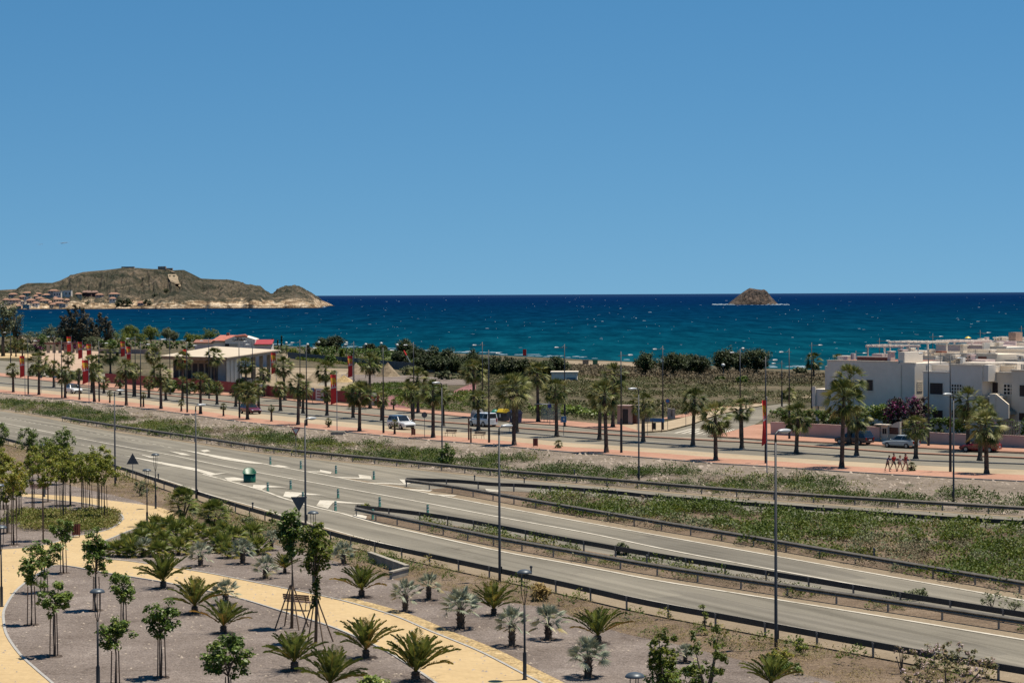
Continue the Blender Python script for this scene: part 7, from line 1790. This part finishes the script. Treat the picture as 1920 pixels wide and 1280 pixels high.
# ------------------------------------------------------------------ beach restaurant and annexes
D0 = 560.0
def wx(px): return (px-960)/FPX*D0
def wz(px, py): return at(px, py, D0).z
gz0 = gz(wx(440), D0)
o = thing('beach_house','white beach house with a salmon tiled roof and a script sign','building',(wx(430), D0, 0), 0)
X = lambda px: wx(px)-wx(430)
ev, rd, bs = wz(430,640), wz(430,628), gz0-1
mb = MB(); mb.box(X(398),X(428),0,9,bs,ev); mb.build('wall', M_wall, o)
mb = MB(); pr = [(X(423),wz(423,637)),(X(444),wz(444,629)),(X(461),wz(461,630.5)),(X(479),wz(479,636)),(X(479),bs),(X(423),bs)]
n = len(pr); mb.add([(x,-1.2,z) for x,z in pr]+[(x,8,z) for x,z in pr],[tuple(range(n)),tuple(2*n-1-i for i in range(n))]+[(i,n+i,n+(i+1)%n,(i+1)%n) for i in range(n)]); me = mb.mesh('gable_wall', M_wall); bm = bmesh.new(); bm.from_mesh(me); bmesh.ops.recalc_face_normals(bm, faces=bm.faces); bm.to_mesh(me); bm.free(); link('gable_wall', me, o)
mb = MB(); zR = wz(425,628.5); zE = wz(410,638); mb.add([(X(397),-.6,zE),(X(421),-.6,zE-.1),(X(441),2.5,zR),(X(409),4.5,zR),(X(397),9.4,zE),(X(440),9.4,zE)],[(0,1,2,3),(3,2,5,4),(0,3,4),(1,5,2)]); mb.add([(X(397),-.6,zE-.25),(X(421),-.6,zE-.35),(X(440),9.4,zE-.3),(X(397),9.4,zE-.3)],[(3,2,1,0)]); rf = mb.build('roof', M_pinkroof, o)
mb = MB(); mb.box(X(422),X(427),3,4.2,zR-.5,wz(425,624)); mb.build('chimney', M_terra, rf)
mb = MB(); mb.tube([(X(442),-1.25,wz(442,630.2)),(X(461),-1.25,wz(461,628.6)),(X(465),-1.25,wz(465,631))],[.25,.35,.25],7); mb.build('roof_ridge', M_pinkroof, rf)
for a in ((423,431,644,649,M_void),(432,446,644,649.5,M_roofw)):
    mb = MB(); y_ = -1.28 if a[0] > 425 else -.08; mb.box(X(a[0]),X(a[1]),-1.28,-1.202,wz(a[0],a[3]),wz(a[0],a[2])); mb.build('opening', a[4], o)
# script sign: curled strokes on the gable
M_ink = plain('dark_script', (.03,.03,.035), .6); sg = MB()
def stroke(pts, r=.07): sg.tube([(X(x),-1.3,wz(x,y)) for x,y in pts], r, 5)
stroke([(438.5,634),(437.5,637),(440,638.5),(442,637)]); stroke([(442,637.5),(443,636),(444,638),(445,636.5)]); stroke([(446,638.5),(447,634),(449,633),(449.5,635.5),(447,637)]); stroke([(449.5,638),(450.5,636.2),(452,638),(453,636)]); stroke([(453.5,638),(454,634.5),(454.8,638)]); stroke([(455.5,637.5),(456.5,636),(458,638),(459,636.5)]); stroke([(459.5,634.5),(460.5,637.5),(462,638)]); stroke([(445,634.5),(447,633.3)],.09); stroke([(452,634.2),(454,633.2)],.09); sg.build('script_sign', M_ink, o)
mb = MB()
for k in range(4): x = 457+k*5; mb.box(X(x),X(x+1.2),-1.26,-1.203,wz(x,651),wz(x,642))
mb.build('slit_window', M_mau, o)
def annex(pxl, pxr, pyw, pyr, lab, mr, y0=0, mw=M_wall):
    o = thing('annex_building', lab, 'building', (wx((pxl+pxr)/2), D0+y0, 0)); w_ = (wx(pxr)-wx(pxl))/2; ze, zr = at(pxl,pyw,D0+y0).z, at(pxl,pyr,D0+y0).z
    mb = MB(); mb.box(-w_,w_,0,6,bs,ze); mb.build('wall', mw, o)
    mb = MB(); mb.add([(-w_-.3,-.5,ze),(w_+.3,-.5,ze),(w_+.3,4,zr),(-w_-.3,4,zr),(-w_-.3,-.5,ze-.2),(w_+.3,-.5,ze-.2),(w_+.3,4,zr-.25),(-w_-.3,4,zr-.25)],[(0,1,2,3),(7,6,5,4),(0,4,5,1),(1,5,6,2),(2,6,7,3),(3,7,4,0)]); mb.build('roof', mr, o)
    for k in range(4): mb = MB(); x = -w_+(k+.5)*w_/2; mb.box(x-.5,x+.5,-.05,.02,bs+1.2,ze-.6); mb.build('window', M_mau, o)
annex(365,398,642,637,'low white annex with a brown roof left of the beach house',M_terra); annex(479,509,645,637,'low annex with a raspberry red roof right of the beach house',plain('raspberry_roof',(.36,.03,.045),.8,0,.15,1),-1)
# small white utility hut
P = G(1058,718); s = ppm(P); w_ = 48/s; hh = 19/s
o = thing('utility_hut','small white flat-roofed hut in the scrub before the beach','hut',(P.x,P.y,P.z),R(-3))
mb = MB(); mb.box(-w_/2,w_/2,0,5,-.3,hh); mb.build('wall', M_wall, o); mb = MB(); mb.box(-w_/2-.2,w_/2+.2,-.2,5.2,hh+.001,hh+.25); mb.build('roof', M_cop, o)
mb = MB(); mb.box(w_*.10,w_*.44,-.05,.02,-.1,hh*.55); mb.build('door', plain('grey_blue_shutter',(.20,.25,.30),.6), o)
for x,y,wp,hp,lab,m in [(1116,684,9,10,'green beach hut box by the surf',M_green),(1098,683,11,9,'grey beach box by the surf',M_galv)]:
    P = G(x,y); s = ppm(P); w_ = wp/s; mb = MB(); mb.box(-w_/2,w_/2,-.8,.8,0,hp/s*.85); mb.box(-w_/2-.15,w_/2+.15,-.95,.95,hp/s*.85+.001,hp/s); tag(mb.build('beach_box', m, None, False, P), lab, 'hut')
# pillars with bougainvillea on the plaza
P = G(118,662); s = ppm(P); o = thing('plaza_pergola','pergola of pinkish pillars behind the plaza with purple climbers','pergola',P,0)
hp = 17/s
for k in range(6):
    mb = MB(); x = (k-2.5)*11/s; mb.box(x-.45,x+.45,-.4,.4,-.3,hp); mb.build('pillar', M_stn, o)
mb = MB(); mb.box(-34/s,34/s,-.5,.5,hp+.001,hp+.5); mb.build('beam', M_terra, o)
pts = np.array([[x/s+rng.normal(0,.6), rng.normal(0,.4), hp*.75+rng.normal(0,.9)] for x in (-48,-46,-4,-2,0,2,24,27,30,28) for _ in range(3)]); v_,q_,t_ = leaf_cloud(pts,.8,22,.3,.68,.2); link('creeper_foliage', np_mesh('creeper_foliage',v_,q_,L_boug,t_), o)
wall_seg('plaza_wall', G(186,662), G(300,664), 1.6, .4, M_kio, 'long low pinkish wall below the hedge', z=-.3)
# ------------------------------------------------------------------ headland with the small town, and the islet
DH = 4150.0
SIL = [(-260,552),(-120,548),(-60,545),(0,541.5),(10,534),(22,530),(45,529.5),(70,529.5),(85,525),(107,514.5),(130,508.5),(150,506.5),(170,505),(195,502),(205,500.5),(234,500.5),(262,502.5),(283,503),(300,505.5),(315,504.5),(325,504.5),(340,511.5),(358,521),(385,522.5),(410,523),(432,526.5),(445,532),(462,534),(475,538),(488,548),(493,552),(499,550),(505,544),(513,538),(525,535),(545,535),(555,538.5),(562,543.5),(571,549),(580,554.5),(588,563),(594,570),(597,575),(601,577)]
def sil(px): return float(np.interp(px, [a for a,_ in SIL], [b for _,b in SIL]))
W_ = 620.0
def fbm(x, y, o=4):
    s_ = 0; a = 1
    for i in range(o): s_ += a*noise.noise(Vector((x, y, 3.3*i))); x *= 2.1; y *= 2.1; a *= .5
    return s_
def base_py(px): return 577.3 - .0035*(px-300)
def hland(px, s_):
    """height over the sea; s_ 0 at the shore .. 1 at the crest .. 1.6 behind"""
    base = at(px, base_py(px), DH).z
    top = at(px, sil(px), DH+W_*.75).z - SEA
    if px < 215: cliff = 3.5
    elif px < 330: cliff = float(np.interp(px,[215,250,290,330],[6,7,9,16]))
    elif px < 492: cliff = float(np.interp(px,[330,400,430,470,492],[20,17,12,18,16]))
    else: cliff = float(np.interp(px,[492,540,575,604],[14,15,12,1]))
    cliff = min(cliff, top*.8); cliff *= 1+.35*fbm(px*.03, 2.2, 3)
    if s_ <= 0: return -3.0
    if s_ < .05: h_ = cliff*(s_/.05)**.6
    elif s_ <= 1:
        t = (s_-.05)/.95
        k = t**.80 if px < 480 else t**.55
        k = k*(1-.28*math.sin(t*math.pi)*max(0, math.sin(px*.019+1.0))) if px < 480 else k
        h_ = cliff+(top-cliff)*k
        ridge = 1-1.6*abs(fbm(px*.036+s_*.7, s_*1.3, 4))
        h_ += (ridge-.55)*top*.17*math.sin(t*math.pi)**.8
    else: h_ = top*max(0, 1-(s_-1)/.6*.9)-(s_-1)*3
    return h_ + fbm(px*.11, s_*11, 4)*(2.0+1.6*min(1,s_*2.5))*(0 if abs(s_-1) < .02 else 1)
pxs = np.arange(-260, 605.5, 1.25); ss = [-.02,0,.012,.025,.037,.05,.07]+list(np.linspace(.085,1,60))+[1.1,1.25,1.45,1.6]
vs = []; fs = []; 
def hpos(px, s_):
    y = DH + s_*W_ + 60*fbm(px*.012, 9.9, 3)*(1-min(1,max(0,s_))); return Vector(((px-960)/FPX*(DH+W_*max(0,min(1,s_))*.75), y, SEA+hland(px, s_)))
for px in pxs:
    for s_ in ss: vs.append(hpos(px, s_))
ns = len(ss)
for i in range(len(pxs)-1):
    for j in range(ns-1): fs.append((i*ns+j, (i+1)*ns+j, (i+1)*ns+j+1, i*ns+j+1))
m, nt, b = nodes('headland_rock')
g = nt.nodes.new('ShaderNodeNewGeometry'); sx = nt.nodes.new('ShaderNodeSeparateXYZ'); nt.links.new(g.outputs['Position'], sx.inputs[0])
sn = nt.nodes.new('ShaderNodeSeparateXYZ'); nt.links.new(g.outputs['Normal'], sn.inputs[0])
n1 = nz(nt, wpos(nt), .012, 7, .7); n2 = nz(nt, wpos(nt,(1,1,5)), .045, 6, .75); n3 = nz(nt, wpos(nt), .16, 6, .75)
scrubc = ramp(nt, math_(nt,'ADD',math_(nt,'MULTIPLY',n1,.55),math_(nt,'MULTIPLY',n3,.45)), [(0.41,(.018,.024,.015)),(0.47,(.050,.048,.032)),(0.53,(.092,.078,.055)),(0.60,(.18,.14,.10))])
sand = ramp(nt, n2, [(0.40,(.13,.085,.052)),(0.5,(.36,.25,.15)),(0.60,(.72,.58,.42))])
z_ = math_(nt,'SUBTRACT', sx.outputs['Z'], SEA)
lim = math_(nt,'ADD', 17.0, math_(nt,'MULTIPLY', math_(nt,'SUBTRACT',n1,.5), 60.0))
steep = math_(nt,'SUBTRACT', .93, sn.outputs['Z'])
fac = math_(nt,'MULTIPLY', math_(nt,'MINIMUM', math_(nt,'MAXIMUM', math_(nt,'MULTIPLY', math_(nt,'SUBTRACT', lim, z_), .16), 0), 1), math_(nt,'MINIMUM', math_(nt,'MAXIMUM', math_(nt,'MULTIPLY', math_(nt,'ADD', steep,.1), 9.0), .25), 1))
c_ = mix(nt, fac, scrubc, sand)
wet = math_(nt,'MINIMUM', math_(nt,'MAXIMUM', math_(nt,'MULTIPLY', math_(nt,'SUBTRACT', 2.2, z_), .8), 0), 1)
c_ = mix(nt, wet, c_, (.035,.032,.032)); nt.links.new(c_, b.inputs['Base Color']); b.inputs['Roughness'].default_value = .95; b.inputs['Specular IOR Level'].default_value = .1
bump(nt, b, n3, 1.0, 6.0)
me = MB().add(vs, fs).mesh('headland', m, False); bm = bmesh.new(); bm.from_mesh(me); bmesh.ops.recalc_face_normals(bm, faces=bm.faces); bm.to_mesh(me); bm.free()
tag(link('headland', me), None, None, None, 'structure')
def hfind(px, py):
    """first point of the headland along the photo ray"""
    best = None
    for s_ in np.linspace(0,1,240):
        P = hpos(px, s_); 
        if P.z >= zat(px, py, P): return P, s_
    return hpos(px, 1.0), 1.0
# hillside tracks
def track(pts, wpx, name='hill_track'):
    A = []; 
    for k in range(len(pts)-1):
        for t in np.linspace(0,1,14)[:-1]:
            x = pts[k][0]+(pts[k+1][0]-pts[k][0])*t; y = pts[k][1]+(pts[k+1][1]-pts[k][1])*t; w_ = wpx[k]+(wpx[k+1]-wpx[k])*t
            a_, _ = hfind(x-w_/2, y); b2, _ = hfind(x+w_/2, y); A.append((a_+Vector((0,-2,1.8)), b2+Vector((0,-2,1.8))))
    vs = [p for ab in A for p in ab]; n = len(A); mb = MB(); mb.add(vs, [(i*2,i*2+1,i*2+3,i*2+2) for i in range(n-1)]); me = mb.mesh(name, M_sand); up_normals(me)
    tag(link(name, me), None, None, None, 'structure')
track([(287,505),(300,509),(312,513.5)],[2,3,5]); track([(306,516),(312,524),(322,534),(332,543)],[16,17,7,2.2]); track([(205,543),(235,538),(262,532)],[2.5,2.5,1.5])
# fort and crest buildings
def far_house(P, w_, d_, h_, rh, mw, mr, lab, group=None, name='town_house', win_=True, rz=0.0, flat=False):
    o = thing(name, lab, 'house', P, rz, group)
    mb = MB(); mb.box(-w_/2,w_/2,-d_/2,d_/2,-8,h_); mb.build('wall', mw, o)
    if flat: mb = MB(); mb.box(-w_/2-.3,w_/2+.3,-d_/2-.3,d_/2+.3,h_+.001,h_+.6); mb.build('roof', mr, o)
    else:
        e = 1.0; mb = MB(); mb.add([(-w_/2-e,-d_/2-e,h_+.01),(w_/2+e,-d_/2-e,h_+.01),(w_/2+e,d_/2+e,h_+.01),(-w_/2-e,d_/2+e,h_+.01),(-w_/4,0,h_+rh),(w_/4,0,h_+rh)],[(0,1,5,4),(1,2,5),(2,3,4,5),(3,0,4),(3,2,1,0)]); mb.build('roof', mr, o)
    if win_:
        nx = max(2,int(w_/4.5))
        for k in range(nx):
            x = -w_/2+w_*(k+.5)/nx; mb = MB(); mb.box(x-.9,x+.9,-d_/2-.12,-d_/2+.05,h_*.35,h_*.75); mb.build('window', M_void, o)
    return o
P,_ = hfind(283, 503); M_fort = plain('brown_fort_stone', (.42,.29,.22), .9, 0, .25, .2)
o = thing('hilltop_fort','small square stone fort on the crest of the headland','fort',P)
mb = MB(); mb.box(-8,8,-6,6,-6,5.4); mb.build('wall', M_fort, o)
mb = MB()
for k in range(8): mb.box(-8+k*2.15,-7+k*2.15,-6,-5,5.401,6.2)
mb.build('battlement', M_fort, o)
mb = MB(); mb.box(8.01,22,-4,4,-6,2.2); mb.build('outwork', M_fort, o)
P,_ = hfind(217,501.5); far_house(P,26,10,2.0,0,M_fort,M_conc,'low flat building on the crest left of the fort',None,'crest_building',True,0,True)
cols_ = {'w':M_wall,'c':plain('ochre_town_render',(.80,.64,.44),.9,0,.15,.2),'p':plain('rose_town_render',(.70,.50,.40),.9,0,.15,.2),'g':plain('grey_town_render',(.55,.49,.43),.9,0,.15,.2)}
M_ot = plain('orange_town_tiles',(.34,.185,.125),.9,0,.2,.3)
town = [(8,556,16,'p'),(32,554,18,'c'),(27,560,12,'p'),(22,566,20,'p'),(12,571,18,'g'),(55,554,12,'g'),(44,561,14,'w'),(55,568,16,'p'),(41,570,9,'w'),(75,556,14,'g'),(84,549,18,'p'),(69,563,14,'c'),(78,567,20,'c'),(66,573,12,'w'),(88,571,8,'c'),(96,562,6,'w'),(105,566,22,'c'),(108,572,20,'c'),(118,574,14,'g'),(95,575,10,'c'),(52,575,14,'g'),(36,577,10,'p'),(140,556,14,'c'),(180,556,14,'p'),(207,556,22,'c'),(206,565,12,'w'),(264,571,18,'p'),(2,566,12,'c'),(0,575,10,'w'),(122,566,10,'g'),(88,556,10,'g'),(60,560,8,'g')]
ot = sorted(range(len(town)), key=lambda i: (town[i][0], town[i][1]))
fl_rows = {}
for r_, i in enumerate(ot):
    px, py, wp, k = town[i]; P,_s = hfind(px, py+1.5); s = FPX/P.y; w_ = wp/s*.9; h_ = rng.uniform(4.2,6.5)
    clr = {'w':'white','c':'ochre','p':'rose','g':'grey'}[k]; hgt = 'upper' if py < 559 else 'lower' if py > 569 else 'middle'
    flat = k in 'wg' and i % 2 == 0
    far_house(P, w_, 12, h_, 3.0, cols_[k], M_ot if not flat else cols_[k], f"{clr} {'flat-roofed' if flat else 'tile-roofed'} house in the {hgt} part of the shore town, {ORD[r_] if r_ < 30 else 'next to last' if r_ == len(town)-2 else 'rightmost'}{'' if r_ == 0 or r_ >= 30 else ' from the left'}", 'houses of the shore town', rz=rng.normal(0,.25), flat=flat)
# white apartment steps and the dark red terrace row
for x, y, wp, hp, lab in [(100,553,14,9,'white stepped apartment block in the shore town, left wing'),(111,552,12,10,'white stepped apartment block in the shore town, middle wing'),(122,553,13,12,'white stepped apartment block in the shore town, tallest wing')]:
    P,_s = hfind(x, y+4); s = FPX/P.y; far_house(P, wp/s, 12, hp/s, 0, M_wall, M_wall, lab, 'white apartments of the shore town', 'apartment_block', True, 0, True)
for k in range(5):
    x = 147+k*6.2; P,_s = hfind(x, 555.5); s = FPX/P.y; far_house(P, 5.8/s, 12, 7.0, 4.2, plain('maroon_row_render_%d' % k,(.13,.055,.055),.9), plain('dusty_row_roof_%d' % k,(.24,.15,.12),.9), f"dark maroon row house with a pale gable above the cliff, {nth(k,5)}", 'maroon row houses above the cliff', 'row_house')
# trees on the shore below the hill
for x,y,wp,hp,lab in [(222,574,20,11,'dark tree clump on the far shore, left of the red-roofed villa'),(237,574,22,13,'dark tree clump on the far shore, broadest'),(276,573,20,10,'dark tree clump on the far shore right of the villa'),(306,549,16,7,'dark grove on the hillside below the track'),(288,556,14,5,'small dark grove on the hillside'),(160,571,8,5,'lone dark tree on the far cliff')]:
    P,_s = hfind(x,y); s = FPX/P.y; rx = wp/2/s; hh = hp/s; n = 24; pts = crown_points(n, rx*.85, hh*.5, seed=x); pts[:,2] += hh*.55
    v_,q_,t_ = leaf_cloud(pts, hh*.28, 16, hh*.14, .42, .15); mb = MB()
    for k in range(3): mb.tube([(rx*.5*(k-1),0,-3),(rx*.5*(k-1),0,hh*.6)],[.5,.3],5)
    o = thing('shore_tree', lab, 'tree', P, 0, 'trees on the far shore'); mb.build('trunk', M_bark, o); link('crown', np_mesh('crown',v_,q_,L_dark,t_), o)
# islet
DI = 4750.0
IS = [(1366,571),(1370,566),(1376,561),(1384,555),(1392,549),(1400,543.5),(1406,540),(1412,541),(1420,542.5),(1428,543.5),(1433,542.5),(1438,546),(1442,551),(1446,557),(1451,561),(1455,567),(1457,571)]
def isil(px): return float(np.interp(px, [a for a,_ in IS], [b for _,b in IS]))
vs = []; fs = []; xs = np.arange(1365.5,1458,1.4); js = np.linspace(-1,1,31)
for px in xs:
    top = max(0, zat(px, isil(px), Vector((0,DI,0)))-zat(px, 571.2, Vector((0,DI,0))))
    for j in js:
        k = (1-abs(j)**1.25); h_ = top*k**.75 if k > 0 else 0
        h_ += (1-abs(fbm(px*.09, j*3.0, 4))-.75)*top*.45*math.sin(math.pi*min(1,k))*(1 if abs(j) > .05 else 0)
        vs.append(((px-960)/FPX*DI, DI+j*55+10*fbm(px*.05,1.1,2), SEA+h_-.6*(k < .02)))
n = len(js)
for i in range(len(xs)-1):
    for j in range(n-1): fs.append((i*n+j,(i+1)*n+j,(i+1)*n+j+1,i*n+j+1))
m, nt, b = nodes('islet_rock'); n1 = nz(nt, wpos(nt), .05, 7, .7); n2 = nz(nt, wpos(nt), .16, 6, .75)
c_ = ramp(nt, math_(nt,'ADD',math_(nt,'MULTIPLY',n1,.5),math_(nt,'MULTIPLY',n2,.5)), [(0.41,(.010,.009,.009)),(0.47,(.034,.025,.019)),(0.53,(.068,.047,.034)),(0.60,(.15,.10,.072))]); nt.links.new(c_, b.inputs['Base Color']); b.inputs['Roughness'].default_value = .95
bump(nt, b, n2, 1.0, 5.0)
me = MB().add(vs, fs).mesh('islet', m); bm = bmesh.new(); bm.from_mesh(me); bmesh.ops.recalc_face_normals(bm, faces=bm.faces); bm.to_mesh(me); bm.free()
tag(link('rocky_islet', me), 'bare brown rocky islet out on the open sea', 'islet')

# a small fair-weather cloud wisp far out, and two fainter ones
mc = bpy.data.materials.new('thin_cloud'); mc.use_nodes = True; nt = mc.node_tree; b = nt.nodes['Principled BSDF']; b.inputs['Base Color'].default_value = (.55,.55,.56,1); b.inputs['Roughness'].default_value = 1
lw = nt.nodes.new('ShaderNodeLayerWeight'); lw.inputs[0].default_value = .5
tn = nz(nt, wpos(nt), .012, 5, .65)
al = math_(nt,'MULTIPLY', math_(nt,'SUBTRACT', 1.0, lw.outputs['Facing']), math_(nt,'MULTIPLY', tn, .22)); nt.links.new(al, b.inputs['Alpha'])
cl = MB()
for (px, py, wp, hp) in ((120,455.5,24,6),(76,458,16,3)):
    for k in range(7):
        t = k/6-.5; P = at(px+t*wp*.7, py-t*hp*.35+rng.normal(0,.3), 30000.0); s = FPX/30000.0; e = 1-abs(t)*1.3
        cl.ell(tuple(P), (wp/s*.24, wp/s*.2, hp/s*.30*e), 16, 10)
tag(cl.build('clouds', mc, None, True), 'thin white cloud wisps low in the sky', 'clouds', None, 'stuff')
